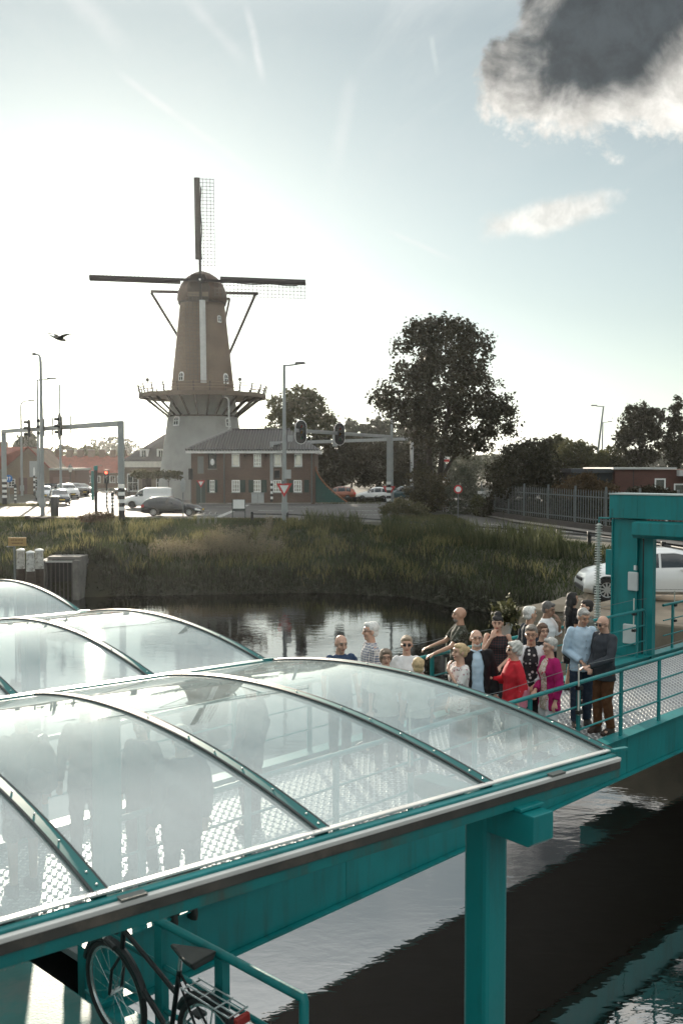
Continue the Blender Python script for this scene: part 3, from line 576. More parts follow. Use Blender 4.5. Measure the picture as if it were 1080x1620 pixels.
# far tree line closing the horizon
def treeline():
    n = 60000; x = RNG.uniform(-420, 420, n); y = 430 + RNG.uniform(-25, 25, n); hh = 9 + 3 * np.sin(x * .05) + 2.5 * np.sin(x * .13 + 2) + 2 * np.sin(x * .31)
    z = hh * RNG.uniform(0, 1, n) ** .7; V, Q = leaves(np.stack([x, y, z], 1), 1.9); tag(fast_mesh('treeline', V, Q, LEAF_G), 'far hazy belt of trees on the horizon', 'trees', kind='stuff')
treeline()
# pleached limes in front of the mill house
for i, px in enumerate((232, 268)):
    blob_tree('pleached_tree', ('pleached tree trained flat above the white van', 'pleached tree trained flat before the mill base')[i], 'tree', 104, [(px, 751, 16, 5), (px - 13, 750, 10, 5), (px + 13, 752, 10, 5)], 2600, .2, LEAF_P if i == 0 else LEAF_M, 'pleached trees at the mill', 80 + i, .5, .08, .25)
# low hedge before the parking strip
for i, (px, wd) in enumerate(((497, 16), (530, 15), (562, 15), (594, 15))):
    blob_tree('hedge', ('hedge block nearest the brick house corner', 'hedge block in front of the orange car', 'hedge block between the orange and white cars', 'hedge block in front of the white hatchback')[i], 'hedge', 101, [(px, 791, wd, 5), (px - 8, 792, wd * .6, 5), (px + 8, 792, wd * .6, 5)], 1700, .16, LEAF_D, 'low hedge along the parking strip', 90 + i, .35, .02, .18, part='foliage')
# ================================================================== WINDMILL
def windmill():
    d = 115.0; k = d / F; loc = Vector(((322 - 540) * k, d, 0))
    t = thing('windmill', 'tall round brick windmill with stage and four lattice sails', 'windmill', loc, 0.0)
    def zz(py): return (738 - py) * k + HC
    PLA = mat('mill_render', (.37, .37, .35), .85, var=.2, scale=.35, bump=.1, dirt=(.27, .27, .25), dscale=.4)
    BRK = brick_mat('mill_brick', (.13, .082, .052), (.165, .105, .068), (.18, .15, .12), 1.0)
    zs = zz(626); zc = zz(480)
    prof = lambda z: np.interp(z, [0, zs, zc], [5.35, 3.65, 2.5])
    zl = np.linspace(0, zs, 8); MB().lathe([(float(prof(z)), z) for z in zl], 40).build('tower_base', PLA, t, True)
    zl = np.linspace(zs, zc, 10); MB().lathe([(float(prof(z)), z) for z in zl], 40).build('tower', BRK, t, True)
    # cap: boat shaped, leaning towards the sails
    zcap = zz(433)
    mb = MB(); h = zcap - zc
    mb.lathe([(2.55, -.25), (2.75, -.1), (2.85, .15), (2.75, h * .3), (2.4, h * .55), (1.75, h * .78), (.95, h * .93), (.25, h), (.02, h * 1.005)], 28, (0, 0, zc), sy=1.12).build('cap', mat('cap_wood', (.075, .045, .032), .75, var=.3, scale=2.5, bump=.2), t, True)
    mb = MB(); mb.lathe([(2.62, -.32), (2.72, -.3), (2.72, -.12), (2.6, -.1)], 28, (0, 0, zc - .02), sy=1.1).build('cap_ring', WOODD, t, True)
    # front boarding with weather beam
    mb = MB(); mb.prism([(-1.1, zc - .3), (1.1, zc - .3), (1.25, zc + 1.2), (.75, zc + 2.5), (-.75, zc + 2.5), (-1.25, zc + 1.2)], -3.35, -2.2).build('breast_boards', WOODD, t)
    mb = MB(); mb.bb(-1.15, 1.15, -3.44, -3.36, zc + .05, zc + .55).build('weather_beam', mat('weather_beam', (.16, .12, .09), .7), t)
    # spruit beams and tail struts on the far side of the cap
    zb = zz(463)
    MB().bar((-6.1, 1.2, zb + .15), (6.3, 1.2, zb - .1), .28, .3).build('tail_beam', WOODD, t)
    MB().bar((-2.9, 2.4, zz(470)), (2.9, 2.4, zz(470)), .28, .3).build('tail_beam', WOODD, t)
    tp = Vector((0, 8.2, zs + .9))
    for s_ in (-1, 1):
        MB().bar((s_ * 6.05, 1.2, zb), (s_ * .35, 8.0, zs + 1.6), .22).build('tail_strut', WOODD, t)
        MB().bar((s_ * 2.85, 2.4, zz(470)), (s_ * .25, 7.6, zs + 3.0), .2).build('tail_strut', WOODD, t)
    MB().bar((0, 2.6, zc + .8), (0, 8.4, zs + .6), .36).build('tail_pole', WOODD, t)
    # stage
    rs = 7.25; mb = MB(); mb.lathe([(3.6, -.12), (rs, -.12), (rs, .06), (3.6, .06)], 40, (0, 0, zs), cap=False).build('stage_deck', mat('stage_wood', (.12, .085, .06), .75, var=.2), t)
    MB().lathe([(rs - .2, -.42), (rs, -.42), (rs, -.125), (rs - .2, -.125)], 40, (0, 0, zs), cap=False).build('stage_edge_beam', mat('stage_wood'), t)
    n = 26
    for i in range(n):
        a = 2 * math.pi * (i + .5) / n; c, s_ = math.cos(a), math.sin(a)
        MB().bar((c * (rs - .12), s_ * (rs - .12), zs), (c * (rs + .12), s_ * (rs + .12), zs + 1.05), .14, .1).build('stage_post', WOODD, t)
        MB().bar((c * (rs - .35), s_ * (rs - .35), zs - .15), (c * float(prof(zs - 2.4)), s_ * float(prof(zs - 2.4)), zs - 2.45), .17).build('stage_brace', WOODD, t)
    for zr in (.42, .72, 1.02):
        pts = [((rs + .07 + .04 * zr) * math.cos(2 * math.pi * i / 40), (rs + .07 + .04 * zr) * math.sin(2 * math.pi * i / 40), zs + zr) for i in range(40)]
        MB().tube(pts, .045, 5, True).build('stage_rail', mat('rail_wood', (.20, .14, .10), .7), t)
    MB().lathe([(float(prof(zs - 2.4)) + .02, 0), (float(prof(zs - 2.4)) + .16, 0), (float(prof(zs - 2.4)) + .16, .16), (float(prof(zs - 2.4)) + .02, .16)], 40, (0, 0, zs - 2.55), cap=False).build('brace_ring', WOODD, t)
    for a in (R(-137), R(-49)):
        f = thing_part('floodlight', t); MB().ball((math.cos(a) * (rs + .1), math.sin(a) * (rs + .1), zs + 1.35), (.2, .2, .22)).build('lamp_head', BLACK, f); MB().bar((math.cos(a) * (rs + .1), math.sin(a) * (rs + .1), zs + 1.0), (math.cos(a) * (rs + .1), math.sin(a) * (rs + .1), zs + 1.3), .06).build('bracket', BLACK, f)
    # arched windows
    def win(px, py, wd, hg):
        z = zz(py); r = float(prof(z)); x = (px - 322) * k; a = math.atan2(-math.sqrt(max(r * r - x * x, .1)), x)
        o = Vector((math.cos(a), math.sin(a), 0)); tx = Vector((-o.y, o.x, 0)); slope = (prof(z + 1) - prof(z)); upv = Vector((o.x * slope, o.y * slope, 1)).normalized()
        c = o * r + Vector((0, 0, z)); w2, h2 = wd / 2, hg / 2
        out = [(-w2, -h2), (w2, -h2), (w2, h2 * .35)] + [(w2 * math.cos(q), h2 * .35 + h2 * .65 * math.sin(q)) for q in np.linspace(0, math.pi, 9)][1:-1] + [(-w2, h2 * .35)]
        def slab(sc_, o0, o1):
            m_ = MB(); n_ = len(out); vs = [c + tx * (p[0] * sc_) + upv * (p[1] * sc_) + o * q for q in (o0, o1) for p in out]
            return m_.add(vs, [tuple(range(n_)), tuple(range(2 * n_ - 1, n_ - 1, -1))] + [(i, n_ + i, n_ + (i + 1) % n_, (i + 1) % n_) for i in range(n_)])
        wo = slab(1.0, -.1, .10).build('window', WHITE, t); slab(.74, .0, .115).build('pane', GLASSD, wo)
        m_ = MB(); m_.bar(c + upv * -h2 * .74 + o * .12, c + upv * h2 * .74 + o * .12, .05); m_.bar(c - tx * w2 * .74 + o * .12, c + tx * w2 * .74 + o * .12, .05); m_.build('glazing_bar', WHITE, wo)
    for w_ in ((288, 668, .85, 1.15), (365, 670, .7, 1.05), (295, 600, .7, 1.1), (361, 602, .7, 1.2), (351, 510, .5, .8)): win(*w_)
    MB().bb(1.9, 3.2, -5.1, -4.4, 0, 2.4).build('door', mat('mill_door', (.03, .06, .045), .6), t)
    # sails: hub in front of the cap
    hub = Vector((.35, -4.0, HC + (738 - 446) * 111 / F)); rot = R(-.6); yaw = R(15)
    MB().tube([hub + Vector((0, 1.2, .1)), hub + Vector((0, -.35, 0))], .34, 12).build('windshaft', BLACK, t, True)
    MB().disc(hub + Vector((0, -.37, 0)), .12, (0, 1, 0), .06).build('hub_cap', WHITE, t)
    DARK = mat('sail_stock', (.03, .022, .02), .6, var=.2); LAT = mat('sail_lattice', (.09, .075, .065), .7)
    for q in range(4):
        a = rot + q * math.pi / 2                                  # blade direction: up, right, down, left
        cy, sy = math.cos(yaw), math.sin(yaw)
        dv = Vector((math.sin(a) * cy, math.sin(a) * sy, math.cos(a))); lv = Vector((math.cos(a) * cy, math.cos(a) * sy, -math.sin(a)))   # lattice side (clockwise)
        off = Vector((0, .18 * (q % 2), 0)); L_ = 11.9 if q % 2 else 11.3
        if q == 0: L_ = 11.1
        sail = MB().bar(hub - dv * .2 + off, hub + dv * L_ + off, .26, .3, (0, 1, 0)).build('sail', DARK, t)
        lead = WHITE if q == 2 else DARK
        m_ = MB(); p = [hub + dv * x + off - lv * y + Vector((0, z, 0)) for x in (2.2, L_) for y, z in ((-.12, -.2), (.2, -.24), (.5, -.08), (.52, .02), (.2, .16), (-.12, .18))]
        m_.add(p, [(0, 1, 2, 3, 4, 5), (11, 10, 9, 8, 7, 6)] + [(i, 6 + i, 6 + (i + 1) % 6, (i + 1) % 6) for i in range(6)])
        m_.build('leading_board', mat('sail_board_pale', (.62, .62, .60), .6) if q == 2 else DARK, sail, bevel=.03)
        for i in range(25):
            x = 1.6 + (L_ - 1.7) * i / 24; MB().bar(hub + dv * x + lv * .1 + off, hub + dv * x + lv * 1.68 + off + Vector((0, -.12, 0)), .045 if q != 3 else .028).build('lattice_bar', LAT, sail)  # left sail's bars are thinned to imitate their fading in sun flare
        for y in (.45, .86, 1.27, 1.66): MB().bar(hub + dv * 1.5 + lv * y + off + Vector((0, -.03 - .05 * y, 0)), hub + dv * L_ + lv * y + off + Vector((0, -.03 - .05 * y, 0)), .045 if q != 3 else .028).build('lattice_lath', LAT, sail)
        if q < 2:                                                  # furled cloth rope along the stock
            pts = [hub + dv * x + lv * (.2 + .06 * math.sin(x * 1.4)) + off + Vector((0, -.1, 0)) for x in np.linspace(2.2, L_ - 1, 26)]
            MB().tube(pts, .07, 6).build('rolled_cloth', BLACK, sail)
def thing_part(name, parent):
    o = bpy.data.objects.new(name, None); link(o, parent); return o
windmill()

# ================================================================== BUILDINGS (local x along the front, y into depth, front at y=0)
def win_part(parent, x, z, w_, h, wallpos='y', y=0.0, bars=(1, 2), frame=WHITE, pane=GLASSD, arch=False, sill=True):
    f = MB(); t_ = .09
    f.bb(x - w_ / 2, x - w_ / 2 + t_, y - .05, y + .06, z - h / 2, z + h / 2); f.bb(x + w_ / 2 - t_, x + w_ / 2, y - .05, y + .06, z - h / 2, z + h / 2)
    f.bb(x - w_ / 2 + t_, x + w_ / 2 - t_, y - .05, y + .06, z - h / 2, z - h / 2 + t_); f.bb(x - w_ / 2 + t_, x + w_ / 2 - t_, y - .05, y + .06, z + h / 2 - t_, z + h / 2)
    wn = f.build('window', frame, parent)
    MB().bb(x - w_ / 2 + t_, x + w_ / 2 - t_, y - .02, y + .03, z - h / 2 + t_, z + h / 2 - t_).build('pane', pane, wn)
    g = MB()
    for i in range(bars[0]): xx = x - w_ / 2 + w_ * (i + 1) / (bars[0] + 1); g.bb(xx - .025, xx + .025, y - .045, y - .021, z - h / 2 + t_, z + h / 2 - t_)
    for i in range(bars[1]): zz_ = z - h / 2 + h * (i + 1) / (bars[1] + 1); g.bb(x - w_ / 2 + t_, x + w_ / 2 - t_, y - .04, y - .022, zz_ - .02, zz_ + .02)
    if g.v: g.build('glazing_bar', frame, wn)
    if sill: MB().bb(x - w_ / 2 - .06, x + w_ / 2 + .06, y - .14, y + .02, z - h / 2 - .1, z - h / 2 - .005).build('sill', CONC, wn)
    return wn
def hip_roof(x0, x1, y0, y1, z0, z1, in0, in1, th=.12):
    ym = (y0 + y1) / 2
    vs = [(x0, y0, z0), (x1, y0, z0), (x1, y1, z0), (x0, y1, z0), (x0 + in0, ym, z1), (x1 - in1, ym, z1)]
    vs += [(a, b, c - th) for a, b, c in vs[:4]]
    return MB().add(vs, [(0, 1, 5, 4), (1, 2, 5), (2, 3, 4, 5), (3, 0, 4), (0, 6, 7, 1), (1, 7, 8, 2), (2, 8, 9, 3), (3, 9, 6, 0), (9, 8, 7, 6)])
def pantiles(x0, x1, y0, ym, z0, z1, in0, in1, pitch=.28):
    """corrugated tile rows on the front roof slope"""
    mb = MB(); n = int((x1 - x0) / pitch); S = math.hypot(ym - y0, z1 - z0); nrm = Vector((0, -(z1 - z0) / S, (ym - y0) / S))
    for i in range(n):
        x = x0 + pitch * (i + .5); lim = min(1, (x - x0) / max(in0, .01), (x1 - x) / max(in1, .01)); lim = max(lim, .03)
        p0 = Vector((x, y0 - .05, z0 - .03)) + nrm * .02; p1 = Vector((x, y0 + (ym - y0) * lim, z0 + (z1 - z0) * lim)) + nrm * .02
        mb.tube([p0, p0.lerp(p1, .5), p1], pitch * .34, 5)
    return mb
REFLW = mat('mirrored_sky_pane', (.52, .50, .46), .12, .5, spec=.9, var=.25, scale=2.0)  # pale pane colour stands in for bright sky mirrored in the glass
def brick_house():
    p = D(303, 797, 98.8); W_ = 12.25; loc = Vector((p.x, 98.8, 0)); dep = 8.5
    t = thing('brick_house', 'two storey brown brick house with white eaves and dark tiled hip roof', 'house', loc, R(-1.0))
    BR = brick_mat('house_brick', (.16, .098, .072), (.125, .076, .056), (.19, .16, .135)); ze = 5.0
    MB().bb(0, W_, 0, dep, 0, ze).build('wall', BR, t)
    MB().bb(-.45, W_ + .4, -.5, dep + .4, ze + .002, ze + .30).build('eaves', mat('eaves_white', (.80, .79, .76), .5), t)
    hip_roof(-.5, W_ + .45, -.55, dep + .45, ze + .33, 7.45, 4.0, 3.2, .02).build('roof', TILE, t)
    rf = pantiles(-.5, W_ + .45, -.55, dep / 2, ze + .34, 7.45, 4.0, 3.2).build('roof_tiles', mat('pantile_dark', (.06, .059, .058), .4, var=.25, scale=3), t, True); rf['kind'] = 'stuff'
    MB().tube([(3.5, dep / 2, 7.5), (W_ - 2.75, dep / 2, 7.5)], .14, 8).build('ridge', TILE, t)
    MB().tube([(-.45, -.5, ze + .42), (3.5, dep / 2, 7.52)], .11, 6).build('hip_ridge', mat('lead_grey', (.22, .22, .21), .6), t)
    def X(px): return (px - 303) / (194 / W_)
    def Zp(py): return (738 - py) * 98.8 / F + HC
    for px in (373, 407, 439, 471): win_part(t, X(px), Zp(728), .76, 1.25, bars=(0 if px != 407 else 2, 0 if px != 407 else 2), pane=REFLW)
    w1 = win_part(t, X(336.5), Zp(729), .82, 1.55, bars=(2, 3), frame=mat('dark_frame', (.03, .03, .028), .5))
    MB().ball((X(336.5), -.08, Zp(731)), (.2, .05, .34), 8, 6).build('emblem', WHITE, w1)
    for px in (373, 406, 438, 470): win_part(t, X(px), Zp(769), .8, 1.2, bars=(2, 2), pane=REFLW)
    win_part(t, X(336), Zp(769), .55, 1.2, bars=(1, 2), pane=REFLW)
    SH = mat('shutter_green', (.035, .055, .045), .6)
    for px, wd in ((384, .5), (397, .5), (417.5, .5), (484, .5), (460, .4), (330, .28), (342, .28)):
        s_ = MB().bb(X(px) - wd / 2, X(px) + wd / 2, -.07, -.003, Zp(769) - .62, Zp(769) + .62).build('shutter', SH, t)
    MB().bb(X(318) - .45, X(318) + .45, -.04, .05, 0, 2.3).build('door', mat('house_door', (.05, .07, .06), .5), t)
    MB().bb(X(318) - .3, X(318) + .3, -.02, .06, 3.0, 4.7).build('panel', mat('board_grey', (.20, .20, .19), .6), t)
    for px in (355, 492): MB().tube([(X(px), -.09, .1), (X(px), -.09, ze)], .055, 8).build('downpipe', GALV, t, True)
    for px in (388, 421, 467): MB().box((X(px), -.12, ze - .25), (.12, .2, .14)).build('wall_lamp', BLACK, t)
    c = MB(); c.bb(X(440), X(455), 1.2, 1.9, 6.5, 7.0); 
    # green boarded shed with a swept roof
    x0 = loc.x + W_ + .05; s = thing('shed', 'green boarded shed with swept roof edge beside the brick house', 'shed', (x0, 99.6, 0), 0)
    G1 = mat('green_boards', (.035, .11, .095), .6, var=.15)
    n = 13
    for i in range(n):
        z0 = .05 + i * .27; xx = 3.0 * max(.04, (1 - (i / n)) ** 1.7)
        MB().bb(.0, xx, -.02 - .012 * (i % 2), .02, z0, z0 + .255).build('plank', G1, s)
    MB().prism([(0, 0), (3.2, 0), (3.0, .25)] + [(3.0 * (1 - f) ** 1.7, 3.55 * f) for f in np.linspace(.1, 1, 8)], .03, 6).build('body', G1, s)
    pts = [(3.15 * (1 - f) ** 1.7, -.05, .15 + 3.55 * f) for f in np.linspace(0, 1, 10)]; MB().tube(pts, .09, 6).build('roof_edge', mat('edge_tile', (.26, .12, .06), .7), s)
brick_house()
def mill_house():
    p = D(198, 780, 124.0); W_ = 6.2; t = thing('mill_house', 'low house with white cornice and dormers left of the mill', 'house', (p.x, 124, 0), 0)
    BR = brick_mat('grey_brick', (.22, .175, .14), (.18, .14, .115), (.24, .21, .18))
    MB().bb(0, W_, 0, 8, 0, 3.6).build('wall', BR, t); MB().bb(-.3, W_ + .3, -.35, 8.2, 3.602, 4.35).build('cornice', mat('cornice_cream', (.74, .71, .64), .55), t)
    MB().add([(-.4, -.4, 4.37), (W_ + .2, -.4, 4.37), (W_ + .2, 4, 8.0), (4.2, 4, 7.8), (-.4, 8.2, 4.37), (W_ + .2, 8.2, 4.37)], [(0, 1, 2, 3), (0, 3, 4), (4, 3, 2, 5), (1, 5, 2), (0, 4, 5, 1)]).build('roof', TILE, t)
    for x in (2.35, 4.45):
        dm = MB().bb(x - .5, x + .5, .3, 3.0, 4.45, 5.9).build('dormer', WHITE, t); MB().bb(x - .24, x + .24, .27, .32, 4.7, 5.7).build('pane', GLASSD, dm); MB().bb(x - .62, x + .62, .18, 3.0, 5.91, 6.02).build('dormer_roof', TILE, dm)
        MB().bar((x, .26, 4.7), (x, .26, 5.7), .05).build('glazing_bar', WHITE, dm)
    for x in (1.0, 4.6): win_part(t, x, 1.7, 1.4, 2.2, bars=(1, 1))
    MB().bb(2.2, 3.3, -.04, .05, 0, 2.6).build('door', WOODD, t)
    MB().tube([(4.7, 4, 7.6), (4.7, 4, 9.2)], .12, 8).build('flue', BLACK, t)
mill_house()
def terrace():
    d = 172.0; k = d / F; BR = brick_mat('terrace_brick', (.19, .12, .08), (.15, .09, .06), (.17, .14, .12))
    xs = [58, 93, 128, 163, 198]
    for i in range(4):
        x0, x1 = (xs[i] - 540) * k, (xs[i + 1] - 540) * k; W_ = x1 - x0 - .02
        t = thing('terraced_house', ('terraced house hidden partly by the brick gable house', 'terraced house behind the parked cars', 'terraced house behind the red traffic light', 'terraced house at the end nearest the mill')[i], 'house', (x0, d, 0), 0, 'row of red roofed terraced houses')
        MB().bb(0, W_, 0, 8, 0, 2.7).build('wall', BR, t)
        MB().add([(-.0, -.4, 2.6), (W_, -.4, 2.6), (W_, 4, 5.6), (0, 4, 5.6), (0, 8.4, 2.6), (W_, 8.4, 2.6)], [(0, 1, 2, 3), (3, 2, 5, 4), (0, 3, 4), (1, 5, 2), (0, 4, 5, 1)]).build('roof', TILER, t)
        for x in (.25, .75): c = MB().bb(W_ * x - .5, W_ * x + .5, 3.6, 4.4, 5.3, 6.6).build('chimney', BR, t); MB().bb(W_ * x - .56, W_ * x + .56, 3.55, 4.45, 6.602, 6.72).build('chimney_cap', CONC, c)
        for x in (.18, .45, .78): win_part(t, W_ * x, 1.5, .95, 1.2, bars=(1, 0))
terrace()
def gable_house():
    d = 133.0; k = d / F; x0 = (0 - 540) * k - 4; t = thing('brick_bungalow', 'brick house with red roof and wide gable at the left edge', 'house', (x0, d, 0), 0)
    BR = brick_mat('gable_brick', (.20, .135, .09), (.17, .11, .075), (.19, .16, .13))
    a, b, c = 4.3, 4 + (48 - 0) * k - .0, 4 + 82 * k
    MB().bb(0, 7.2, .02, 9, 0, 3.2).build('wall', BR, t)
    zt = (738 - 707) * k + HC
    MB().prism([(4.6, 0), (10.8, 0), (10.8, 3.3), (7.9, zt - .15), (4.6, 3.35)], -.02, 9).build('gable_wall', BR, t)
    MB().add([(-1, -.35, 3.1), (4.7, -.35, 3.3), (7.9, -.35, zt), (7.9, 9.3, zt), (0, 4.5, zt + .05), (-1, 9.3, 3.1)], [(0, 1, 2, 4), (4, 2, 3, 5), (0, 4, 5)]).build('roof', TILER, t)
    MB().bar((7.9, -.2, zt + .03), (11.1, -.2, 3.2), .3, .16).build('roof_edge', TILER, t)
    MB().bb(2.6, 3.9, 3, 4, zt - .4, zt + .75).build('chimney', BR, t)
    MB().bb(10.82, 14.2, -.5, 7, 0, 3.2).build('garage_wall', mat('garage_brown', (.12, .06, .045), .7), t); MB().bb(10.83, 14.5, -.8, 7, 3.202, 3.5).build('garage_roof', mat('fascia_grey', (.35, .34, .31), .6), t)
    MB().bb(6.6, 7.7, -.08, .0, 0, 2.2).build('door', mat('house_door_b', (.10, .05, .04), .6), t)
    for x in (5.6, 9.2): win_part(t, x, 1.5, 1.0, 1.1, y=-.02)
    MB().bb(11.3, 13.6, -.56, -.45, 0, 2.3).build('garage_door', mat('garage_door', (.16, .09, .07), .6), t)
gable_house()
def right_house():
    d = 66.0; k = d / F; t = thing('flat_roofed_house', 'flat roofed dark red brick building with white framed window at the right', 'house', ((905 - 540) * k, d, 0), 0)
    BR = brick_mat('dark_red_brick', (.13, .05, .038), (.10, .042, .033), (.09, .06, .05)); X = lambda px: (px - 905) * k; Zp = lambda py: (738 - py) * k + HC
    MB().bb(X(972), X(1150), 0, 8, 0, Zp(743)).build('wall', BR, t); MB().bb(X(968), X(1068), -.12, 8.1, Zp(742.5), Zp(739.5)).build('roof_edge', mat('roof_trim', (.5, .5, .48), .5), t)
    MB().bb(X(910), X(971.8), .6, 8, 0, Zp(748)).build('side_wall', mat('dark_cladding', (.02, .022, .025), .6), t); MB().bb(X(905), X(976), .35, 8, Zp(747.8), Zp(741.6)).build('flat_roof', mat('dark_fascia', (.045, .05, .058), .5), t)
    MB().bb(X(1069), X(1150), -.6, 2, Zp(753), Zp(744)).build('canopy', mat('canopy_white', (.5, .5, .49), .5), t)
    MB().bb(X(1000), X(1001), -.02, -.004, 0, Zp(744)).build('wall_joint', BLACK, t)
    win_part(t, X(1043), Zp(773), .72, 1.35, bars=(0, 1)); win_part(t, X(1078), Zp(777), 1.1, 1.0, bars=(0, 0))
    MB().bb(X(1052), X(1055), -.1, -.06, 0, Zp(772)).build('post', WHITE, t)
right_house()
# ================================================================== STREET FURNITURE
def lamp(name, px, base_py, top_py, arm, label, d=None, curved=False, lean=0.0, r=.085, paint=POLE, head=True):
    r *= 1.35; d = d or HC * F / (base_py - 738) ; p = D(px, base_py, d); h = (738 - top_py) * d / F + HC
    t = thing(name, label, 'street lamp', (p.x, d, 0), 0, 'street lamps')
    a = arm * d / F
    if curved:
        pts = [(0, 0, 0), (0, 0, h * .6), (0, 0, h - .55), (a * .06, 0, h - .25), (a * .2, 0, h - .05), (a * .45, 0, h), (a * .7, 0, h)]
        MB().tube(pts, [r * 1.25, r, r * .8, r * .7, r * .6, r * .55, r * .5], 8).build('pole', paint, t, True)
    else:
        MB().tube([(0, 0, 0), (0, 0, h * .45), (lean, 0, h)], [r * 1.3, r, r * .65], 8).build('pole', paint, t, True)
        MB().tube([(lean, 0, h - .08), (lean + a * .6, 0, h + .02)], r * .45, 6).build('arm', paint, t, True)
    x0, x1 = sorted((lean + a * .5, lean + a)); z = h if curved else h + .05
    hd = MB().add([(x0, -.13, z), (x1, -.1, z + .05), (x1, .1, z + .05), (x0, .13, z), (x0 + .05, -.09, z + .13), (x1 - .1, -.05, z + .14), (x1 - .1, .05, z + .14), (x0 + .05, .09, z + .13), (x0 + .05, -.1, z - .06), (x1 - .08, -.08, z - .01), (x1 - .08, .08, z - .01), (x0 + .05, .1, z - .06)],
        [(0, 1, 5, 4), (1, 2, 6, 5), (2, 3, 7, 6), (3, 0, 4, 7), (4, 5, 6, 7), (1, 0, 8, 9), (2, 1, 9, 10), (3, 2, 10, 11), (0, 3, 11, 8), (11, 10, 9, 8)]).build('lamp_head', mat('lamp_grey', (.10, .10, .10), .5), t)
    MB().bb(-r * 1.5, r * 1.5, -r * 1.5, r * 1.5, .6, 1.3).build('hatch', paint, t)
    return t
lamp('street_lamp', 68, 815, 562, -13, 'tall street lamp with curved top nearest the black litter bin', curved=True, r=.10)
lamp('street_lamp', 62, 797, 601, 31, 'street lamp with straight arm just behind the curved one', r=.10)
lamp('street_lamp', 35.5, 784, 635, 23, 'smaller curved street lamp before the brick gable', curved=True, r=.10)
lamp('street_lamp', 450, 826, 578, 34, 'street lamp with give way sign standing at the low black railing', r=.10)
lamp('street_lamp', 363, 792, 629, -12, 'white street lamp carrying no entry and parking signs', curved=True, paint=mat('pole_white', (.45, .45, .43), .5))
lamp('street_lamp', 619, 800, 604, -12, 'street lamp half hidden in the big tree', r=.1)
lamp('street_lamp', 944, 766, 643, -20, 'leaning street lamp above the flat roofed house', d=139, lean=.75, r=.12)
lamp('street_lamp', 951, 760, 668, 15, 'farther street lamp behind the leaning one', d=185, lean=.1, r=.12)
lamp('street_lamp', 1073, 762, 700, 8, 'distant street lamp beside the narrow poplar', d=160, r=.1)
lamp('street_lamp', 97, 790, 609, 4, 'pole with a camera bar behind the left gantry', d=112, r=.09)
lamp('street_lamp', 502, 786, 655, -4, 'thin distant lamp in the trees behind the tiled roof', d=135, r=.07)
def give_way(px, py, d, label, h=.0, size=.62, post=True):
    p = D(px, py, d - .16); t = thing('give_way_sign', label, 'road sign', (p.x, d - .16, 0), 0, 'give way signs'); z = p.z; s = size
    tri = lambda q: [(-s * q, s * .58 * q + (1 - q) * .0), (s * q, s * .58 * q), (0, -s * 1.15 * q)]
    MB().prism([(x, z + y) for x, y in tri(.62)], -.03, .0).build('red_border', RED, t); MB().prism([(x, z + y - .0) for x, y in tri(.36)], -.045, -.031).build('white_field', WHITE, t)
    if post: MB().tube([(0, .04, 0), (0, .04, z + .3)], .04, 8).build('post', GALV, t, True)
    else: MB().bar((0, .0, z), (0, .16, z), .06, .3).build('clamp', GALV, t)
give_way(449.5, 772, HC * F / 88, 'give way sign on the lamp post by the low railing', size=.85, post=False)
give_way(318, 764, 92, 'give way sign beside the blue round sign at the mill', size=.62)
give_way(615, 775, HC * F / 62.3, 'give way sign on the right gantry post', size=.95, post=False)
def striped(t, d, h0, h1, r=.16, n=5, x=0, y=0):
    for i in range(n * 2):
        a = h0 + (h1 - h0) * i / (n * 2); b = h0 + (h1 - h0) * (i + 1) / (n * 2) - .001; MB().lathe([(r, a), (r, b)], 12, (x, y, 0)).build('stripe_band', WHITE if i % 2 else BLKWHT_B, t)
def signal(parent, c, yaw, h=1.75, wd=.85, back=True, edge=True, hoods=True):
    """three aspect head with an oval backboard; local: faces -y before yaw"""
    s = thing_part('traffic_signal', parent); s.location = c; s.rotation_euler = (0, 0, yaw)
    n = 12; out = [(wd / 2 * math.cos(a), h / 2 - wd / 2 + wd / 2 * math.sin(a)) for a in np.linspace(0, math.pi, n)] + [(wd / 2 * math.cos(a), -h / 2 + wd / 2 + wd / 2 * math.sin(a)) for a in np.linspace(math.pi, 2 * math.pi, n)]
    if edge: MB().prism([(x * 1.09, z * 1.045) for x, z in out], -.012, .012).build('white_edge', WHITE, s)
    MB().prism(out, -.03, .03).build('backboard', BLACK, s)
    MB().bb(-.17, .17, -.03, .2, -h * .36, h * .36).build('housing', BLACK, s, bevel=.03)
    for i in (-1, 0, 1):
        z = i * h * .245; MB().disc((0, -.05, z), .13, (0, 1, 0), .04, 16).build('lens', mat('lens_%d' % i, ((.10, .005, .004), (.10, .05, .005), (.01, .07, .04))[1 - i], .2), s)
        if hoods:
            pts = [(.16 * math.cos(a), z + .16 * math.sin(a)) for a in np.linspace(R(-20), R(200), 10)]
            MB().add([(x, y, q) for y in (-.04, -.38) for x, q in pts], [(j, j + 1, 11 + j, 10 + j) for j in range(9)]).build('hood', BLACK, s)
    return s
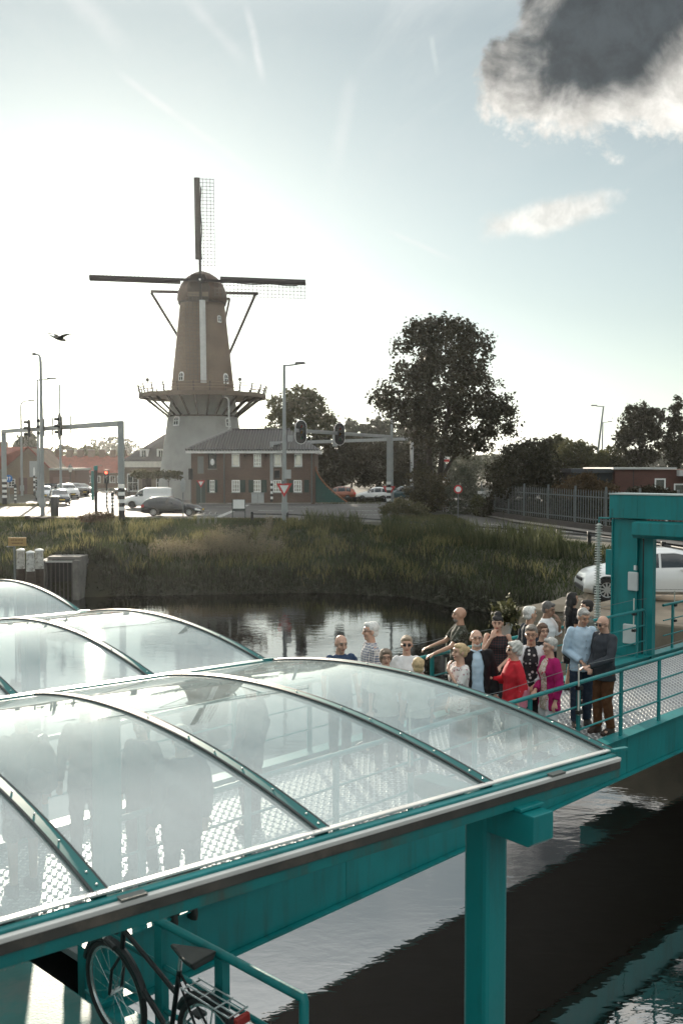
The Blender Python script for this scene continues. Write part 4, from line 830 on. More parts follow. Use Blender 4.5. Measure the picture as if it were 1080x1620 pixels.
def gantry_left():
    d0 = HC * F / (825 - 738); d1 = HC * F / (800 - 738); A = G(193, 825); B = G(8, 800); t = thing('traffic_gantry', 'grey portal gantry with three traffic lights over the left road', 'gantry', (A.x, A.y, 0), 0)
    Bl = Vector((B.x - A.x, B.y - A.y, 0)); z0, z1 = 6.75, 7.15
    for q, h, r in ((Vector((0, 0, 0)), z0, .19), (Bl, z1, .19)):
        MB().bb(q.x - r, q.x + r, q.y - r, q.y + r, 2.5, h).build('post', POLE, t, bevel=.03); striped(t, 0, .5, 2.495, .22, 4, q.x, q.y); MB().lathe([(.26, 0), (.22, .5)], 12, (q.x, q.y, 0)).build('post_foot', BLKWHT_B, t)
    MB().bar((0, 0, z0 - .16), (Bl.x, Bl.y, z1 - .16), .3, .36).build('beam', POLE, t, bevel=.03)
    for f, px in ((.40, 130), (.555, 100), (.685, 75)):
        c = Vector((0, 0, z0)).lerp(Vector((Bl.x, Bl.y, z1)), f); signal(t, c + Vector((-.25, -.4, -.1)), R(-62) if px != 75 else R(-70), 2.05, 1.15, edge=False)
        MB().tube([c + Vector((.5, .1, -.75)), c + Vector((.5, .1, .75))], .06, 6).build('bracket', POLE, t, True)
gantry_left()
def gantry_right():
    A = G(430, 797); B = G(651, 790); t = thing('traffic_gantry', 'pale portal gantry beside the brick house carrying no lights', 'gantry', (A.x, A.y, 0), 0); Bl = B - A; PW = mat('pole_pale', (.36, .37, .37), .5, .2); h = 6.15; hb = (738 - 692) * B.y / F + HC
    for q, hh in ((Vector((0, 0, 0)), h), (Bl, hb)): MB().bb(q.x - .17, q.x + .17, q.y - .17, q.y + .17, 2.3, hh).build('post', PW, t, bevel=.03); striped(t, 0, .2, 2.295, .2, 4, q.x, q.y)
    MB().bar((0, 0, h - .16), (Bl.x, Bl.y, hb - .16), .28, .32).build('beam', PW, t, bevel=.03)
    for f in (.12, .2, .42): c = Vector((0, 0, h)).lerp(Vector((Bl.x, Bl.y, hb)), f); MB().tube([c + Vector((0, -.3, -.7)), c + Vector((0, -.3, .55))], .26, 8).build('detector', PW, t, True)
    MB().box((.55, -.25, 2.9), (.5, .3, .8)).build('rear_signal', BLACK, t)
    C = G(614.5, 801); E = D(467, 681, 80); t2 = thing('traffic_signal_mast', 'pale mast with long arm and two oval traffic lights', 'traffic light', (C.x, C.y, 0), 0); zc = (738 - 689) * C.y / F + HC
    MB().bb(-.18, .18, -.18, .18, 2.3, zc).build('post', PW, t2, bevel=.03); striped(t2, 0, .2, 2.295, .21, 4)
    El = E - Vector((C.x, C.y, 0)); MB().bar((0, 0, zc - .12), El, .24, .28).build('arm', PW, t2, bevel=.03)
    for px, py in ((475, 682), (531.5, 683.5)):
        f = (614.5 - px) / (614.5 - 467) ; c = Vector((0, 0, zc)).lerp(El, f); signal(t2, c + Vector((0, -.35, -.12)), R(22), 1.85, .9)
gantry_right()
def small(name, label, cat, px, base_py, z=0.0, group=None, d=None):
    p = G(px, base_py, z) if d is None else Vector((D(px, base_py, d).x, d, z)); return thing(name, label, cat, p, 0, group), p.y / F
# no entry + parking on the white lamp
t, k = small('no_entry_sign', 'round red no entry sign above the parking sign', 'road sign', 363, 792); t.location.y -= .25
z = (738 - 747) * k + HC; MB().disc((0, 0, z), .45, (0, 1, 0), .03, 24).build('disc', RED, t); MB().bb(-.32, .32, -.03, -.02, z - .07, z + .07).build('white_bar', WHITE, t); MB().bar((0, .02, z), (0, .24, z), .06).build('clamp', GALV, t)
t, k = small('parking_sign', 'white board with blue parking square on the lamp post', 'road sign', 363, 792); t.location.y -= .25
z = (738 - 762) * k + HC; MB().bb(-.42, .42, -.015, .015, z - .7, z + .68).build('board', WHITE, t); MB().bb(-.24, .24, -.03, -.018, z - .4, z + .42).build('blue_square', BLUE, t)
m_ = MB(); m_.bb(-.13, -.05, -.04, -.031, z - .26, z + .3); m_.tube([(-.05, -.035, z + .26), (.06, -.035, z + .26), (.12, -.035, z + .17), (.06, -.035, z + .06), (-.05, -.035, z + .06)], .035, 6); m_.build('letter_p', WHITE, t); MB().bar((0, .0, z), (0, .24, z), .06).build('clamp', GALV, t)
def arrow_disc(px, py, base_py, label, r, d=None):
    t, k = small('mandatory_sign', label, 'road sign', px, base_py, d=d); z = (738 - py) * k + HC
    MB().tube([(0, .04, 0), (0, .04, z + r)], .04, 8).build('post', GALV, t, True); MB().disc((0, 0, z), r, (0, 1, 0), .03, 24).build('disc', BLUE, t)
    for s_ in (-1, 1):
        m_ = MB(); m_.bar((s_ * r * .3, -.02, z - r * .45), (s_ * r * .3, -.02, z + r * .2), r * .16, .012, (0, 1, 0)); m_.prism([(s_ * r * .3 - r * .25, z + r * .15), (s_ * r * .3 + r * .25, z + r * .15), (s_ * r * .3, z + r * .55)], -.028, -.016); m_.build('white_symbol', WHITE, t)
arrow_disc(15, 757, 799, 'blue round sign with two white symbols at the left edge', .36)
arrow_disc(317, 753, 791, 'blue round sign above the give way sign at the mill', .42)
# round sign by the shrub, small signs
t, k = small('speed_sign', 'round red rimmed sign half hidden by the grey shrub', 'road sign', 724, 822); z = (738 - 774) * k + HC
MB().tube([(0, .03, 0), (0, .03, z + .2)], .035, 8).build('post', GALV, t, True); MB().disc((0, 0, z), .30, (0, 1, 0), .03, 20).build('red_ring', RED, t); MB().disc((0, -.02, z), .2, (0, 1, 0), .02, 20).build('white_field', WHITE, t)
t, k = small('notice_board', 'red and white notice behind the big tree trunks', 'sign', 704, 770, d=95); z = (738 - 727) * k + HC
MB().bb(-.4, .4, 0, .03, z - .25, z + .25).build('board', WHITE, t); MB().bb(-.38, .38, -.012, -.002, z - .22, z + .02).build('red_panel', RED, t); MB().tube([(0, .06, 0), (0, .06, z)], .04, 6).build('post', GALV, t)
t, k = small('information_board', 'blank white board on two dark legs beside the black hatchback', 'sign', 378, 823)
z0, z1 = (738 - 808) * k + HC, (738 - 790) * k + HC; w_ = 20 * k / 2
for s_ in (-1, 1): MB().bb(s_ * w_ - .035, s_ * w_ + .035, -.03, .03, 0, z1).build('leg', mat('dark_green', (.03, .045, .04), .5), t)
MB().bb(-w_ + .04, w_ - .04, -.02, .02, z0 + .15, z1 - .02).build('panel', WHITE, t); MB().bb(-w_ + .04, w_ - .04, -.025, .025, z0 - .04, z0 + .148).build('lower_rail', mat('dark_green'), t)
t, k = small('utility_cabinet', 'pale grey utility cabinet against the brick house front', 'cabinet', 408, 797); MB().bb(-.62, .62, -.3, .1, .02, 1.05).build('body', mat('cabinet_grey', (.42, .43, .42), .6), t, bevel=.03); MB().bb(-.66, .66, -.34, .12, 1.052, 1.12).build('lid', mat('cabinet_grey'), t)
MB().bb(-.01, .01, -.306, -.301, .1, 1.0).build('door_gap', BLACK, t)
for i, (px, py) in enumerate(((337, 794), (363, 795))):
    t, k = small('planter', ('white tapered planter by the house door', 'white tapered planter under the parking sign')[i], 'planter', px, py, group='planters'); MB().lathe([(.28, 0), (.4, .7), (.36, .7), (.34, .6)], 12).build('pot', WHITE, t, True)
    P = RNG.normal(0, .16, (160, 3)) + np.array([0, 0, .9]); V, Q = leaves(P, .14); fast_mesh('plant', V, Q, LEAF_M, t)
# litter bin + low wall, cabinets
t, k = small('litter_bin', 'tall black cylindrical bin beside the curved street lamp', 'bin', 87, 817); MB().lathe([(.26, 0), (.28, .1), (.28, 1.35), (.24, 1.42)], 16).build('body', BLACK, t, True); MB().lathe([(.33, 1.42), (.33, 1.5), (.1, 1.54)], 16).build('lid', mat('bin_lid', (.35, .33, .28), .5), t, True)
t, k = small('timber_edging', 'low dark timber edging before the black bin', 'edging', 87, 824)
MB().bb(-1.7, 1.7, -.12, .12, 0, .26).build('beam', WOODD, t)
for s_ in (-1, 1): MB().bb(s_ * 1.85 - .14, s_ * 1.85 + .14, -.16, .16, 0, .36).build('stub', WOODD, t)
t, k = small('signpost', 'teal signpost with hanging board beside the gantry leg', 'sign', 152.5, 810); z = (738 - 742) * k + HC
MB().bb(-.11, .11, -.1, .1, 0, z - .1).build('post', BLACK, t); MB().bb(-.13, .13, -.12, .12, z - .098, z + .25).build('head', TEAL, t); MB().bb(-.36, -.16, -.05, .05, .95, z - .15).build('board', mat('board_teal', (.05, .20, .19), .5), t); MB().bb(.0, .48, -.13, .13, z + .252, z + .3).build('arm', mat('bin_lid'), t)
t, k = small('traffic_light', 'low traffic light showing red before the parked bicycles', 'traffic light', 169.5, 803); z = (738 - 754) * k + HC
MB().tube([(0, 0, 0), (0, 0, z)], .06, 8).build('post', BLACK, t); striped(t, 0, .1, 1.5, .1, 4); MB().bb(-.2, .2, -.16, .12, z - .6, z + .6).build('housing', BLACK, t, bevel=.02)
MB().disc((0, -.17, z + .36), .13, (0, 1, 0), .02, 14).build('red_lens', mat('red_lit', (.6, .05, .03), .3, emit=((1, .12, .06), 2.5)), t)
for i in (0, -1): MB().disc((0, -.17, z + .36 * i), .13, (0, 1, 0), .02, 14).build('dark_lens', GLASSD, t)
t, k = small('direction_sign', 'dark louvred signal head on the mill wall', 'traffic light', 302.5, 797); z = (738 - 750) * k + HC
MB().bb(-.2, .2, -.2, 0, z - .55, z + .55).build('housing', BLACK, t); MB().tube([(0, .03, 0), (0, .03, z)], .05, 8).build('post', GALV, t)
for i in (-1, 0, 1): MB().bb(-.2, .2, -.42, -.2, z + i * .36 + .1, z + i * .36 + .13).build('visor', BLACK, t)
for i, (px, py, h, lab) in enumerate(((55, 785, 3.6, 'striped bollard post before the brick gable'), (25, 798, 2.0, 'striped bollard beside the blue round sign'), (298.5, 790, 2.6, 'striped bollard at the mill wall'), (326, 793, 1.5, 'short striped bollard at the house door'), (178.5, 812, 1.7, 'dark striped bollard right of the red traffic light'), (88, 797, 1.9, 'striped bollard in front of the dark oncoming car'))):
    t, k = small('striped_bollard', lab, 'bollard', px, py, group='striped bollards'); MB().lathe([(.12, 0), (.12, .3)], 10).build('foot', BLKWHT_B, t); striped(t, 0, .301, h * .8, .11, 4); MB().lathe([(.13, h * .8 + .001), (.13, h * .93), (.05, h)], 10).build('cap', BLKWHT_B if i else WHITE, t)
for i, (px, py, top, lab) in enumerate(((112, 785, 736, 'black street lantern before the terraced houses'), (261, 789, 729, 'black street lantern before the mill base'), (199, 783, 732, 'black street lantern half behind the gantry leg'))):
    t, k = small('street_lantern', lab, 'lantern', px, py, group='street lanterns'); h = (738 - top) * k + HC
    MB().lathe([(.16, 0), (.12, .5), (.06, .7), (.05, h - 1.0), (.09, h - .95), (.05, h - .9)], 10).build('post', BLACK, t, True)
    MB().lathe([(.16, h - .85), (.30, h - .3), (.3, h - .28)], 6).build('glass', mat('lantern_glass', (.75, .74, .68), .2, var=.05), t); MB().lathe([(.36, h - .279), (.2, h - .1), (.06, h + .05), (.02, h + .25)], 6).build('roof', BLACK, t)
t, k = small('mirror_sign', 'back of a small oval sign in front of the black hatchback', 'sign', 290, 822); z = (738 - 768) * k + HC
MB().tube([(0, 0, 0), (0, 0, z + .3)], .045, 8).build('post', GALV, t, True); MB().ball((0, -.05, z), (.19, .05, .5), 14, 10).build('plate', mat('sign_back', (.35, .36, .36), .5), t, True)
t, k = small('switch_cabinet', 'grey cabinet on the lamp post with give way sign', 'cabinet', 453, 826); t.location.y -= .2; z = (738 - 750) * k + HC; MB().bb(-.12, .32, -.1, .1, z - .3, z + .3).build('body', mat('cabinet_grey'), t); MB().bb(-.3, -.13, -.1, .1, z - .65, z - .45).build('clamp', GALV, t)
t, k = small('panel_sign', 'grey sign panel seen from behind near the brick gable', 'sign', 54, 785); z = (738 - 742) * k + HC
MB().bb(-.5, .5, 0, .05, z - 1.0, z + 1.0).build('panel', mat('sign_back'), t); MB().tube([(0, .1, 0), (0, .1, z)], .05, 8).build('post', GALV, t)
# tubular bicycle stand on the verge
t, k = small('bicycle_stand', 'galvanised tubular bicycle stand on the grass verge', 'bicycle stand', 327, 828)
for i in range(4):
    x = -.55 + i * .38; MB().tube([(x, -.3, 0), (x, -.3, .62), (x + .05, -.1, .72), (x + .05, .25, .72), (x, .4, .6), (x, .4, 0)], .025, 6).build('hoop', GALV, t, True)
for y in (-.3, .4): MB().tube([(-.6, y, .5), (.72, y, .5)], .025, 6).build('rail', GALV, t, True)
# low black railing along the bank top
def low_railing():
    pts = [(-8.9, 67.5), (-6.0, 66.9), (-3.6, 66.2), (-1.4, 63.9), (.9, 61.3), (3.1, 58.6), (4.8, 56.0), (6.6, 53.4), (8.1, 51.2), (9.3, 49.4), (10.4, 47.8), (11.5, 46.2), (12.4, 43.2), (13.0, 40.2), (13.5, 37.2), (13.8, 34.2)][1:]
    t = thing('low_railing', 'low black railing along the top of the bank', 'railing', (pts[0][0], pts[0][1], 0), 0); o = Vector((pts[0][0], pts[0][1], 0)); BL = mat('railing_black', (.018, .018, .018), .5)
    L_ = [Vector((x, y, float(hill(x, y)))) - o for x, y in pts]
    for a in L_: MB().box((a.x, a.y, a.z + .3), (.17, .17, .72)).build('post', BL, t, bevel=.01)
    for a, b in zip(L_[:-1], L_[1:]): MB().tube([a + Vector((0, 0, .52)), b + Vector((0, 0, .52))], .045, 6).build('rail', BL, t, True)
low_railing()
# palisade fence on a low wall
def palisade():
    pts = [Vector(p) for p in ((10.6, 75.6, 0), (12.1, 66, 0), (14.6, 55, 0), (17.2, 45, 0), (21, 34, 0))]
    W_ = thing('fence_wall', 'low dark brick wall under the palisade fence', 'wall', pts[0]); t = thing('palisade_fence', 'galvanised palisade fence with pointed pales above the road', 'fence', pts[0] + Vector((0, 0, .42)))
    BW = brick_mat('low_wall_brick', (.06, .05, .045), (.05, .042, .038), (.08, .07, .065)); pm = MB().prism([(-.035, 0), (.035, 0), (.035, 1.78), (0, 1.9), (-.035, 1.78)], -.008, .008); pale = pm.build('pale', GALV, t); first = True; o = pts[0]
    cnt = 0
    for a, b in zip(pts[:-1], pts[1:]):
        d = (b - a); L_ = d.length; d.normalize(); ang = math.atan2(d.y, d.x); n = int(L_ / .31)
        MB().bar(a - o + Vector((0, 0, .21)), b - o + Vector((0, 0, .21)), .24, .42).build('wall_section', BW, W_)
        for zr in (.28, 1.55): MB().bar(a - o + Vector((0, 0, zr)), b - o + Vector((0, 0, zr)), .05, .06).build('rail', GALV, t)
        np_ = max(1, round(L_ / 3.6))
        for i in range(np_): p = a.lerp(b, i / np_) - o; MB().bar(p, p + Vector((0, 0, 2.15)), .1, .1).build('post', GALV, t)
        for i in range(n):
            p = a.lerp(b, (i + .5) / n) - o
            q = pale if first else pale.copy()
            if not first: col.objects.link(q); q.parent = t
            first = False; cnt += 1; nrm = Vector((d.y, -d.x, 0)) * .04; q.location = p + nrm * (-1 if nrm.x > 0 else 1) + Vector((0, 0, .06)); q.rotation_euler = (0, 0, ang)
    MB().bb(-.32, .28, -.35, -.3, 1.2, 1.42).build('name_plate', WHITE, t)
palisade()
# low rail before the hedge
t = thing('hedge_rail', 'low timber rail along the parking hedge', 'railing', (-6 + 3.4, 100.6, 0))
for i in range(9): MB().box((i * 1.0, 0, .3), (.12, .12, .6)).build('post', BLACK, t)
MB().bar((-.2, 0, .55), (8.4, 0, .55), .06, .1).build('rail', BLACK, t)
# mooring piles, culvert, yellow notice
def culvert():
    PW = mat('pile_wood', (.055, .04, .03), .85, var=.35, scale=6, bump=.4, bscale=20, dirt=(.10, .085, .07), dscale=3); TOP = mat('pile_paint', (.55, .54, .50), .7, var=.3, scale=7, dirt=(.12, .10, .08), dscale=6)
    for i, (px, top) in enumerate(((33, 869), (48.5, 872.5), (62.5, 869))):
        d = 41.0 if i != 1 else 40.3; p = D(px, top, d); h = p.z - ZW
        t = thing('mooring_pile', ('mooring pile under the yellow notice, leftmost of three', 'shorter mooring pile in the middle of three', 'mooring pile next to the culvert, rightmost of three')[i], 'pile', (p.x, d, ZW - 1), 0, 'mooring piles')
        MB().lathe([(.19, 0), (.185, h - .35 + 1 - .45)], 12).build('shaft', PW, t, True); MB().lathe([(.178, h + .2), (.16, h + .94)], 12).build('painted_top', TOP, t, True); MB().lathe([(.185, h + .941), (.17, h + .99), (.03, h + 1.04)], 12).build('cap', WHITE, t, True)
    CD = 44.6; p = D(72, 880, CD); t = thing('culvert', 'concrete culvert outlet with vertical bar screen at the waterline', 'culvert', (p.x, CD, ZW - .6), 0); w_ = (125 - 72) * CD / F; h = (945 - 882) * CD / F + .6
    CONCD = mat('wet_concrete', (.17, .16, .145), .85, var=.25, scale=2, bump=.2, dirt=(.08, .075, .065), dscale=1.5); MB().bb(0, w_, .35, 2.2, h - .001, h + .13).build('lintel', CONCD, t); MB().bb(w_ - .26, w_, -.1, 2.2, 0, h - .01).build('side_wall', CONCD, t); MB().bb(-.3, -.05, .0, 2.2, 0, h - .01).build('side_wall', CONCD, t); MB().bb(-.05, w_ - .26, 1.2, 1.3, 0, h - .01).build('dark_back', BLACK, t)
    for i in range(7): x = .02 + i * (w_ - .3) / 6.5; MB().bb(x, x + .035, .12, .16, 0, h - .12).build('bar', mat('rusty_bar', (.09, .08, .075), .7), t)
    MB().bb(-.04, w_ - .27, .1, .2, h - .11, h - .03).build('top_rail', mat('bar_light', (.45, .44, .42), .5), t)
    p = D(28, 857, 40.4); t = thing('notice_sign', 'yellow notice board with unreadable lines beside the mooring piles', 'sign', (p.x, 40.4, ZW - 1), 0); z = p.z - ZW + 1; k = 40.4 / F
    YL = mat('notice_yellow', (.40, .26, .10), .6, var=.08); MB().bb(-14.5 * k, 14 * k, -.02, .02, z - 7 * k, z + 7 * k).build('board', YL, t)
    m_ = MB()
    for zz_, a, b in ((.07, -.26, .24), (-.06, -.22, .2)):
        x = a
        while x < b: m_.bb(x, x + .028, -.026, -.0205, z + zz_ - .02, z + zz_ + .02); x += .028 + random.choice((.008, .008, .03))
    m_.build('lettering', mat('notice_ink', (.13, .07, .03), .6), t); MB().tube([(-.14, .05, 0), (-.14, .05, z)], .045, 8).build('post', GALV, t, True); MB().bar((-.45, .04, z - .2), (-.2, .04, z - .2), .04).build('bracket', GALV, t)
culvert()
# ================================================================== VEHICLES (local: +x forward, z up)
def car(name, label, loc, rz, L_, W_, H_, top, belt, paint, wb, wheel_r=.31, zb=.2, win=None, ws=None, rw=None, group='parked and passing cars', rim=None, van=False, near=False, cat='car'):
    t = thing(name, label, cat, loc, rz, group); hw = W_ / 2
    tx, tz = np.array([a for a, _ in top]) * L_ - L_ / 2, np.array([b for _, b in top]) * H_
    bx, bz = np.array([a for a, _ in belt]) * L_ - L_ / 2, np.array([b for _, b in belt]) * H_
    def sect(x):
        T = float(np.interp(x, tx, tz)); B = min(float(np.interp(x, bx, bz)), T - .03); e = abs(x) / (L_ / 2); w_ = hw * (1 - .16 * max(0, (e - .72) / .28) ** 2.2); g = max(0.0, min(1.0, (T - B) / (.28 * H_)))
        wr = w_ * ((.80 if not van else .90) * g + .84 * (1 - g)); zz_ = zb + .06 * max(0, (e - .85) / .15)
        return [(0, zz_), (.82 * w_, zz_), (.965 * w_, zz_ + .10), (w_, zz_ + .45 * (B - zz_)), (.985 * w_, B - .05), (.945 * w_, B), ((.945 * w_ + wr) / 2 + .012, (B + T - .05 * g) / 2 + .01), (wr, T - .055 * g - .02), (wr * .74, T - .008), (0, T)]
    ns = 44; xs = np.linspace(-L_ / 2 + .001, L_ / 2 - .001, ns); V = []
    for x in xs:
        s = sect(x); V += [(x, y, z) for y, z in s] + [(x, -y, z) for y, z in s[-2:0:-1]]
    m = 18; Fc = [(i * m + j, i * m + (j + 1) % m, (i + 1) * m + (j + 1) % m, (i + 1) * m + j) for i in range(ns - 1) for j in range(m)] + [tuple(range(m - 1, -1, -1)), tuple((ns - 1) * m + j for j in range(m))]
    body = MB().add(V, Fc).build('body', paint, t, True)
    xf, xr = wb / 2 + .05 + (.08 if near else 0), -wb / 2 + .05
    CUTS.append((body, [(x, W_, wheel_r * 1.17) for x in (xf, xr)]))
    def S(x, j, side, off):
        s = sect(x); i = min(int(j), 8); f = j - i; y = s[i][0] * (1 - f) + s[i + 1][0] * f; z = s[i][1] * (1 - f) + s[i + 1][1] * f
        ty, tz_ = s[i + 1][0] - s[i][0], s[i + 1][1] - s[i][1]; l = math.hypot(ty, tz_) or 1
        return Vector((x, side * (y + off * tz_ / l), z - off * ty / l + (0)))
    def patch(nm, x0, x1, j0, j1, side, mt, nx=8, nj=3, off=.006):
        vs = [S(x0 + (x1 - x0) * a / nx, j0 + (j1 - j0) * b / nj, side, off) for a in range(nx + 1) for b in range(nj + 1)]
        fs = [(a * (nj + 1) + b, (a + 1) * (nj + 1) + b, (a + 1) * (nj + 1) + b + 1, a * (nj + 1) + b + 1) for a in range(nx) for b in range(nj)]
        return MB().add(vs, fs).build(nm, mt, t, True)
    GL = mat('car_glass', (.02, .026, .03), .04, spec=.9, var=.05)
    for a, b in (win or []):
        for sd in (-1, 1): patch('side_window', a * L_ - L_ / 2, b * L_ - L_ / 2, 5.12, 6.88, sd, GL)
    for nm, rg in (('windscreen', ws), ('rear_window', rw)):
        if rg:
            x0, x1 = rg[0] * L_ - L_ / 2, rg[1] * L_ - L_ / 2; vs = []; nx = 6; ny = 8
            for a in range(nx + 1):
                x = x0 + (x1 - x0) * a / nx; s = sect(x)
                sl = (float(np.interp(x + .05, tx, tz)) - float(np.interp(x - .05, tx, tz))) / .1; nv = Vector((-sl, 0, 1)).normalized() * .012
                for b in range(ny + 1): y = (b / ny * 2 - 1) * s[7][0] * .93; T = np.interp(abs(y), [0, s[8][0], s[7][0]], [s[9][1], s[8][1], s[7][1]]); vs.append((x + nv.x, y, T + nv.z))
            MB().add(vs, [(a * (ny + 1) + b, (a + 1) * (ny + 1) + b, (a + 1) * (ny + 1) + b + 1, a * (ny + 1) + b + 1) for a in range(nx) for b in range(ny)]).build(nm, GL, t, True)
    RIM = rim or mat('alloy_rim', (.5, .5, .5), .3, .7)
    for x in (xf, xr):
        for sd in (-1, 1):
            y = sd * (hw - .115); o = sd * .1
            ty = MB(); pr = [(wheel_r * .64, -.095), (wheel_r * .93, -.1), (wheel_r, -.06), (wheel_r, .06), (wheel_r * .93, .1), (wheel_r * .64, .095)]; seg = 22
            vs = [(x + r * math.cos(2 * math.pi * q / seg), y + b, wheel_r + r * math.sin(2 * math.pi * q / seg)) for r, b in pr for q in range(seg)]
            ty.add(vs, [(i * seg + q, i * seg + (q + 1) % seg, ((i + 1) % 6) * seg + (q + 1) % seg, ((i + 1) % 6) * seg + q) for i in range(6) for q in range(seg)])
            wh = ty.build('wheel', RUBBER, t, True)
            rm = MB(); rm.disc((x, y + sd * .01, wheel_r), wheel_r * .62, (0, 1, 0), .04, 20); MB_dark = rm.build('brake', BLACK, wh)
            rm = MB(); vs = [(x + r * math.cos(2 * math.pi * q / seg), y + sd * b, wheel_r + r * math.sin(2 * math.pi * q / seg)) for r, b in ((wheel_r * .58, .05), (wheel_r * .58, .085), (wheel_r * .66, .09), (wheel_r * .66, .05)) for q in range(seg)]
            rm.add(vs, [(i * seg + q, i * seg + (q + 1) % seg, ((i + 1) % 4) * seg + (q + 1) % seg, ((i + 1) % 4) * seg + q) for i in range(4) for q in range(seg)])
            for q in range(10): a = 2 * math.pi * q / 10 + .2; rm.bar((x, y + sd * .07, wheel_r), (x + wheel_r * .6 * math.cos(a), y + sd * .07, wheel_r + wheel_r * .6 * math.sin(a)), .042, .03, (0, 1, 0))
            rm.disc((x, y + sd * .07, wheel_r), wheel_r * .14, (0, 1, 0), .04, 12); rm.build('rim', RIM, wh)
    zf = float(np.interp(L_ / 2 - .25, tx, tz)); zr = float(np.interp(-L_ / 2 + .1, tx, tz))
    HL = mat('headlight', (.75, .75, .72), .1, spec=.9); TL = mat('taillight', (.38, .015, .012), .2, spec=.8)
    jj = 4.2
    for sd in (-1, 1):
        patch('headlight', L_ / 2 - .42, L_ / 2 - .02, 3.45, 4.7, sd, HL, 5, 2, .012); patch('taillight', -L_ / 2 + .01, -L_ / 2 + .26, 3.5, 4.85, sd, TL, 4, 2, .012)
        mx_ = (ws[0] if ws else .7) * L_ - L_ / 2 + (.1 if ws else 0); zbm = float(np.interp(mx_, bx, bz)); MB().ball((mx_, sd * (hw + .09), zbm + .07), (.07, .11, .075), 10, 7).build('mirror', paint, t, True)
        patch('sill', xr + wheel_r * 1.3, xf - wheel_r * 1.3, 1.6, 2.3, sd, BLACK, 4, 1, .004)
    for sg, nm in ((1, 'front_bumper'), (-1, 'rear_bumper')):
        xe = sg * (L_ / 2 - .03); MB().box((xe, 0, zb + .14), (.10, W_ * .66, .16)).build(nm, BLACK, t, bevel=.03)
        if not near: MB().box((sg * (L_ / 2 + .03), 0, zb + .30), (.02, .5, .11)).build('number_plate', mat('plate_yellow', (.62, .42, .05), .5), t)
    MB().box((L_ / 2 - .0, 0, zb + .38), (.05, W_ * .42, .10)).build('grille', BLACK, t, bevel=.02)
    for (a, b) in (win or [])[:2]:
        for sd in (-1, 1): x = a * L_ - L_ / 2 + .12; p = S(x, 4.0, sd, .015); MB().box(p, (.16, .03, .03)).build('door_handle', paint, t)
    return t
CUTS = []
HATCH = dict(top=[(0, .55), (.015, .66), (.06, .80), (.16, .955), (.30, 1.0), (.46, .985), (.56, .90), (.68, .70), (.80, .635), (.93, .56), (.985, .46), (1, .36)], belt=[(0, .58), (.2, .63), (.6, .60), (.7, .6), (1, .36)], win=[(.13, .25), (.265, .455), (.47, .66)], ws=(.555, .68), rw=(.05, .155))
SUV = dict(top=[(0, .5), (.01, .66), (.05, .84), (.12, .97), (.3, 1.0), (.52, .985), (.62, .88), (.72, .70), (.85, .655), (.95, .6), (.99, .5), (1, .36)], belt=[(0, .58), (.3, .62), (.7, .61), (1, .36)], win=[(.09, .22), (.24, .45), (.465, .66)], ws=(.60, .72), rw=(.04, .115))
SEDAN = dict(top=[(0, .48), (.01, .60), (.04, .69), (.14, .72), (.19, .735), (.30, .93), (.42, 1.0), (.55, .985), (.63, .90), (.76, .69), (.86, .63), (.95, .56), (.99, .46), (1, .36)], belt=[(0, .6), (.2, .665), (.7, .63), (.78, .62), (1, .36)], win=[(.235, .33), (.345, .51), (.525, .72)], ws=(.63, .76), rw=(.19, .295))
VAN = dict(top=[(0, .45), (.005, .9), (.03, .975), (.1, 1.0), (.45, 1.0), (.56, .985), (.66, .90), (.78, .645), (.88, .575), (.96, .52), (.99, .42), (1, .3)], belt=[(0, .58), (.6, .56), (.8, .55), (1, .3)], win=[(.60, .765)], ws=(.665, .785), rw=None)
pb = lambda n, c, r=.25: mat('car_paint_' + n, c, r, .3, var=.03, coat=.8)
WP = mat('car_paint_white', (.74, .74, .73), .3, 0, var=.03, coat=.6)
def at(px, py): return G(px, py, .012)
p = at(236, 803.5); car('delivery_van', 'white delivery van driving left before the mill', p, R(184), 4.2, 1.75, 1.83, paint=WP, wb=2.7, wheel_r=.32, van=True, cat='van', rim=mat('dark_rim', (.06, .06, .06), .5), **VAN)
p = at(274, 816); car('hatchback_car', 'black hatchback with silver wheels driving right', p, R(-3), 4.5, 1.8, 1.46, paint=pb('black', (.018, .018, .021)), wb=2.65, wheel_r=.32, **HATCH)
p = at(95, 797.5); car('hatchback_car', 'dark oncoming car behind the black litter bin', p, R(-68), 4.2, 1.75, 1.45, paint=pb('navy', (.03, .04, .055)), wb=2.55, **HATCH)
p = at(70, 790); car('estate_car', 'silver car half behind the two street lamps', p, R(-72), 4.4, 1.8, 1.5, paint=pb('silver', (.42, .44, .46)), wb=2.6, **HATCH)
p = at(107, 788); car('suv_car', 'white off road car with red tail behind the dark oncoming car', p, R(-58), 4.5, 1.85, 1.7, paint=WP, wb=2.65, wheel_r=.35, **SUV)
p = at(118, 784); car('suv_car', 'dark parked car behind the white off road car', p, R(-40), 4.4, 1.8, 1.65, paint=pb('darkgrey', (.05, .05, .055)), wb=2.6, wheel_r=.34, **SUV)
p = at(131, 783); car('hatchback_car', 'dark red brown parked car at the row end', p, R(-30), 4.1, 1.75, 1.55, paint=pb('maroon', (.07, .025, .02)), wb=2.5, **HATCH)
p = at(92, 782); car('hatchback_car', 'grey parked car farthest back in the left row', p, R(-15), 4.2, 1.75, 1.5, paint=pb('grey', (.16, .17, .18)), wb=2.5, **HATCH)
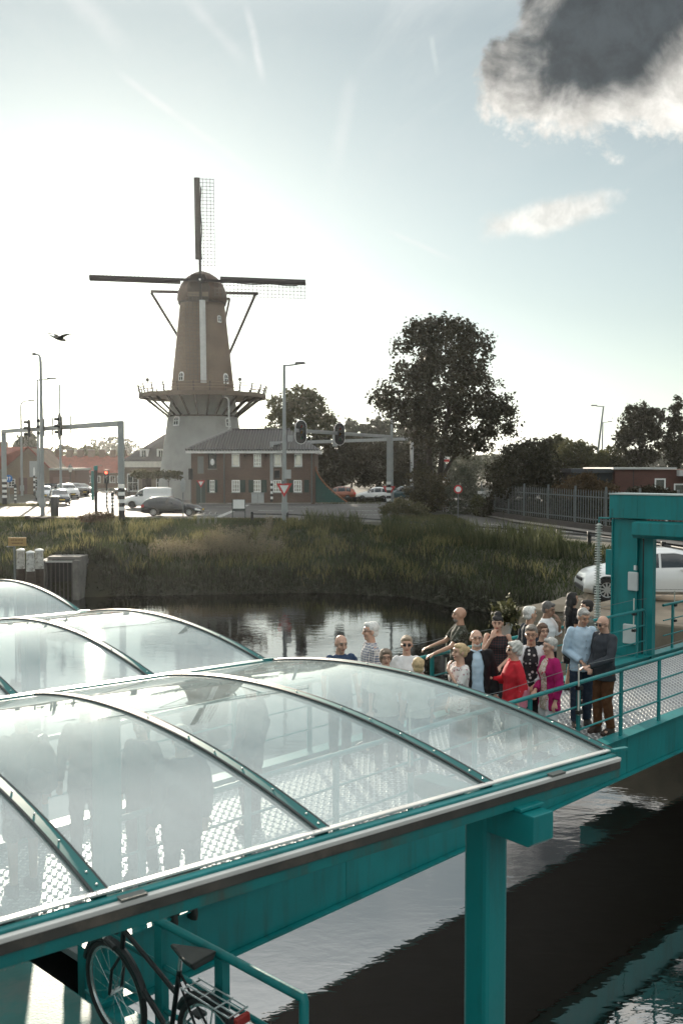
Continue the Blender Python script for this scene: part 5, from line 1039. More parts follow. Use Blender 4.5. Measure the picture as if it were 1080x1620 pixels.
for px, d, rz, L_, H_, pt, lab, st in ((531, 108, 182, 4.3, 1.55, pb('orange', (.30, .08, .035)), 'orange red car parked beside the green shed', HATCH), (590, 106.5, 178, 3.7, 1.5, WP, 'white hatchback parked behind the hedge', HATCH), (635, 109, 181, 3.9, 1.55, pb('teal', (.03, .065, .075)), 'dark blue green car parked behind the gantry post', SUV)):
    car('parked_car', lab, ((px - 540) * d / F, d, .012), R(rz), L_, 1.72, H_, paint=pt, wb=L_ * .6, **st)
p = G(962, 952, -.09); car('sedan_car', 'white saloon car waiting on the quay behind the teal gate', p + Vector((1.52, .75, 0)), R(180 - 3), 4.3, 1.82, 1.46, paint=WP, wb=2.8, wheel_r=.335, near=True, **SEDAN)
# wheel arches are cut through the bodies
def cut_arches():
    cutters = []
    for body, cs in CUTS:
        for (x, W_, r) in cs:
            for sd in (-1, 1):
                mb = MB(); seg = 20; y0, y1 = (W_ / 2 - .27, W_ / 2 + .1) if sd > 0 else (-W_ / 2 - .1, -W_ / 2 + .27)
                mb.tube([(x, y0, r * .86), (x, y1, r * .86)], r, seg); c = mb.build('cutter', BLACK, body.parent); cutters.append(c)
                m = body.modifiers.new('arch', 'BOOLEAN'); m.object = c; m.operation = 'DIFFERENCE'; m.solver = 'EXACT'
    dg = bpy.context.evaluated_depsgraph_get(); dg.update()
    new = [(b, bpy.data.meshes.new_from_object(b.evaluated_get(dg))) for b, _ in CUTS]
    for b, me in new:
        b.modifiers.clear(); old = b.data
        b.data = me; me.name = 'body'
        while len(me.materials) > 1: me.materials.pop()
    for c in cutters: bpy.data.objects.remove(c)
cut_arches()
# ================================================================== BICYCLES
def bicycle(label, loc, rz, lean=0.0, group=None, near=False, col_=(.015, .015, .017)):
    t = thing('bicycle', label, 'bicycle', loc, rz, group); t.rotation_euler = (lean, 0, rz)
    FR = mat('bike_frame', col_, .4, .2); CH = mat('chrome', (.6, .6, .6), .25, .8); r = .345; xr, xf = 0.0, 1.1; seg = 32 if near else 16
    for x in (xr, xf):
        pts = [(x + r * math.cos(a), 0, r + r * math.sin(a)) for a in np.linspace(0, 2 * math.pi, seg, endpoint=False)]
        wh = MB().tube(pts, .022, 6, True).build('wheel', RUBBER, t, True)
        MB().tube([(x + (r - .03) * math.cos(a), 0, r + (r - .03) * math.sin(a)) for a in np.linspace(0, 2 * math.pi, seg, endpoint=False)], .012, 5, True).build('rim', CH, wh, True)
        sp = MB()
        for q in range(18 if near else 8):
            a = 2 * math.pi * q / (18 if near else 8); sp.tube([(x, 0.02 * (-1) ** q, r), (x + (r - .03) * math.cos(a), 0, r + (r - .03) * math.sin(a))], .002 if near else .004, 3)
        sp.tube([(x, -.05, r), (x, .05, r)], .02, 8); sp.build('spokes', CH, wh)
        fd = [(x + (r + .035) * math.cos(a), 0, r + (r + .035) * math.sin(a)) for a in np.linspace(R(20 if x else 30), R(165 if x else 200), 14)]
        MB().tube(fd, .026, 6).build('mudguard', FR, t, True)
    bb_ = (.46, 0, .29); st = (.30, 0, .80); hd = (.92, 0, .86); hb = (.98, 0, .66)
    fr = MB(); fr.tube([bb_, st], .017, 8); fr.tube([hb, bb_], .02, 8); fr.tube([(.36, 0, .62), hd], .017, 8)
    for y in (-.05, .05): fr.tube([(.46, y * .4, .29), (xr, y, r)], .01, 6); fr.tube([(.31, y * .3, .76), (xr, y, r)], .009, 6); fr.tube([hb, (1.04, y, .55), (xf, y, r)], .012, 6)
    fr.tube([hb, hd, (.90, 0, 1.0)], .019, 8); fr.build('frame', FR, t, True)
    MB().tube([(.66, .30, 1.02), (.8, .27, 1.05), (.9, .1, 1.04), (.9, 0, 1.0), (.9, -.1, 1.04), (.8, -.27, 1.05), (.66, -.30, 1.02)], .013, 6).build('handlebar', CH, t, True)
    for y in (-.30, .30): MB().tube([(.66, y, 1.02), (.55, y * 1.02, 1.0)], .018, 8).build('grip', BLACK, t, True)
    MB().tube([st, (.26, 0, .94)], .014, 8).build('seat_post', CH, t, True)
    sd = MB(); sd.add([(.02, -.105, .985), (.02, .105, .985), (.14, .09, .975), (.30, .03, .965), (.37, .015, .955), (.37, -.015, .955), (.30, -.03, .965), (.14, -.09, .975), (.03, -.08, .93), (.03, .08, .93), (.14, .06, .92), (.36, .01, .93), (.36, -.01, .93), (.14, -.06, .92)],
        [(0, 1, 2, 7), (7, 2, 3, 6), (6, 3, 4, 5), (0, 8, 9, 1), (1, 9, 10, 2), (2, 10, 11, 4, 3), (5, 4, 11, 12), (6, 5, 12, 13, 7), (7, 13, 8, 0), (8, 13, 10, 9), (13, 12, 11, 10)]).build('saddle', mat('saddle_black', (.012, .011, .011), .35), t, bevel=.025)
    rk = MB()
    for y in (-.07, -.025, .025, .07): rk.tube([(.2, y, .75), (-.28, y, .74)], .006, 5)
    for x in (.18, .02, -.14, -.28): rk.tube([(x, -.075, .745), (x, .075, .745)], .006, 5)
    for y in (-.07, .07): rk.tube([(-.12, y, .74), (xr, y, r)], .006, 5)
    rk.build('rack', CH, t, True); MB().box((-.31, 0, .71), (.035, .11, .06)).build('tail_lamp', mat('tail_lamp', (.35, .02, .015), .25), t, bevel=.01)
    MB().disc(bb_, .085, (0, 1, 0), .012, 18).build('chainring', CH, t); MB().tube([(.46, .04, .29), (.46, .09, .29), (.58, .09, .17), (.58, .19, .17)], .009, 6).build('crank', CH, t); MB().tube([(.46, -.04, .29), (.46, -.09, .29), (.34, -.09, .41), (.34, -.19, .41)], .009, 6).build('crank', CH, t)
    for y, x, z in ((.15, .58, .17), (-.15, .34, .41)): MB().box((x, y, z), (.09, .07, .022)).build('pedal', BLACK, t)
    MB().ball((1.03, 0, .84), (.05, .04, .045)).build('headlamp', BLACK, t)
    return t
bk = bicycle('black bicycle with silver rack leaning on the teal railing below the canopy', RF(3.86, 4.81, ZD + .01), UA + R(90), R(-5), near=True)
gb = bicycle('parked bicycle among others before the terrace, leftmost', G(176, 788), R(60), 0, 'bicycles parked before the terrace')
for i, (px, a, lab) in enumerate(((181, 75, 'second'), (186, 95, 'third'), (190.5, 80, 'fourth'), (196, 60, 'rightmost'))):
    c = copy_tree(gb); q = G(px, 787.5 + (i % 2)); c.location = (q.x, q.y, .012); c.rotation_euler = (0, 0, R(a)); c['label'] = 'parked bicycle among others before the terrace, ' + lab + (' from the left' if i < 3 else '')
# ================================================================== LANDING RAMP (local x = along the ramp, y = across)
def ramp_build():
    t0, n0 = 4.3, 7.1; t = thing('landing_ramp', 'teal steel landing ramp with treaded metal deck and tubular railings', 'ramp', RF(t0, n0, ZD), UA)
    L_, W_ = 18.2, 2.78
    DK = mat('deck_plate', (.30, .31, .32), .45, .55, var=.15, scale=2, dirt=(.12, .12, .12), dscale=1.5)
    MB().bb(0, L_, .1, W_ - .1, -.06, 0).build('deck', DK, t)
    # raised lozenge treads, one joined mesh
    V = []; Fq = []; px_, py_ = .115, .052; nx, ny = int(L_ / px_), int((W_ - .3) / py_); b = np.array([(-.034, 0, .0015), (0, -.011, .0015), (.034, 0, .0015), (0, .011, .0015), (-.024, 0, .010), (0, -.006, .012), (.024, 0, .010), (0, .006, .012)])
    I, J = np.meshgrid(np.arange(nx), np.arange(ny)); X = (I * px_ + (J % 2) * px_ / 2 + .06).ravel(); Y = (J * py_ + .16).ravel(); ang = np.where(J.ravel() % 2 == 0, .7, -.7)
    c, s = np.cos(ang), np.sin(ang); bx = b[None, :, 0] * c[:, None] - b[None, :, 1] * s[:, None] + X[:, None]; by = b[None, :, 0] * s[:, None] + b[None, :, 1] * c[:, None] + Y[:, None]; bz = np.broadcast_to(b[None, :, 2], bx.shape)
    V = np.stack([bx, by, bz], -1).reshape(-1, 3); o = (np.arange(len(X)) * 8)[:, None, None]; f = np.array([(4, 5, 6, 7), (0, 1, 5, 4), (1, 2, 6, 5), (2, 3, 7, 6), (3, 0, 4, 7)])[None]
    tr = fast_mesh('tread_pattern', V, (o + f).reshape(-1, 4), mat('tread_steel', (.70, .70, .69), .48, .5, var=.2, scale=3), t); tr['kind'] = 'stuff'
    for y0, y1, nm in ((-.02, .1, 'girder'), (W_ - .1, W_ + .02, 'girder')):
        MB().bb(0, L_, y0, y1, -.49, .07).build(nm, TEAL, t, bevel=.008)
    MB().bb(0, L_, -.08, .16, .072, .09).build('girder_flange', TEAL, t); MB().bb(0, L_, -.09, .12, -.512, -.492).build('girder_flange', TEAL, t); MB().bb(0, L_, W_ - .16, W_ + .08, .072, .09).build('girder_flange', TEAL, t)
    for x in (3.1, 6.1, 9.1, 12.1, 15.1): MB().bb(x, x + .012, -.0245, -.0205, -.487, .068).build('weld_seam', TEALD, t)
    MB().bb(0, L_, .125, W_ - .125, -.53, -.50).build('shade_sheet', BLACK, t)  # black sheet added so the ramp's underside mirrors evenly dark in the water
    def railing(y, xa, xb, xs, end0=False, end1=False):
        zt = 1.06; pts = [(xa, y, zt), (xb, y, zt)]
        if end0: pts = [(xa, y, .5), (xa, y, zt - .12), (xa + .04, y, zt - .03), (xa + .13, y, zt)] + pts[1:]
        if end1: pts = pts[:-1] + [(xb - .13, y, zt), (xb - .04, y, zt - .03), (xb, y, zt - .12), (xb, y, .1)]
        MB().tube(pts, .029, 10).build('handrail', TEAL, t, True)
        for z in (.40, .73): MB().tube([(xa + .02, y, z), (xb - .02, y, z)], .014, 8).build('mid_rail', TEAL, t, True)
        for x in xs: MB().bb(x - .035, x + .035, y - .014, y + .014, .09, zt - .02).build('railing_post', TEAL, t)
    px0 = 13.3 - t0
    railing(.03, .15, L_ - .2, [px0 + 1.2 * i for i in range(-7, 8)], end0=True)
    railing(W_ - .04, .15, 15.05, [14.7 - 1.35 * i for i in range(11)], end1=True); railing(W_ - .04, 15.85, L_, [16.3, 17.4])
    ST = mat('marker_stick', (.70, .68, .60), .5)
    prev = None
    for y, lst in ((.0, (px0 - 1.2 * 4, px0 - 1.2, px0 + 3.6)), (W_ - .01, (4.5, 8.4, 14.65, 16.5))):
        prev = None
        for x in lst:
            MB().tube([(x - .05, y, .62), (x - .05, y, 1.33)], .012, 8).build('marker_stick', ST, t, True); MB().box((x - .03, y, .66), (.09, .07, .05)).build('stick_clamp', BLACK, t); MB().box((x - .03, y, 1.0), (.09, .07, .05)).build('stick_clamp', BLACK, t)
            if prev is not None:
                m = ((prev + x) / 2 - .05, y, 1.25); MB().tube([(prev - .05, y, 1.30), m, (x - .05, y, 1.30)], .004, 5).build('wire', GALV, t, True)
            prev = x
ramp_build()
CHRB = mat('bolt_dull', (.05, .14, .13), .5, .3)
def gate():
    t0 = 19.55; base = RF(t0, 9.74, ZD); t = thing('gate_portal', 'teal steel portal gate with roller box at the ramp head', 'gate', base, UA)   # local x along ramp, y across (left +)
    zt = 3.45
    MB().bb(-.12, .30, .35, .93, .0, zt - .52).build('column', TEAL, t, bevel=.01); MB().bb(-.16, -.122, .33, .36, 0, zt - .53).build('column_flange', TEAL, t); MB().bb(-.16, -.122, .90, .93, 0, zt - .53).build('column_flange', TEAL, t)
    MB().bb(-.06, .22, .14, .348, 0, zt - .6).build('guide_rail', TEAL, t, bevel=.006); MB().bb(-.10, .05, .00, .135, 0, zt - .85).build('guide_rail', TEAL, t, bevel=.006); MB().bb(-.065, -.062, .22, .25, 0, zt - .9).build('guide_groove', BLACK, t)
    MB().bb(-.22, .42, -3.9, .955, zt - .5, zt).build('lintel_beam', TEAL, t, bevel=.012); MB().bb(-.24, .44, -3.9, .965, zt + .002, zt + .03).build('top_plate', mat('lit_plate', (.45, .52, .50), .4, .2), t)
    MB().prism([(-.42, zt - .56), (-.1, zt - .53), (-.1, zt - .9), (-.34, zt - .9), (-.44, zt - .82)], -3.6, .32).build('roller_box', TEAL, t, bevel=.008)
    MB().bb(-.12, .30, -3.9, -3.3, 0, zt - .52).build('column', TEAL, t, bevel=.01)
    for z, h in ((.28, .42), (1.42, .40)): MB().bb(-.20, -.125, .30, .52 if z > 1 else .62, z, z + h).build('control_box', mat('control_box', (.55, .57, .56), .5), t, bevel=.02)
    MB().bb(-.16, -.125, .33, .4, 1.86, 1.96).build('lock_plate', WHITE, t)
    for z in np.arange(.15, zt - .6, .36): MB().ball((-.163, .915, float(z)), (.008, .014, .014), 8, 5).build('bolt', CHRB, t)
    for y in (-.9, .3): MB().bb(-.2245, -.2205, y, y + .012, zt - .495, zt - .005).build('weld_seam', TEALD, t)
    for y in (.62, .86): MB().bb(-.226, -.221, y, y + .05, zt - .48, zt - .3).build('lug_plate', TEALD, t)
    MB().bb(-.06, .12, .95, 1.12, 1.7, 2.25).build('side_box', TEAL, t, bevel=.008)
    MB().bb(-1.2, .8, .08, 1.0, -.42, .002).build('plinth', TEALD, t)
    MB().bb(-.2, .0, -.0, .01, 0, .02).build('threshold', TEAL, t)
    a = MB(); a.tube([(0, 1.05, zt - .52), (0, 1.32, zt - .52), (0, 1.32, zt - .62)], .02, 8); a.build('hanger_arm', TEAL, t, True)
    # ribbed spindle that hangs from the arm
    h = thing('ribbed_spindle', 'pale ribbed spindle hanging beside the teal gate column', 'spindle', base + NV * 1.32 + Vector((0, 0, zt - .64)), UA)
    WH = mat('spindle_plastic', (.55, .57, .53), .5, var=.15, scale=8); H_ = 2.45
    MB().tube([(.012 * math.sin(z * 2), .02 * math.sin(z * 1.3), -z) for z in np.linspace(0, H_, 14)], .035, 8).build('core', WH, h, True)
    for i in range(44): z = .03 + i * H_ / 44; MB().lathe([(.03, -z - .012), (.075, -z - .018), (.078, -z - .004), (.03, -z + .008)], 10, (.012 * math.sin(z * 2), .02 * math.sin(z * 1.3), 0)).build('rib', WH, h)
gate()
b = thing('concrete_block', 'grey concrete barrier block on the quay beside the white car', 'barrier', RF(22.75, 8.7, -.1), UA)
MB().bb(0, .35, -3.2, .6, 0, 1.14).build('body', mat('block_concrete', (.34, .35, .34), .85, var=.12, scale=1.5, bump=.1), b, bevel=.02); MB().bb(-.01, .36, -3.22, .62, 1.142, 1.17).build('coping', mat('coping', (.45, .45, .43), .8), b)
# ================================================================== FERRY LANDING STAGE (pontoon under the canopies)
def pontoon():
    t = thing('pontoon', 'teal pontoon deck with railings below the clear canopies', 'pontoon', RF(0, 6.5, ZD), UA); z = -.03
    DK = mat('pontoon_deck', (.04, .18, .17), .55, .1, var=.25, scale=2, dirt=(.16, .18, .17), dscale=1.4, bump=.1)
    MB().bb(-12, 4.0, -2.6, 3.7, -2.6, z).build('hull', TEALD, t); MB().bb(-12, 3.98, -2.55, 3.65, z + .002, z + .012).build('deck', DK, t)
    px_, py_ = .075, .036; nx, ny = int(9 / px_), int(2.7 / py_); V = []; b = np.array([(-.022, 0, 0), (0, -.008, 0), (.022, 0, 0), (0, .008, 0), (-.014, 0, .005), (0, -.004, .006), (.014, 0, .005), (0, .004, .006)])
    I, J = np.meshgrid(np.arange(nx), np.arange(ny)); X = (I * px_ + (J % 2) * px_ / 2 - 5).ravel(); Y = (J * py_ + .92).ravel(); ang = np.where(J.ravel() % 2 == 0, .7, -.7); c, s = np.cos(ang), np.sin(ang)
    bx = b[None, :, 0] * c[:, None] - b[None, :, 1] * s[:, None] + X[:, None]; by = b[None, :, 0] * s[:, None] + b[None, :, 1] * c[:, None] + Y[:, None]; bz = np.broadcast_to(b[None, :, 2], bx.shape) - .017
    V = np.stack([bx, by, bz], -1).reshape(-1, 3); o = (np.arange(len(X)) * 8)[:, None, None]; f = np.array([(4, 5, 6, 7), (0, 1, 5, 4), (1, 2, 6, 5), (2, 3, 7, 6), (3, 0, 4, 7)])[None]
    tr = fast_mesh('tread_pattern', V, (o + f).reshape(-1, 4), mat('tread_painted', (.16, .24, .23), .6, .2), t); tr['kind'] = 'stuff'
    # railing at the pontoon edge (beside the bicycle)
    x = 3.93; ya, yb = -2.40, -.3
    MB().tube([(x, yb, .5), (x, yb, .86), (x, yb - .04, .93), (x, yb - .12, .95), (x, ya + .0, .95), (x, ya, .93), (x, ya, .0)], .03, 10).build('handrail', TEAL, t, True)
    for zz_ in (.35, .65): MB().tube([(x, yb, zz_), (x, ya, zz_)], .018, 8).build('mid_rail', TEAL, t, True)
    for y in (-1.0, -1.65): MB().bb(x - .03, x + .03, y - .04, y + .04, 0, .93).build('railing_post', TEAL, t)
    MB().bb(4.02, 4.65, -1.75, -1.0, -1.1, -.12).build('fender_box', TEAL, t, bevel=.01); MB().bb(4.005, 4.2, -2.5, -.1, -.5, -.06).build('rubbing_strake', TEAL, t)
    MB().tube([(2.9, -.75, .012), (3.0, -.75, .2), (3.1, -.6, .2)], .02, 6)
    # far side rail and low bulwark beyond
    for zz_ in (.4, .7, 1.02): MB().tube([(-11, 3.58, zz_), (4.0, 3.58, zz_)], .022, 8).build('far_rail', TEAL, t, True)
    for i in range(9): MB().bb(-10.5 + i * 1.75, -10.44 + i * 1.75, 3.55, 3.61, .0, 1.0).build('railing_post', TEAL, t)
    MB().tube([(2.6, -.6 + .12 * math.sin(a), .1 + .03 * a / 6) for a in (0,)] + [(2.6, -.6, .1)], .02, 4) if False else None
    coil = MB(); pts = [(3.35 + .2 * math.cos(a) * (1 - .02 * a), -.95 + .2 * math.sin(a) * (1 - .02 * a), .04 + .012 * a) for a in np.linspace(0, 6 * math.pi, 90)]; rp = coil.tube(pts, .022, 6)
    ob = coil.build('rope_coil', mat('rope_dark', (.03, .035, .04), .9, bump=.5, bscale=60), None, True); ob.location = RF(0, 6.5, ZD - .0); ob.rotation_euler = (0, 0, UA); tag(ob, 'dark coiled mooring rope on the deck behind the bicycle', 'rope')
pontoon()
def far_cabin():
    t = thing('ferry_hull', 'grey blue ferry side with white coaming seen through the middle canopy', 'ferry', CF(-3.0, 9.4, ZW), CA); W1 = mat('ferry_blue', (.16, .22, .24), .5, var=.1); 
    MB().bb(-3, 5.9, 1.2, 5.2, -.5, 2.3).build('hull', W1, t, bevel=.03); MB().bb(-3, 5.95, 1.1, 1.3, 2.302, 2.42).build('coaming', WHITE, t); MB().bb(-.6, 3.2, 2.0, 4.6, 2.303, 2.85).build('deckhouse', W1, t, bevel=.03)
    MB().bb(.6, 1.8, 1.96, 1.99, 2.4, 2.78).build('window', GLASSD, t); MB().bb(-3, 5.95, 1.18, 1.2, .4, .55).build('fender', RUBBER, t)
far_cabin()
# ================================================================== CANOPIES (local x along gutter s, y across m, z up)
ZG = HC - 1.8
PANE = glass_mat('acrylic_pane', (.90, .955, .945), .012, film=.16, ior=2.8, filmcol=(.86, .97, .96))
def canopy(label, m0, m1, s0, s1, ribs, rise=.18, near=False):
    t = thing('canopy', label, 'canopy', CF(s1, m0, ZG), CA, 'curved clear canopies'); W_ = m1 - m0; X = lambda s: s - s1
    def arc(f): return (f * W_, rise * (1 - (2 * f - 1) ** 2))
    n = 28; ss = [s0] + ribs
    for a, b in zip(ss[:-1], ss[1:]):
        vs = []; xa, xb = X(a) + .012, X(b) - .012
        for o in (0.0, .010):
            for i in range(n + 1):
                y, z = arc(i / n); vs += [(xa, y, z + o), (xb, y, z + o)]
        k = 2 * (n + 1); fs = []
        for i in range(n): fs += [(2 * i, 2 * i + 1, 2 * i + 3, 2 * i + 2), (k + 2 * i, k + 2 * i + 2, k + 2 * i + 3, k + 2 * i + 1), (2 * i, 2 * i + 2, k + 2 * i + 2, k + 2 * i), (2 * i + 1, k + 2 * i + 1, k + 2 * i + 3, 2 * i + 3)]
        fs += [(0, k, k + 1, 1), (2 * n, 2 * n + 1, k + 2 * n + 1, k + 2 * n)]
        MB().add(vs, fs).build('pane', PANE, t, True)
    RB = mat('rib_edge', (.03, .035, .035), .5)
    for j, s in enumerate(ribs):
        last = j == len(ribs) - 1; w_ = .026
        vs = []; 
        for i in range(n + 1):
            y, z = arc(i / n); x = X(s); vs += [(x - w_, y, z - .035), (x + w_, y, z - .035), (x + w_, y, z + .022), (x - w_, y, z + .022)]
        fs = []
        for i in range(n):
            for q in range(4): fs.append((4 * i + q, 4 * i + (q + 1) % 4, 4 * i + 4 + (q + 1) % 4, 4 * i + 4 + q))
        rb = MB().add(vs, fs + [(3, 2, 1, 0), (4 * n, 4 * n + 1, 4 * n + 2, 4 * n + 3)]).build('rib', mat('rib_paint', (.003, .13, .125), .6, var=.15, scale=4), t, True)
        for dx in (-w_ - .006, w_ + .006):
            MB().tube([(X(s) + dx, arc(i / n)[0], arc(i / n)[1] + .018) for i in range(n + 1)], .008, 5).build('rib_seal', RB, rb, True)
        for f in ((.012, .04, .12, .2, .28, .36, .5, .64, .78) if near else (.02, .2, .4, .6)):
            y, z = arc(f); MB().ball((X(s), y, z + .026), (.0065, .0065, .005), 8, 5).build('bolt', CHR, rb, True)
    x0, x1 = X(s0), -.03
    # gutter: stacked strips, each a part
    def strip(nm, y0, y1, z0, z1, mt, xe=0.0): return MB().bb(x0, x1 + xe, y0, y1, z0, z1).build(nm, mt, t, bevel=.004)
    AL = mat('aluminium_strip', (.66, .65, .62), .4, .25, var=.15, scale=3)
    strip('top_strip', -.026, .012, .012, .024, AL); strip('gutter_channel', -.072, -.031, -.012, .006, TEAL); strip('edge_strip', -.105, -.073, -.030, -.006, AL)
    strip('rubber_band', -.100, -.092, -.078, -.031, mat('grimy_band', (.05, .048, .042), .7, var=.4, scale=6, dirt=(.12, .10, .08), dscale=5)); strip('fascia', -.09, .02, -.135, -.014, TEALD, .01)
    strip('back_strip', W_ - .02, W_ + .04, .004, .024, TEAL)
    for f in (.31, .64, .93): MB().bb(x0 + (x1 - x0) * f, x0 + (x1 - x0) * f + .12, -.107, -.06, -.004, .008).build('joint_cover', mat('joint_dark', (.10, .11, .10), .6), t)
    MB().bar((x1 - .02, -.05, .03), (x1 + .10, -.07, .028), .03, .015).build('end_lug', TEAL, t)
    return t
CHR = mat('bolt_steel', (.6, .62, .6), .3, .8)
canopy('nearest large curved clear canopy with teal ribs and gutter', 3.85, 7.58, -4.2, 5.16, [-2.9, -1.75, -.58, .57, 1.73, 2.90, 4.06, 5.14], near=True)
canopy('middle curved clear canopy behind the nearest one', 7.64, 11.50, -4.2, 5.07, [-3.1, -1.92, -.76, .4, 1.57, 2.73, 3.91, 5.05])
canopy('farthest curved clear canopy at the left edge', 11.57, 15.4, -4.4, 4.99, [-3.2, -2.0, -.83, .33, 1.5, 2.65, 3.8, 4.97])
def supports():
    for i, (s, m, zb, lab) in enumerate(((4.27, 4.07, ZW - 2, 'thick teal canopy post standing in the water'), (3.23, 7.06, ZD - .04, 'teal canopy post behind the bicycle'), (-.4, 7.06, ZD - .04, 'teal canopy post deeper under the roof'), (-1.5, 4.07, ZW - 2, 'teal canopy post at the hidden pontoon corner'), (4.2, 11.2, ZW - 2, 'teal canopy post between the middle and far canopies'), (-.4, 11.2, ZW - 2, 'teal canopy post deep between the middle and far canopies'))):
        zt = ZG - .138 if i in (0, 3) else ZG - .06
        t = thing('canopy_post', lab, 'post', CF(s, m, zb), CA, 'canopy posts'); h = zt - zb; w_ = .095 if i == 0 else .09
        MB().bb(-w_, w_, -w_, w_, 0, h).build('shaft', TEAL, t, bevel=.03)
        if i == 0: MB().prism([(-.44, h - .005), (-.44, h - .16), (-.40, h - .19), (.3, h - .19), (.55, h - .12), (.55, h - .02)], -.085, .085, 'x').build('bracket_beam', TEAL, t, bevel=.006); MB().bb(-.10, .10, -.36, -.12, h - .003, h + .02).build('bracket_cap', TEAL, t, bevel=.006)
        MB().bb(-w_ - .05, w_ + .05, -w_ - .05, w_ + .05, 0, .02).build('foot_plate', TEAL, t)
supports()
# ================================================================== PEOPLE
PEND = []
def loft(mb, rings, seg=18):
    vs = [(cx + rx * math.cos(2 * math.pi * k / seg), cy + ry * math.sin(2 * math.pi * k / seg), cz) for cx, cy, cz, rx, ry in rings for k in range(seg)]
    n = len(rings); fs = [(i * seg + k, i * seg + (k + 1) % seg, (i + 1) * seg + (k + 1) % seg, (i + 1) * seg + k) for i in range(n - 1) for k in range(seg)]
    return mb.add(vs, fs + [tuple(range(seg - 1, -1, -1)), tuple((n - 1) * seg + k for k in range(seg))])
def limb(mb, pts, rad, seg=12):
    mb.tube(pts, rad, seg)
    for p, r in zip(pts, rad): mb.ball(p, r * .995, 12, 8)
    return mb
def fmat(name, c, rough=.8, **k): return mat('cloth_' + name, c, rough, var=k.pop('var', .12), scale=k.pop('scale', 14), bump=.35, bscale=k.pop('bscale', 9), spec=.2, **k)
def pattern_mat(name, kind, cols, scale):
    nm = 'cloth_' + name
    if nm in MATS: return MATS[nm]
    m = bpy.data.materials.new(nm); m.use_nodes = True; N, L, b = nodes_of(m); b.inputs['Roughness'].default_value = .85; b.inputs['Specular IOR Level'].default_value = .2
    tc = N.new('ShaderNodeTexCoord'); cr = N.new('ShaderNodeValToRGB')
    if kind == 'plaid':
        fac = None
        for ax in (0, 2):
            w_ = N.new('ShaderNodeTexWave'); w_.bands_direction = 'X' if ax == 0 else 'Z'; w_.inputs['Scale'].default_value = scale; w_.inputs['Distortion'].default_value = .4; L.new(tc.outputs['Object'], w_.inputs['Vector'])
            if fac is None: fac = w_.outputs['Fac']
            else:
                a = N.new('ShaderNodeMath'); a.operation = 'ADD'; L.new(fac, a.inputs[0]); L.new(w_.outputs['Fac'], a.inputs[1]); h = N.new('ShaderNodeMath'); h.operation = 'MULTIPLY'; L.new(a.outputs[0], h.inputs[0]); h.inputs[1].default_value = .5; fac = h.outputs[0]
        L.new(fac, cr.inputs[0])
    else:
        nz = N.new('ShaderNodeTexNoise' if kind == 'camo' else 'ShaderNodeTexVoronoi'); nz.inputs['Scale'].default_value = scale; L.new(tc.outputs['Object'], nz.inputs['Vector']); L.new(nz.outputs['Fac' if kind == 'camo' else 'Distance'], cr.inputs[0])
        if kind == 'camo': nz.inputs['Detail'].default_value = 3
        cr.color_ramp.interpolation = 'CONSTANT' if kind == 'camo' else 'LINEAR'
    el = cr.color_ramp.elements; n = len(cols)
    while len(el) < n: el.new(.5)
    for i, (pos, c) in enumerate(cols): el[i].position = pos; el[i].color = (*c, 1)
    L.new(cr.outputs[0], b.inputs['Base Color']); MATS[nm] = m; return m
SKIN = mat('skin', (.56, .34, .25), .5, var=.10, scale=18); SKIN2 = mat('skin_tan', (.46, .27, .185), .5, var=.10, scale=18)
SKIN3 = mat('skin_brown', (.26, .15, .10), .5, var=.1, scale=18)
LIPS = mat('lips', (.34, .11, .09), .5); EYE = mat('eye', (.05, .035, .028), .3)
ARM = dict(down=((.235, -.03, 1.14), (.25, .05, .89), (.25, .09, .80)), fwd=((.235, -.05, 1.13), (.15, .22, 1.07), (.10, .31, 1.06)), face=((.235, .15, 1.19), (.10, .19, 1.43), (.065, .155, 1.52)), mouth=((.23, .13, 1.18), (.07, .21, 1.42), (.03, .17, 1.50)),
           gesture=((.25, .07, 1.16), (.20, .34, 1.22), (.20, .43, 1.24)), rail=((.27, .17, 1.20), (.28, .42, 1.10), (.28, .50, 1.07)), hold=((.24, -.03, 1.13), (.09, .20, 1.00), (.03, .25, .95)), point=((.26, .13, 1.16), (.12, .40, 1.05), (.06, .49, 1.03)), bag=((.25, -.06, 1.15), (.26, .02, .92), (.26, .03, .83)))
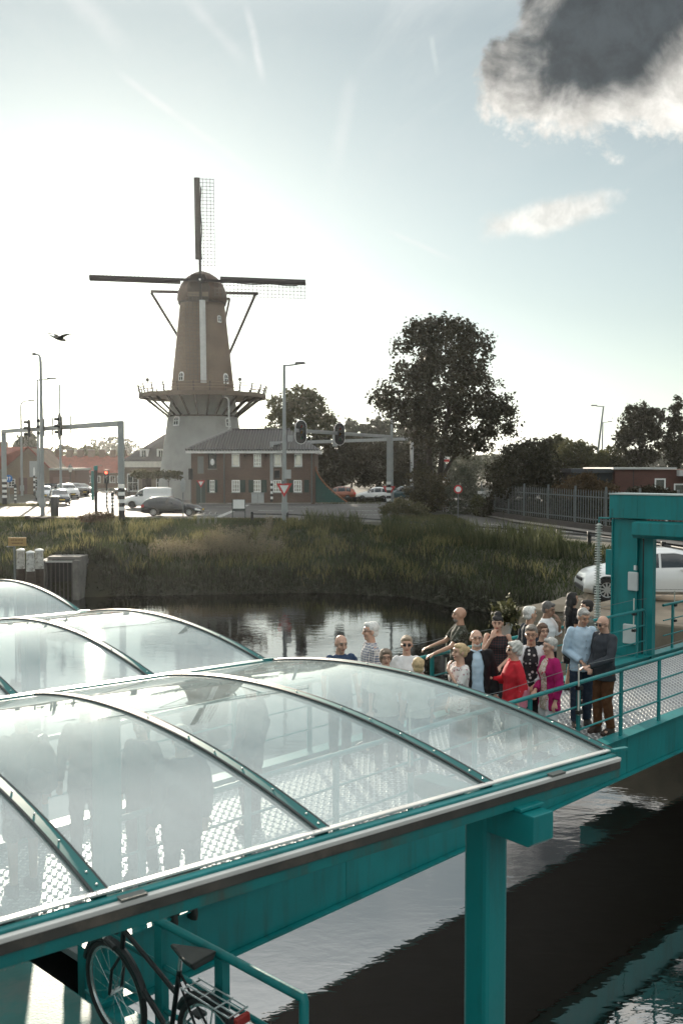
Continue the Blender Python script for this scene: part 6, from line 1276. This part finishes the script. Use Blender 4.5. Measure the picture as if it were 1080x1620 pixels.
def person(label, px, py, H, rz, skin, top, bottom, hair=('short', (.3, .3, .3)), ra='down', la='down', hyaw=0, hpitch=0, belly=0.0, fem=False, glasses=None, beard=None, shoes=(.02, .018, .016), detail=True, group='people waiting on the landing ramp', zdeck=None, dist=None, lean=0.0):
    k = H / 1.75; zd = ZD + .012 if zdeck is None else zdeck
    if dist is None: p = G(px, py, zd + H)
    else: p = D(px, 900, dist)
    t = thing('person', label, 'person', (p.x, p.y, zd), R(rz), group)
    sh = .165 if fem else .188; hipw = .172 if fem else .160
    S3 = lambda q: tuple(c * k for c in q)
    hq = Matrix.Rotation(R(hyaw), 3, 'Z') @ Matrix.Rotation(R(-hpitch), 3, 'X'); piv = Vector((0, -.005, 1.53))
    def hd(p_): return tuple((hq @ (Vector(p_) - piv) + piv) * k)
    def S_(rings): return [tuple(c * k for c in r) for r in rings]
    arms = []
    for sd, a in ((1, ra), (-1, la)):
        e, w_, h = ARM[a]; ss = (sd * sh, -.005, 1.43); f = lambda q: (sd * (q[0] - .188 + sh), q[1], q[2]); arms.append((sd, a, ss, f(e), f(w_), f(h)))
    legs = [(sd, (sd * .09, 0, .90), (sd * (.098 + .01 * sd), .025, .49), (sd * .105, -.012 + .03 * sd, .085)) for sd in (-1, 1)]
    cover_arm = top.get('sleeve', 2); vox = .0105 if detail else .014
    # ---- body (one continuous skin)
    mb = MB(); b = belly
    loft(mb, S_([(0, 0, .86, .11, .08), (0, 0, .93, hipw - .02, .10), (0, b * .5, 1.04, .135, .092 + b * .4), (0, b * .4, 1.16, .135 - (.012 if fem else 0), .092 + b * .3), (0, .012, 1.30, .15, .102), (0, 0, 1.40, .135, .08), (0, -.005, 1.455, .075, .062)]))
    limb(mb, [S3((0, -.012, 1.42)), S3((0, -.008, 1.50)), hd((0, .0, 1.57))], [.066 * k, .060 * k, .056 * k])
    mb.ball(hd((0, -.006, 1.662)), tuple(c * k for c in (.0765, .094, .09)), 18, 12); mb.ball(hd((0, .022, 1.592)), tuple(c * k for c in (.058, .068, .072)), 14, 10); mb.ball(hd((0, .062, 1.548)), .03 * k, 10, 7)
    mb.tube([hd((0, .086, 1.665)), hd((0, .103, 1.635)), hd((0, .112, 1.612)), hd((0, .092, 1.603))], [.010 * k, .013 * k, .017 * k, .014 * k], 8)
    mb.ball(hd((0, .078, 1.686)), (.055 * k, .02 * k, .013 * k), 12, 7)
    for sd in (-1, 1):
        mb.ball(hd((sd * .08, -.005, 1.632)), (.012 * k, .022 * k, .034 * k), 8, 7); mb.ball(hd((sd * .04, .062, 1.61)), .026 * k, 8, 7)
    for sd, a, ss, e, w_, h in arms:
        ro = 1.0 if cover_arm < 2 else .85
        limb(mb, [S3(ss), S3(e), S3(w_)], [.047 * k * ro * (.78 if cover_arm > 0 else 1), .038 * k * ro, .026 * k]); e_, W3, h3 = Vector(e), Vector(w_), Vector(h); dr = (h3 - W3).normalized()
        pl = Vector((0, 0, 1)) if abs(dr.z) < .7 else Vector((0, 1, 0)); sx = dr.cross(pl).normalized(); nx = sx.cross(dr).normalized()
        c0 = W3 + dr * .02; c1 = W3 + dr * .085
        for q in (-.026, -.009, .009, .026): limb(mb, [tuple((c0 + sx * q * .7) * k), tuple((c1 + sx * q) * k)], [.0155 * k, .0145 * k], 8)
        for q, ln in ((-.029, .055), (-.010, .072), (.010, .076), (.029, .066)):
            b0 = c1 + sx * q; b1 = b0 + dr * ln * .5 + nx * (-.012); b2 = b1 + dr * ln * .32 + nx * (-.026); limb(mb, [tuple(b0 * k), tuple(b1 * k), tuple(b2 * k)], [.0105 * k, .0098 * k, .0088 * k], 7)
        th = sx * sd; b0 = c0 + th * .02 * 1; b1 = b0 + th * .032 + dr * .03 - nx * .012; b2 = b1 + dr * .035 + th * .006 - nx * .012; limb(mb, [tuple(b0 * k), tuple(b1 * k), tuple(b2 * k)], [.015 * k, .0125 * k, .0105 * k], 7)
    for sd, hp, kn, an in legs:
        limb(mb, [S3(hp), S3(kn), S3(an)], [.074 * k, .05 * k, .036 * k]); limb(mb, [S3((an[0], an[1], .06)), S3((an[0] + sd * .015, an[1] + .12, .04))], [.036 * k, .032 * k])
    o = mb.build('body', skin, t); PEND.append((o, vox, 2, 0))
    # ---- face
    EYW = mat('eye_white', (.6, .58, .55), .3)
    for sd in (-1, 1):
        if detail:
            MB().ball(hd((sd * .031, .080, 1.652)), ((.010 if glasses else .0125) * k, .0115 * k, (.0055 if glasses else .007) * k), 8, 6).build('eye', EYE, t, True)
            MB().tube([hd((sd * .016, .092, 1.674)), hd((sd * .033, .089, 1.679)), hd((sd * .05, .074, 1.672))], .005 * k, 5).build('eyebrow', mat('brow_%02d' % int(hair[1][0] * 99), tuple(c * .7 for c in hair[1]), .9), t)
    if detail: MB().tube([hd((-.024, .080, 1.578)), hd((0, .0915, 1.577)), hd((.024, .080, 1.578))], .0075 * k, 6).build('mouth', LIPS, t, True)
    # ---- upper garment
    hem = top.get('hem', .86); ad = top.get('loose', .018); tm = top['mat']; style = top.get('style', 'shirt')
    rings = [(0, b * .25, hem, hipw + ad + .006, .108 + ad + b * .35), (0, b * .5, (hem + 1.04) / 2 + .02, hipw + ad - .006, .104 + ad + b * .5), (0, b * .5, 1.06, .148 + ad - (.016 if fem else 0), .098 + ad + b * .5), (0, b * .4, 1.17, .146 + ad - (.014 if fem else 0), .097 + ad + b * .35), (0, .018 if fem else .01, 1.29, .160 + ad, .108 + ad + (.014 if fem else 0)), (0, 0, 1.385, .160 + ad * .7, .098 + ad), (0, -.005, 1.445, .130 + ad * .5, .076 + ad * .6), (0, -.008, top.get('neck', 1.487), .068 + ad * .3, .064 + ad * .2)]
    def garment(nm, rings_, m_, sleeve, extra=0.0, open_front=False):
        mb = MB(); rr = [(a, b_, c, d_ + extra, e_ + extra) for a, b_, c, d_, e_ in rings_]
        if open_front:
            seg = 26; ga = R(top.get('gap', 34)); vs = []; n = len(rr); rr = [r for r in rr]
            for th in (0.0, -.022):
                for i, (cx, cy, cz, rx, ry) in enumerate(rr):
                    for q in range(seg + 1):
                        g_ = ga * (1.0 if cz < 1.3 else .85) * (1.25 if cz < 1.0 else 1); an = math.pi / 2 + g_ + (2 * math.pi - 2 * g_) * q / seg; vs.append(tuple(c * k for c in (cx + (rx + th) * math.cos(an), cy + (ry + th) * math.sin(an), cz)))
            m0 = seg + 1; B = n * m0; fs = []
            for i in range(n - 1):
                for q in range(seg): fs += [(i * m0 + q, i * m0 + q + 1, (i + 1) * m0 + q + 1, (i + 1) * m0 + q), (B + i * m0 + q, B + (i + 1) * m0 + q, B + (i + 1) * m0 + q + 1, B + i * m0 + q + 1)]
                for q in (0, seg): fs.append((i * m0 + q, (i + 1) * m0 + q, B + (i + 1) * m0 + q, B + i * m0 + q))
            for q in range(seg): fs += [(q, q + 1, B + q + 1, B + q), ((n - 1) * m0 + q, (n - 1) * m0 + q + 1, B + (n - 1) * m0 + q + 1, B + (n - 1) * m0 + q)]
            mb.add(vs, fs)
        else: loft(mb, [tuple(c * k for c in r) for r in rr])
        for sd, a, ss, e, w_, h in arms:
            s0 = Vector(ss); e0 = Vector(e); w0 = Vector(w_); r0 = .053 + ad * .6 + extra
            s_in = s0 + Vector((-sd * .03, 0, -.005))
            if sleeve <= 0: continue
            if sleeve <= 1: en = s0.lerp(e0, .35 + .65 * sleeve); limb(mb, [tuple(s_in * k), tuple(s0.lerp(en, .5) * k)], [r0 * k, (r0 - .002) * k]); mb.tube([tuple(s0 * k), tuple(en * k)], [r0 * k, (r0 - .003) * k], 12)
            else: en = e0.lerp(w0, min(1, (sleeve - 1) * .97)); limb(mb, [tuple(s_in * k), tuple(s0.lerp(e0, .5) * k), tuple(e0 * k)], [r0 * k, (r0 - .004) * k, (r0 - .010) * k]); mb.tube([tuple(e0 * k), tuple(en * k)], [(r0 - .010) * k, (r0 - .020) * k], 12)
        o = mb.build(nm, m_, t); PEND.append((o, .0135, 2, .005)); return o
    if style == 'jacket':
        garment('shirt', rings, top['under'], 0, -.014); garment('jacket', rings, tm, top.get('sleeve', 2), .006, True)
        if top.get('lapel', True):
            for sd in (-1, 1): MB().prism([(sd * .02 * k, 1.16 * k), (sd * .045 * k, 1.17 * k), (sd * .088 * k, 1.36 * k), (sd * .05 * k, 1.44 * k), (sd * .035 * k, 1.40 * k)], (.124 + ad + b * .2) * k, (.138 + ad + b * .25) * k).build('lapel', tm, t) if False else None
    elif style == 'tank': garment('top', rings[:-1] + [(0, -.008, 1.44, .075, .066)], tm, 0)
    else: garment('shirt', rings, tm, top.get('sleeve', 2))
    if top.get('collar'):
        pts = [tuple(c * k for c in (.068 * math.cos(a), -.008 + .066 * math.sin(a), 1.475 + .012 * math.cos(a * 1) * 0)) for a in np.linspace(R(105), R(435), 16)]; MB().tube(pts, .017 * k, 7).build('collar', top['collar'], t, True)
    if top.get('buttons'):
        m_ = MB()
        for z in (1.0, 1.1, 1.2, 1.3): m_.ball(tuple(c * k for c in (0, float(np.interp(z, [1.06, 1.17, 1.29, 1.37], [.098 + b, .097 + b * .75, .118, .098])) + ad + .003, z)), .007 * k, 6, 5)
        m_.build('buttons', BLACK, t)
    # ---- lower garment
    bm_ = bottom['mat']; mb = MB(); end = bottom.get('end', .09); lz = bottom.get('loose', .018)
    if bottom.get('style') == 'skirt': loft(mb, [tuple(c * k for c in r) for r in ((0, 0, end, .20, .17), (0, 0, .75, .18, .14), (0, 0, .93, hipw + .004, .112), (0, 0, 1.03, .14, .10))])
    else:
        loft(mb, [tuple(c * k for c in r) for r in ((0, 0, .84, .13, .09), (0, 0, .92, hipw + .008, .112 + b * .15), (0, b * .4, 1.04, .152, .105 + b * .4))])
        for sd, hp, kn, an in legs:
            hp_, kn_, an_ = Vector(hp), Vector(kn), Vector(an); lo = an_ + Vector((0, 0, .0))
            if end > .45: en = hp_.lerp(kn_, min(1, (.90 - end) / .41)); limb(mb, [tuple(hp_ * k), tuple(hp_.lerp(en, .6) * k)], [(.080 + lz) * k, (.074 + lz) * k]); mb.tube([tuple(hp_ * k), tuple(en * k)], [(.08 + lz) * k, (.074 + lz) * k], 12)
            else: limb(mb, [tuple(hp_ * k), tuple(kn_ * k)], [(.078 + lz) * k, (.054 + lz) * k]); mb.tube([tuple(kn_ * k), tuple(lo * k)], [(.054 + lz) * k, (.043 + lz) * k], 12)
    o = mb.build('skirt' if bottom.get('style') == 'skirt' else ('shorts' if end > .45 else 'trousers'), bm_, t); PEND.append((o, .015, 3, .007))
    SM = mat('shoe_%02d_%02d' % (int(shoes[0] * 99), int(shoes[2] * 99)), shoes, .6)
    for sd, hp, kn, an in legs:
        x, y = an[0], an[1]; mb = MB(); loft(mb, [tuple(c * k for c in r) for r in ((x, y + .06, -.008, .046, .135), (x, y + .06, .03, .05, .14), (x, y + .04, .065, .045, .11), (x, y + .0, .105, .042, .055))], 16); mb.build('shoe', SM, t, True)
    # ---- hair
    st, hc = hair; HM = mat('hair_%02d_%02d_%02d' % tuple(int(c * 99) for c in hc), hc, .65, var=.3, scale=30, bump=.6, bscale=60)
    mb = MB(); amp = .004
    def hb(c, r): mb.ball(hd(c), tuple(x * k for x in r), 16, 11)
    if st == 'bald': mb = None
    elif st == 'fringe':
        hb((0, -.038, 1.635), (.080, .072, .045))
    else:
        hb((0, -.020, 1.676), (.083, .094, .092)); hb((0, -.045, 1.62), (.079, .066, .06))
        if st in ('curly', 'bob', 'full'): amp = .012 if st == 'curly' else .005; hb((0, -.024, 1.682), (.094, .10, .098)); hb((0, -.045, 1.60), (.086, .07, .06)); hb((-.066, .01, 1.655), (.03, .05, .055)); hb((.066, .01, 1.655), (.03, .05, .055)); hb((0, .05, 1.728), (.06, .04, .03))
        if st in ('quiff', 'short'): hb((0, -.03, 1.69), (.088, .098, .088)); hb((0, .045, 1.735), (.06, .045, .032))
        if st == 'bun': hb((0, -.12, 1.665), (.042, .04, .045)); hb((0, .03, 1.725), (.066, .05, .034)); hb((0.062, .0, 1.66), (.026, .05, .05)); hb((-0.062, .0, 1.66), (.026, .05, .05))
        if st == 'updo': hb((0, -.055, 1.765), (.062, .07, .05)); hb((0, .058, 1.715), (.068, .04, .032)); hb((.05, .05, 1.735), (.03, .04, .03))
        if st == 'long': hb((0, -.06, 1.55), (.10, .065, .12)); hb((0, -.085, 1.42), (.115, .055, .13)); hb((0, -.09, 1.30), (.10, .045, .10)); hb((.072, .0, 1.62), (.03, .05, .09)); hb((-.072, .0, 1.62), (.03, .05, .09)); hb((0, .04, 1.73), (.06, .05, .03))
    if mb and mb.v: o = mb.build('hair', HM, t); PEND.append((o, .010, 2, amp))
    if beard:
        mb = MB(); mb.ball(hd((0, .052, 1.56)), (.052 * k, .046 * k, .04 * k), 14, 9); o = mb.build('beard', mat('beard_%02d' % int(beard[0] * 99), beard, .9), t); PEND.append((o, .010, 2, .003))
    if glasses:
        GM = BLACK if glasses != 'light' else mat('glass_frame', (.25, .2, .15), .4, .5); mb = MB()
        for sd in (-1, 1):
            if glasses == 'sun': mb.ball(hd((sd * .033, .094, 1.65)), (.027 * k, .008 * k, .02 * k), 10, 7)
            else: mb.tube([hd((sd * .033 + .025 * math.cos(a), .097, 1.65 + .018 * math.sin(a))) for a in np.linspace(0, 2 * math.pi, 10, endpoint=False)], .0019 * k, 4, True)
            mb.tube([hd((sd * .058, .094, 1.655)), hd((sd * .084, -.005, 1.652))], .003 * k, 4)
        mb.tube([hd((-.01, .1, 1.655)), hd((.01, .1, 1.655))], .003 * k, 4); mb.build('glasses', GM, t)
    return t
T_ = fmat
BLUETEE = T_('navy_tee', (.035, .065, .13)); PLAID = pattern_mat('plaid', 'plaid', [(.25, (.14, .18, .26)), (.5, (.50, .47, .46)), (.75, (.66, .65, .64))], 9)
CAMO = pattern_mat('camo', 'camo', [(0, (.03, .035, .025)), (.42, (.075, .08, .06)), (.5, (.022, .025, .02)), (.58, (.14, .15, .13))], 18)
TART = pattern_mat('tartan', 'plaid', [(.3, (.012, .014, .018)), (.55, (.02, .035, .04)), (.8, (.10, .03, .03))], 8)
FLOR = pattern_mat('floral', 'floral', [(.15, (.30, .06, .11)), (.32, (.62, .60, .58)), (.6, (.66, .64, .62))], 20); FLORB = pattern_mat('floral_black', 'floral', [(.22, (.64, .62, .62)), (.36, (.02, .02, .025)), (.7, (.03, .03, .035))], 16); FLORP = pattern_mat('floral_pink', 'floral', [(.2, (.45, .09, .08)), (.36, (.68, .66, .64)), (.55, (.35, .30, .20)), (.8, (.66, .62, .58))], 18)
WHT = T_('white', (.68, .69, .70)); LBLUE = T_('light_blue', (.42, .56, .68)); JEANS = T_('jeans', (.028, .042, .07)); DARKT = T_('dark_trousers', (.022, .022, .026)); BROWNT = T_('brown_trousers', (.11, .048, .022)); BLKC = T_('black', (.010, .010, .012)); REDJ = T_('red_jacket', (.50, .022, .035)); MAG = T_('magenta_jacket', (.34, .012, .11)); OLIVE = T_('olive_shirt', (.13, .135, .12)); GREYJ = T_('grey_jacket', (.040, .046, .055)); WHJ = T_('white_jacket', (.62, .64, .67)); CREAM = T_('cream', (.5, .48, .42)); PLAIDD = T_('dark_shirt', (.03, .04, .055))
def sh(m, sleeve=2, **k): return dict(mat=m, sleeve=sleeve, **k)
def tr(m, **k): return dict(mat=m, **k)
GREY, WHITEH, BLOND, BROWN, BLK = (.34, .33, .31), (.72, .71, .68), (.55, .40, .22), (.09, .055, .035), (.010, .009, .009)
person('bald man in a navy t-shirt standing behind the canopy edge', 538, 1004, 1.76, 205, SKIN, sh(BLUETEE, .6), tr(DARKT), ('bald', GREY), hyaw=0, hpitch=14)
person('white haired man with glasses in a plaid shirt facing left', 586, 986, 1.82, 105, SKIN, sh(PLAID, .8, collar=PLAID), tr(DARKT), ('quiff', WHITEH), glasses='thin')
person('short woman with brown grey hair and glasses peeking over the canopy', 610, 1029, 1.60, 185, SKIN, sh(CREAM, 1, hem=.8), tr(DARKT), ('full', (.20, .15, .11)), fem=True, glasses='thin')
person('woman with short blond hair and sunglasses in a white top', 643, 1008, 1.68, 178, SKIN, sh(WHT, .5, hem=.82), tr(DARKT), ('quiff', (.36, .28, .20)), fem=True, belly=.03, glasses='sun', la='bag')
person('blond person showing only the top of the head above the canopy', 661, 1042, 1.52, 10, SKIN, sh(CREAM, 1), tr(JEANS), ('full', BLOND), fem=True)
person('bald man in a camouflage t-shirt leaning on the far handrail', 727, 961, 1.82, 92, SKIN2, sh(CAMO, .6, loose=.024), tr(DARKT), ('bald', GREY), la='rail', ra='rail', belly=.02, beard=(.22, .2, .18))
person('woman with black pinned up hair in a tartan sleeveless top touching her face', 787, 974, 1.74, 165, SKIN, dict(mat=TART, style='tank', sleeve=0), tr(DARKT), ('updo', BLK), ra='face', la='hold', fem=True, hpitch=8)
person('white haired man in a dark shirt turned to the right', 838, 961, 1.80, -70, SKIN2, sh(PLAIDD, .9, collar=PLAIDD), tr(JEANS), ('quiff', WHITEH))
bl = person('blonde woman in a floral top with her hand at her mouth', 727, 1019, 1.68, 112, SKIN, sh(FLOR, .7, hem=.82, neck=1.445), tr(JEANS), ('bun', BLOND), la='mouth', fem=True)
person('bald bearded man with glasses in a black suit and pale blue shirt', 753, 997, 1.80, 182, SKIN, dict(mat=BLKC, under=LBLUE, style='jacket', sleeve=2, hem=.78, gap=26, collar=LBLUE, loose=.03), tr(DARKT), ('fringe', WHITEH), glasses='thin', beard=(.5, .48, .45), belly=.03)
person('grey curly haired woman in a red jacket holding out her hand', 813, 1016, 1.66, 100, SKIN, dict(mat=REDJ, sleeve=1.75, hem=.74, loose=.03, collar=REDJ), tr(WHT), ('curly', (.55, .54, .50)), ra='gesture', la='bag', fem=True, glasses='sun', belly=.03)
person('man with glasses in a white jacket over a black floral shirt', 840, 991, 1.79, 165, SKIN2, dict(mat=WHJ, under=FLORB, style='jacket', sleeve=2, hem=.80, gap=36, loose=.026), tr(DARKT), ('short', (.20, .18, .155)), glasses='thin', ra='hold', la='hold', hpitch=6)
person('woman with short brown hair and glasses between the two jackets', 858, 988, 1.66, 195, SKIN, sh(BLKC, 1.9), tr(DARKT), ('full', (.11, .062, .04)), fem=True, glasses='thin')
person('man in an open white shirt rubbing his eyes', 864, 953, 1.78, -120, SKIN3, sh(WHT, .9, collar=WHT, loose=.026), tr(BLKC), ('short', (.11, .105, .10)), la='face', hpitch=16)
person('woman with long black hair in a black cold shoulder dress', 905, 938, 1.77, -78, SKIN2, sh(BLKC, .55, hem=.7, loose=.024), dict(mat=BLKC, style='skirt', end=.5), ('long', BLK), fem=True)
person('dark haired man in an olive grey shirt facing the black haired woman', 927, 951, 1.74, 95, SKIN, sh(OLIVE, .8, collar=OLIVE), tr(DARKT), ('short', (.018, .014, .012)))
person('short grey haired woman in a magenta jacket and white trousers', 869, 1011, 1.67, 112, SKIN, dict(mat=MAG, under=FLORP, style='jacket', sleeve=1.9, hem=.74, gap=32, loose=.026), tr(WHT, loose=.026), ('short', (.45, .44, .41)), fem=True, glasses='light', ra='hold')
person('grey haired man in a light blue shirt and dark jeans looking down', 921, 983, 1.83, 190, SKIN2, sh(LBLUE, 1.95, hem=.84, collar=LBLUE, buttons=True, loose=.03), tr(JEANS, loose=.024), ('short', (.38, .37, .35)), ra='hold', la='hold', hpitch=20, hyaw=8, belly=.05, dist=15.35)
person('bald man with sunglasses in a dark jacket and brown trousers pointing', 957, 985, 1.79, 118, SKIN, sh(GREYJ, 2, hem=.80, loose=.034, collar=GREYJ), tr(BROWNT, loose=.024), ('bald', GREY), la='point', ra='hold', hpitch=18, glasses='sun', belly=.03, shoes=(.035, .018, .012), dist=14.95)
UC = 'people under the nearest canopy'
person('person with a dark backpack and camouflage shorts under the nearest canopy', 30, 0, 1.80, 40, SKIN2, sh(T_('grey_tee', (.10, .105, .10)), .8), tr(CAMO, end=.5), ('short', (.06, .05, .04)), group=UC, dist=9.3)
person('person in dark clothes half behind the teal post under the canopy', 132, 0, 1.74, 20, SKIN, sh(BLKC, 2), tr(DARKT), ('short', (.1, .08, .06)), group=UC, dist=9.9)
person('person in a dark coat right of the teal post under the canopy', 222, 0, 1.62, 160, SKIN, sh(GREYJ, 2, hem=.75), tr(DARKT), ('bob', (.10, .07, .05)), group=UC, dist=9.6, fem=True)
person('grey haired person in a dark jacket with pale stripe under the canopy', 285, 0, 1.74, 30, SKIN, sh(T_('blue_jacket', (.05, .065, .085)), 2, hem=.76, loose=.03), tr(DARKT), ('quiff', (.42, .41, .39)), group=UC, dist=8.7)
person('person in dark trousers farther back under the canopy', 396, 0, 1.74, 60, SKIN, sh(PLAIDD, 2), tr(BLKC), ('short', (.05, .04, .03)), group=UC, dist=10.9)
def finish_people():
    for o, v, it, amp in PEND:
        m = o.modifiers.new('r', 'REMESH'); m.mode = 'VOXEL'; m.voxel_size = v; m.use_smooth_shade = True
        s = o.modifiers.new('s', 'SMOOTH'); s.factor = .5; s.iterations = it
    dg = bpy.context.evaluated_depsgraph_get(); dg.update()
    res = [(o, bpy.data.meshes.new_from_object(o.evaluated_get(dg)), amp) for o, v, it, amp in PEND]
    for o, me, amp in res:
        o.modifiers.clear(); old = o.data; nm = old.name; mt = old.materials[0]; o.data = me; me.materials.clear(); me.materials.append(mt); bpy.data.meshes.remove(old); me.name = nm
        n = len(me.vertices); co = np.empty(n * 3, np.float32); me.vertices.foreach_get('co', co); co = co.reshape(-1, 3)
        if amp:
            nr = np.empty(n * 3, np.float32); me.vertices.foreach_get('normal', nr); nr = nr.reshape(-1, 3); sd = (hash(o.name) % 100) * .37; f = 55 if amp > .011 else 33
            w_ = np.sin(co[:, 2] * f + 3 * np.sin(co[:, 0] * f * .7 + sd)) * np.sin(co[:, 0] * f * .9 + co[:, 1] * f * .8 + sd) + .5 * np.sin(co[:, 2] * f * 2.1 + co[:, 1] * f * 1.7 + sd)
            co = co + nr * (w_ * amp * .7)[:, None]; me.vertices.foreach_set('co', co.astype(np.float32).ravel())
        me.polygons.foreach_set('use_smooth', np.ones(len(me.polygons), bool)); me.update()
finish_people()
# things people carry
def pt(px, py, d): return D(px, py, d)
p = pt(829, 1103, 13.25); hb_ = thing('handbag', 'pink handbag held by the woman in the red jacket', 'handbag', p, R(70))
PK = mat('pink_leather', (.50, .16, .22), .45, var=.06); MB().prism([(-.15, -.12), (.15, -.12), (.12, .12), (-.12, .12)], -.05, .05).build('body', PK, hb_, bevel=.015); MB().tube([(-.1, 0, .11), (-.07, 0, .24), (0, 0, .28), (.07, 0, .24), (.1, 0, .11)], .009, 6).build('handle', PK, hb_, True)
p = pt(799, 1000, 15.55); bq = thing('bouquet', 'wrapped bouquet of leaves and flowers behind the woman with pinned hair', 'bouquet', p - Vector((0, 0, .25)), 0)
MB().lathe([(.03, 0), (.06, .15), (.12, .42), (.10, .42), (.05, .16)], 12).build('paper_wrap', mat('paper', (.55, .58, .55), .5, var=.2, scale=8), bq, True)
P = RNG.normal(0, 1, (420, 3)) * np.array([.10, .09, .09]) + np.array([0, 0, .52]); V, Q = leaves(P, .085); fast_mesh('leaves', V, Q, LEAF_M, bq)['kind'] = 'stuff'; P = RNG.normal(0, 1, (70, 3)) * np.array([.10, .08, .09]) + np.array([0, -.02, .56]); V, Q = leaves(P, .06); fast_mesh('flowers', V, Q, mat('flower_cream', (.6, .55, .35), .7), bq)['kind'] = 'stuff'
q = D(66, 1250, 9.15); bp_ = thing('backpack', 'dark backpack on the person under the canopy', 'backpack', (q.x, q.y, ZD + 1.02), R(-10)); mb = MB(); mb.ball((0, 0, .24), (.15, .13, .25), 14, 10); mb.box((0, 0, .12), (.26, .2, .22)); mb.build('bag_body', mat('backpack', (.02, .022, .022), .7), bp_, True, bevel=.03); MB().ball((.0, -.1, .15), (.11, .07, .12), 12, 8).build('pocket', mat('backpack'), bp_, True); MB().tube([(0, -.02, .46), (0, -.05, .53), (0, .04, .53), (0, .05, .46)], .012, 6).build('loop', BLACK, bp_)
# strap across the blonde woman
MB().tube([(-.11, .06, 1.36), (-.02, .135, 1.22), (.08, .135, 1.06), (.15, .06, .95)], .012, 6, flat=1).build('bag_strap', BLACK, bl, True)
# ================================================================== GULL
def gull():
    p = D(93, 535, 42); t = thing('gull', 'gull gliding in the pale sky beside the mill', 'bird', p, R(-20)); k = 42 / F
    mb = MB(); limb(mb, [(-.30, 0, .0), (-.12, 0, .01), (.1, 0, .0), (.27, 0, -.02)], [.02, .075, .085, .05], 10); mb.ball((.31, 0, -.02), .048, 10, 7); mb.tube([(.34, 0, -.02), (.42, 0, -.05)], [.018, .005], 6)
    mb.add([(-.26, -.03, .02), (-.45, -.09, .03), (-.45, .09, .03), (-.26, .03, .02), (-.3, 0, -.02)], [(0, 1, 2, 3), (1, 0, 4), (2, 1, 4), (3, 2, 4), (0, 3, 4)])
    for sd, a in ((-1, 1), (1, 1)):
        pts = [(.05, sd * .05, .03), (.10, sd * .22, .14), (.06, sd * .42, .17), (-.04, sd * .70, .10)]; ch = (.26, .24, .2, .05)
        for i in range(3):
            a0, a1 = pts[i], pts[i + 1]; mb.add([(a0[0] + ch[i] * .4, a0[1], a0[2]), (a0[0] - ch[i] * .6, a0[1], a0[2] - .005), (a1[0] - ch[i + 1] * .6, a1[1], a1[2] - .005), (a1[0] + ch[i + 1] * .4, a1[1], a1[2]), (a0[0] + ch[i] * .2, a0[1], a0[2] + .02), (a1[0] + ch[i + 1] * .2, a1[1], a1[2] + .016)], [(0, 1, 2, 3), (0, 3, 5, 4), (4, 5, 2, 1), (0, 4, 1), (3, 2, 5)])
    mb.build('body', mat('gull_feather', (.10, .09, .085), .8, var=.3, scale=9), t, True); t.rotation_euler = (R(5), R(4), R(62)); t.scale = (1.15, 1.2, 1.15)
gull()
# ================================================================== HAZE
hz = MB().bb(-3600, 3600, -700, 5100, -7.2, 42).build('haze', mat('haze_placeholder'))
hm = bpy.data.materials.new('haze_air'); hm.use_nodes = True; hn = hm.node_tree.nodes; hn.remove(hn['Principled BSDF'])
pv = hn.new('ShaderNodeVolumePrincipled'); pv.inputs['Color'].default_value = (.93, .95, .95, 1); pv.inputs['Density'].default_value = .00010; pv.inputs['Anisotropy'].default_value = .7
hm.node_tree.links.new(pv.outputs[0], hn['Material Output'].inputs['Volume']); hz.data.materials.clear(); hz.data.materials.append(hm)
tag(hz, 'thin sunlit haze over the harbour', 'haze', kind='stuff')
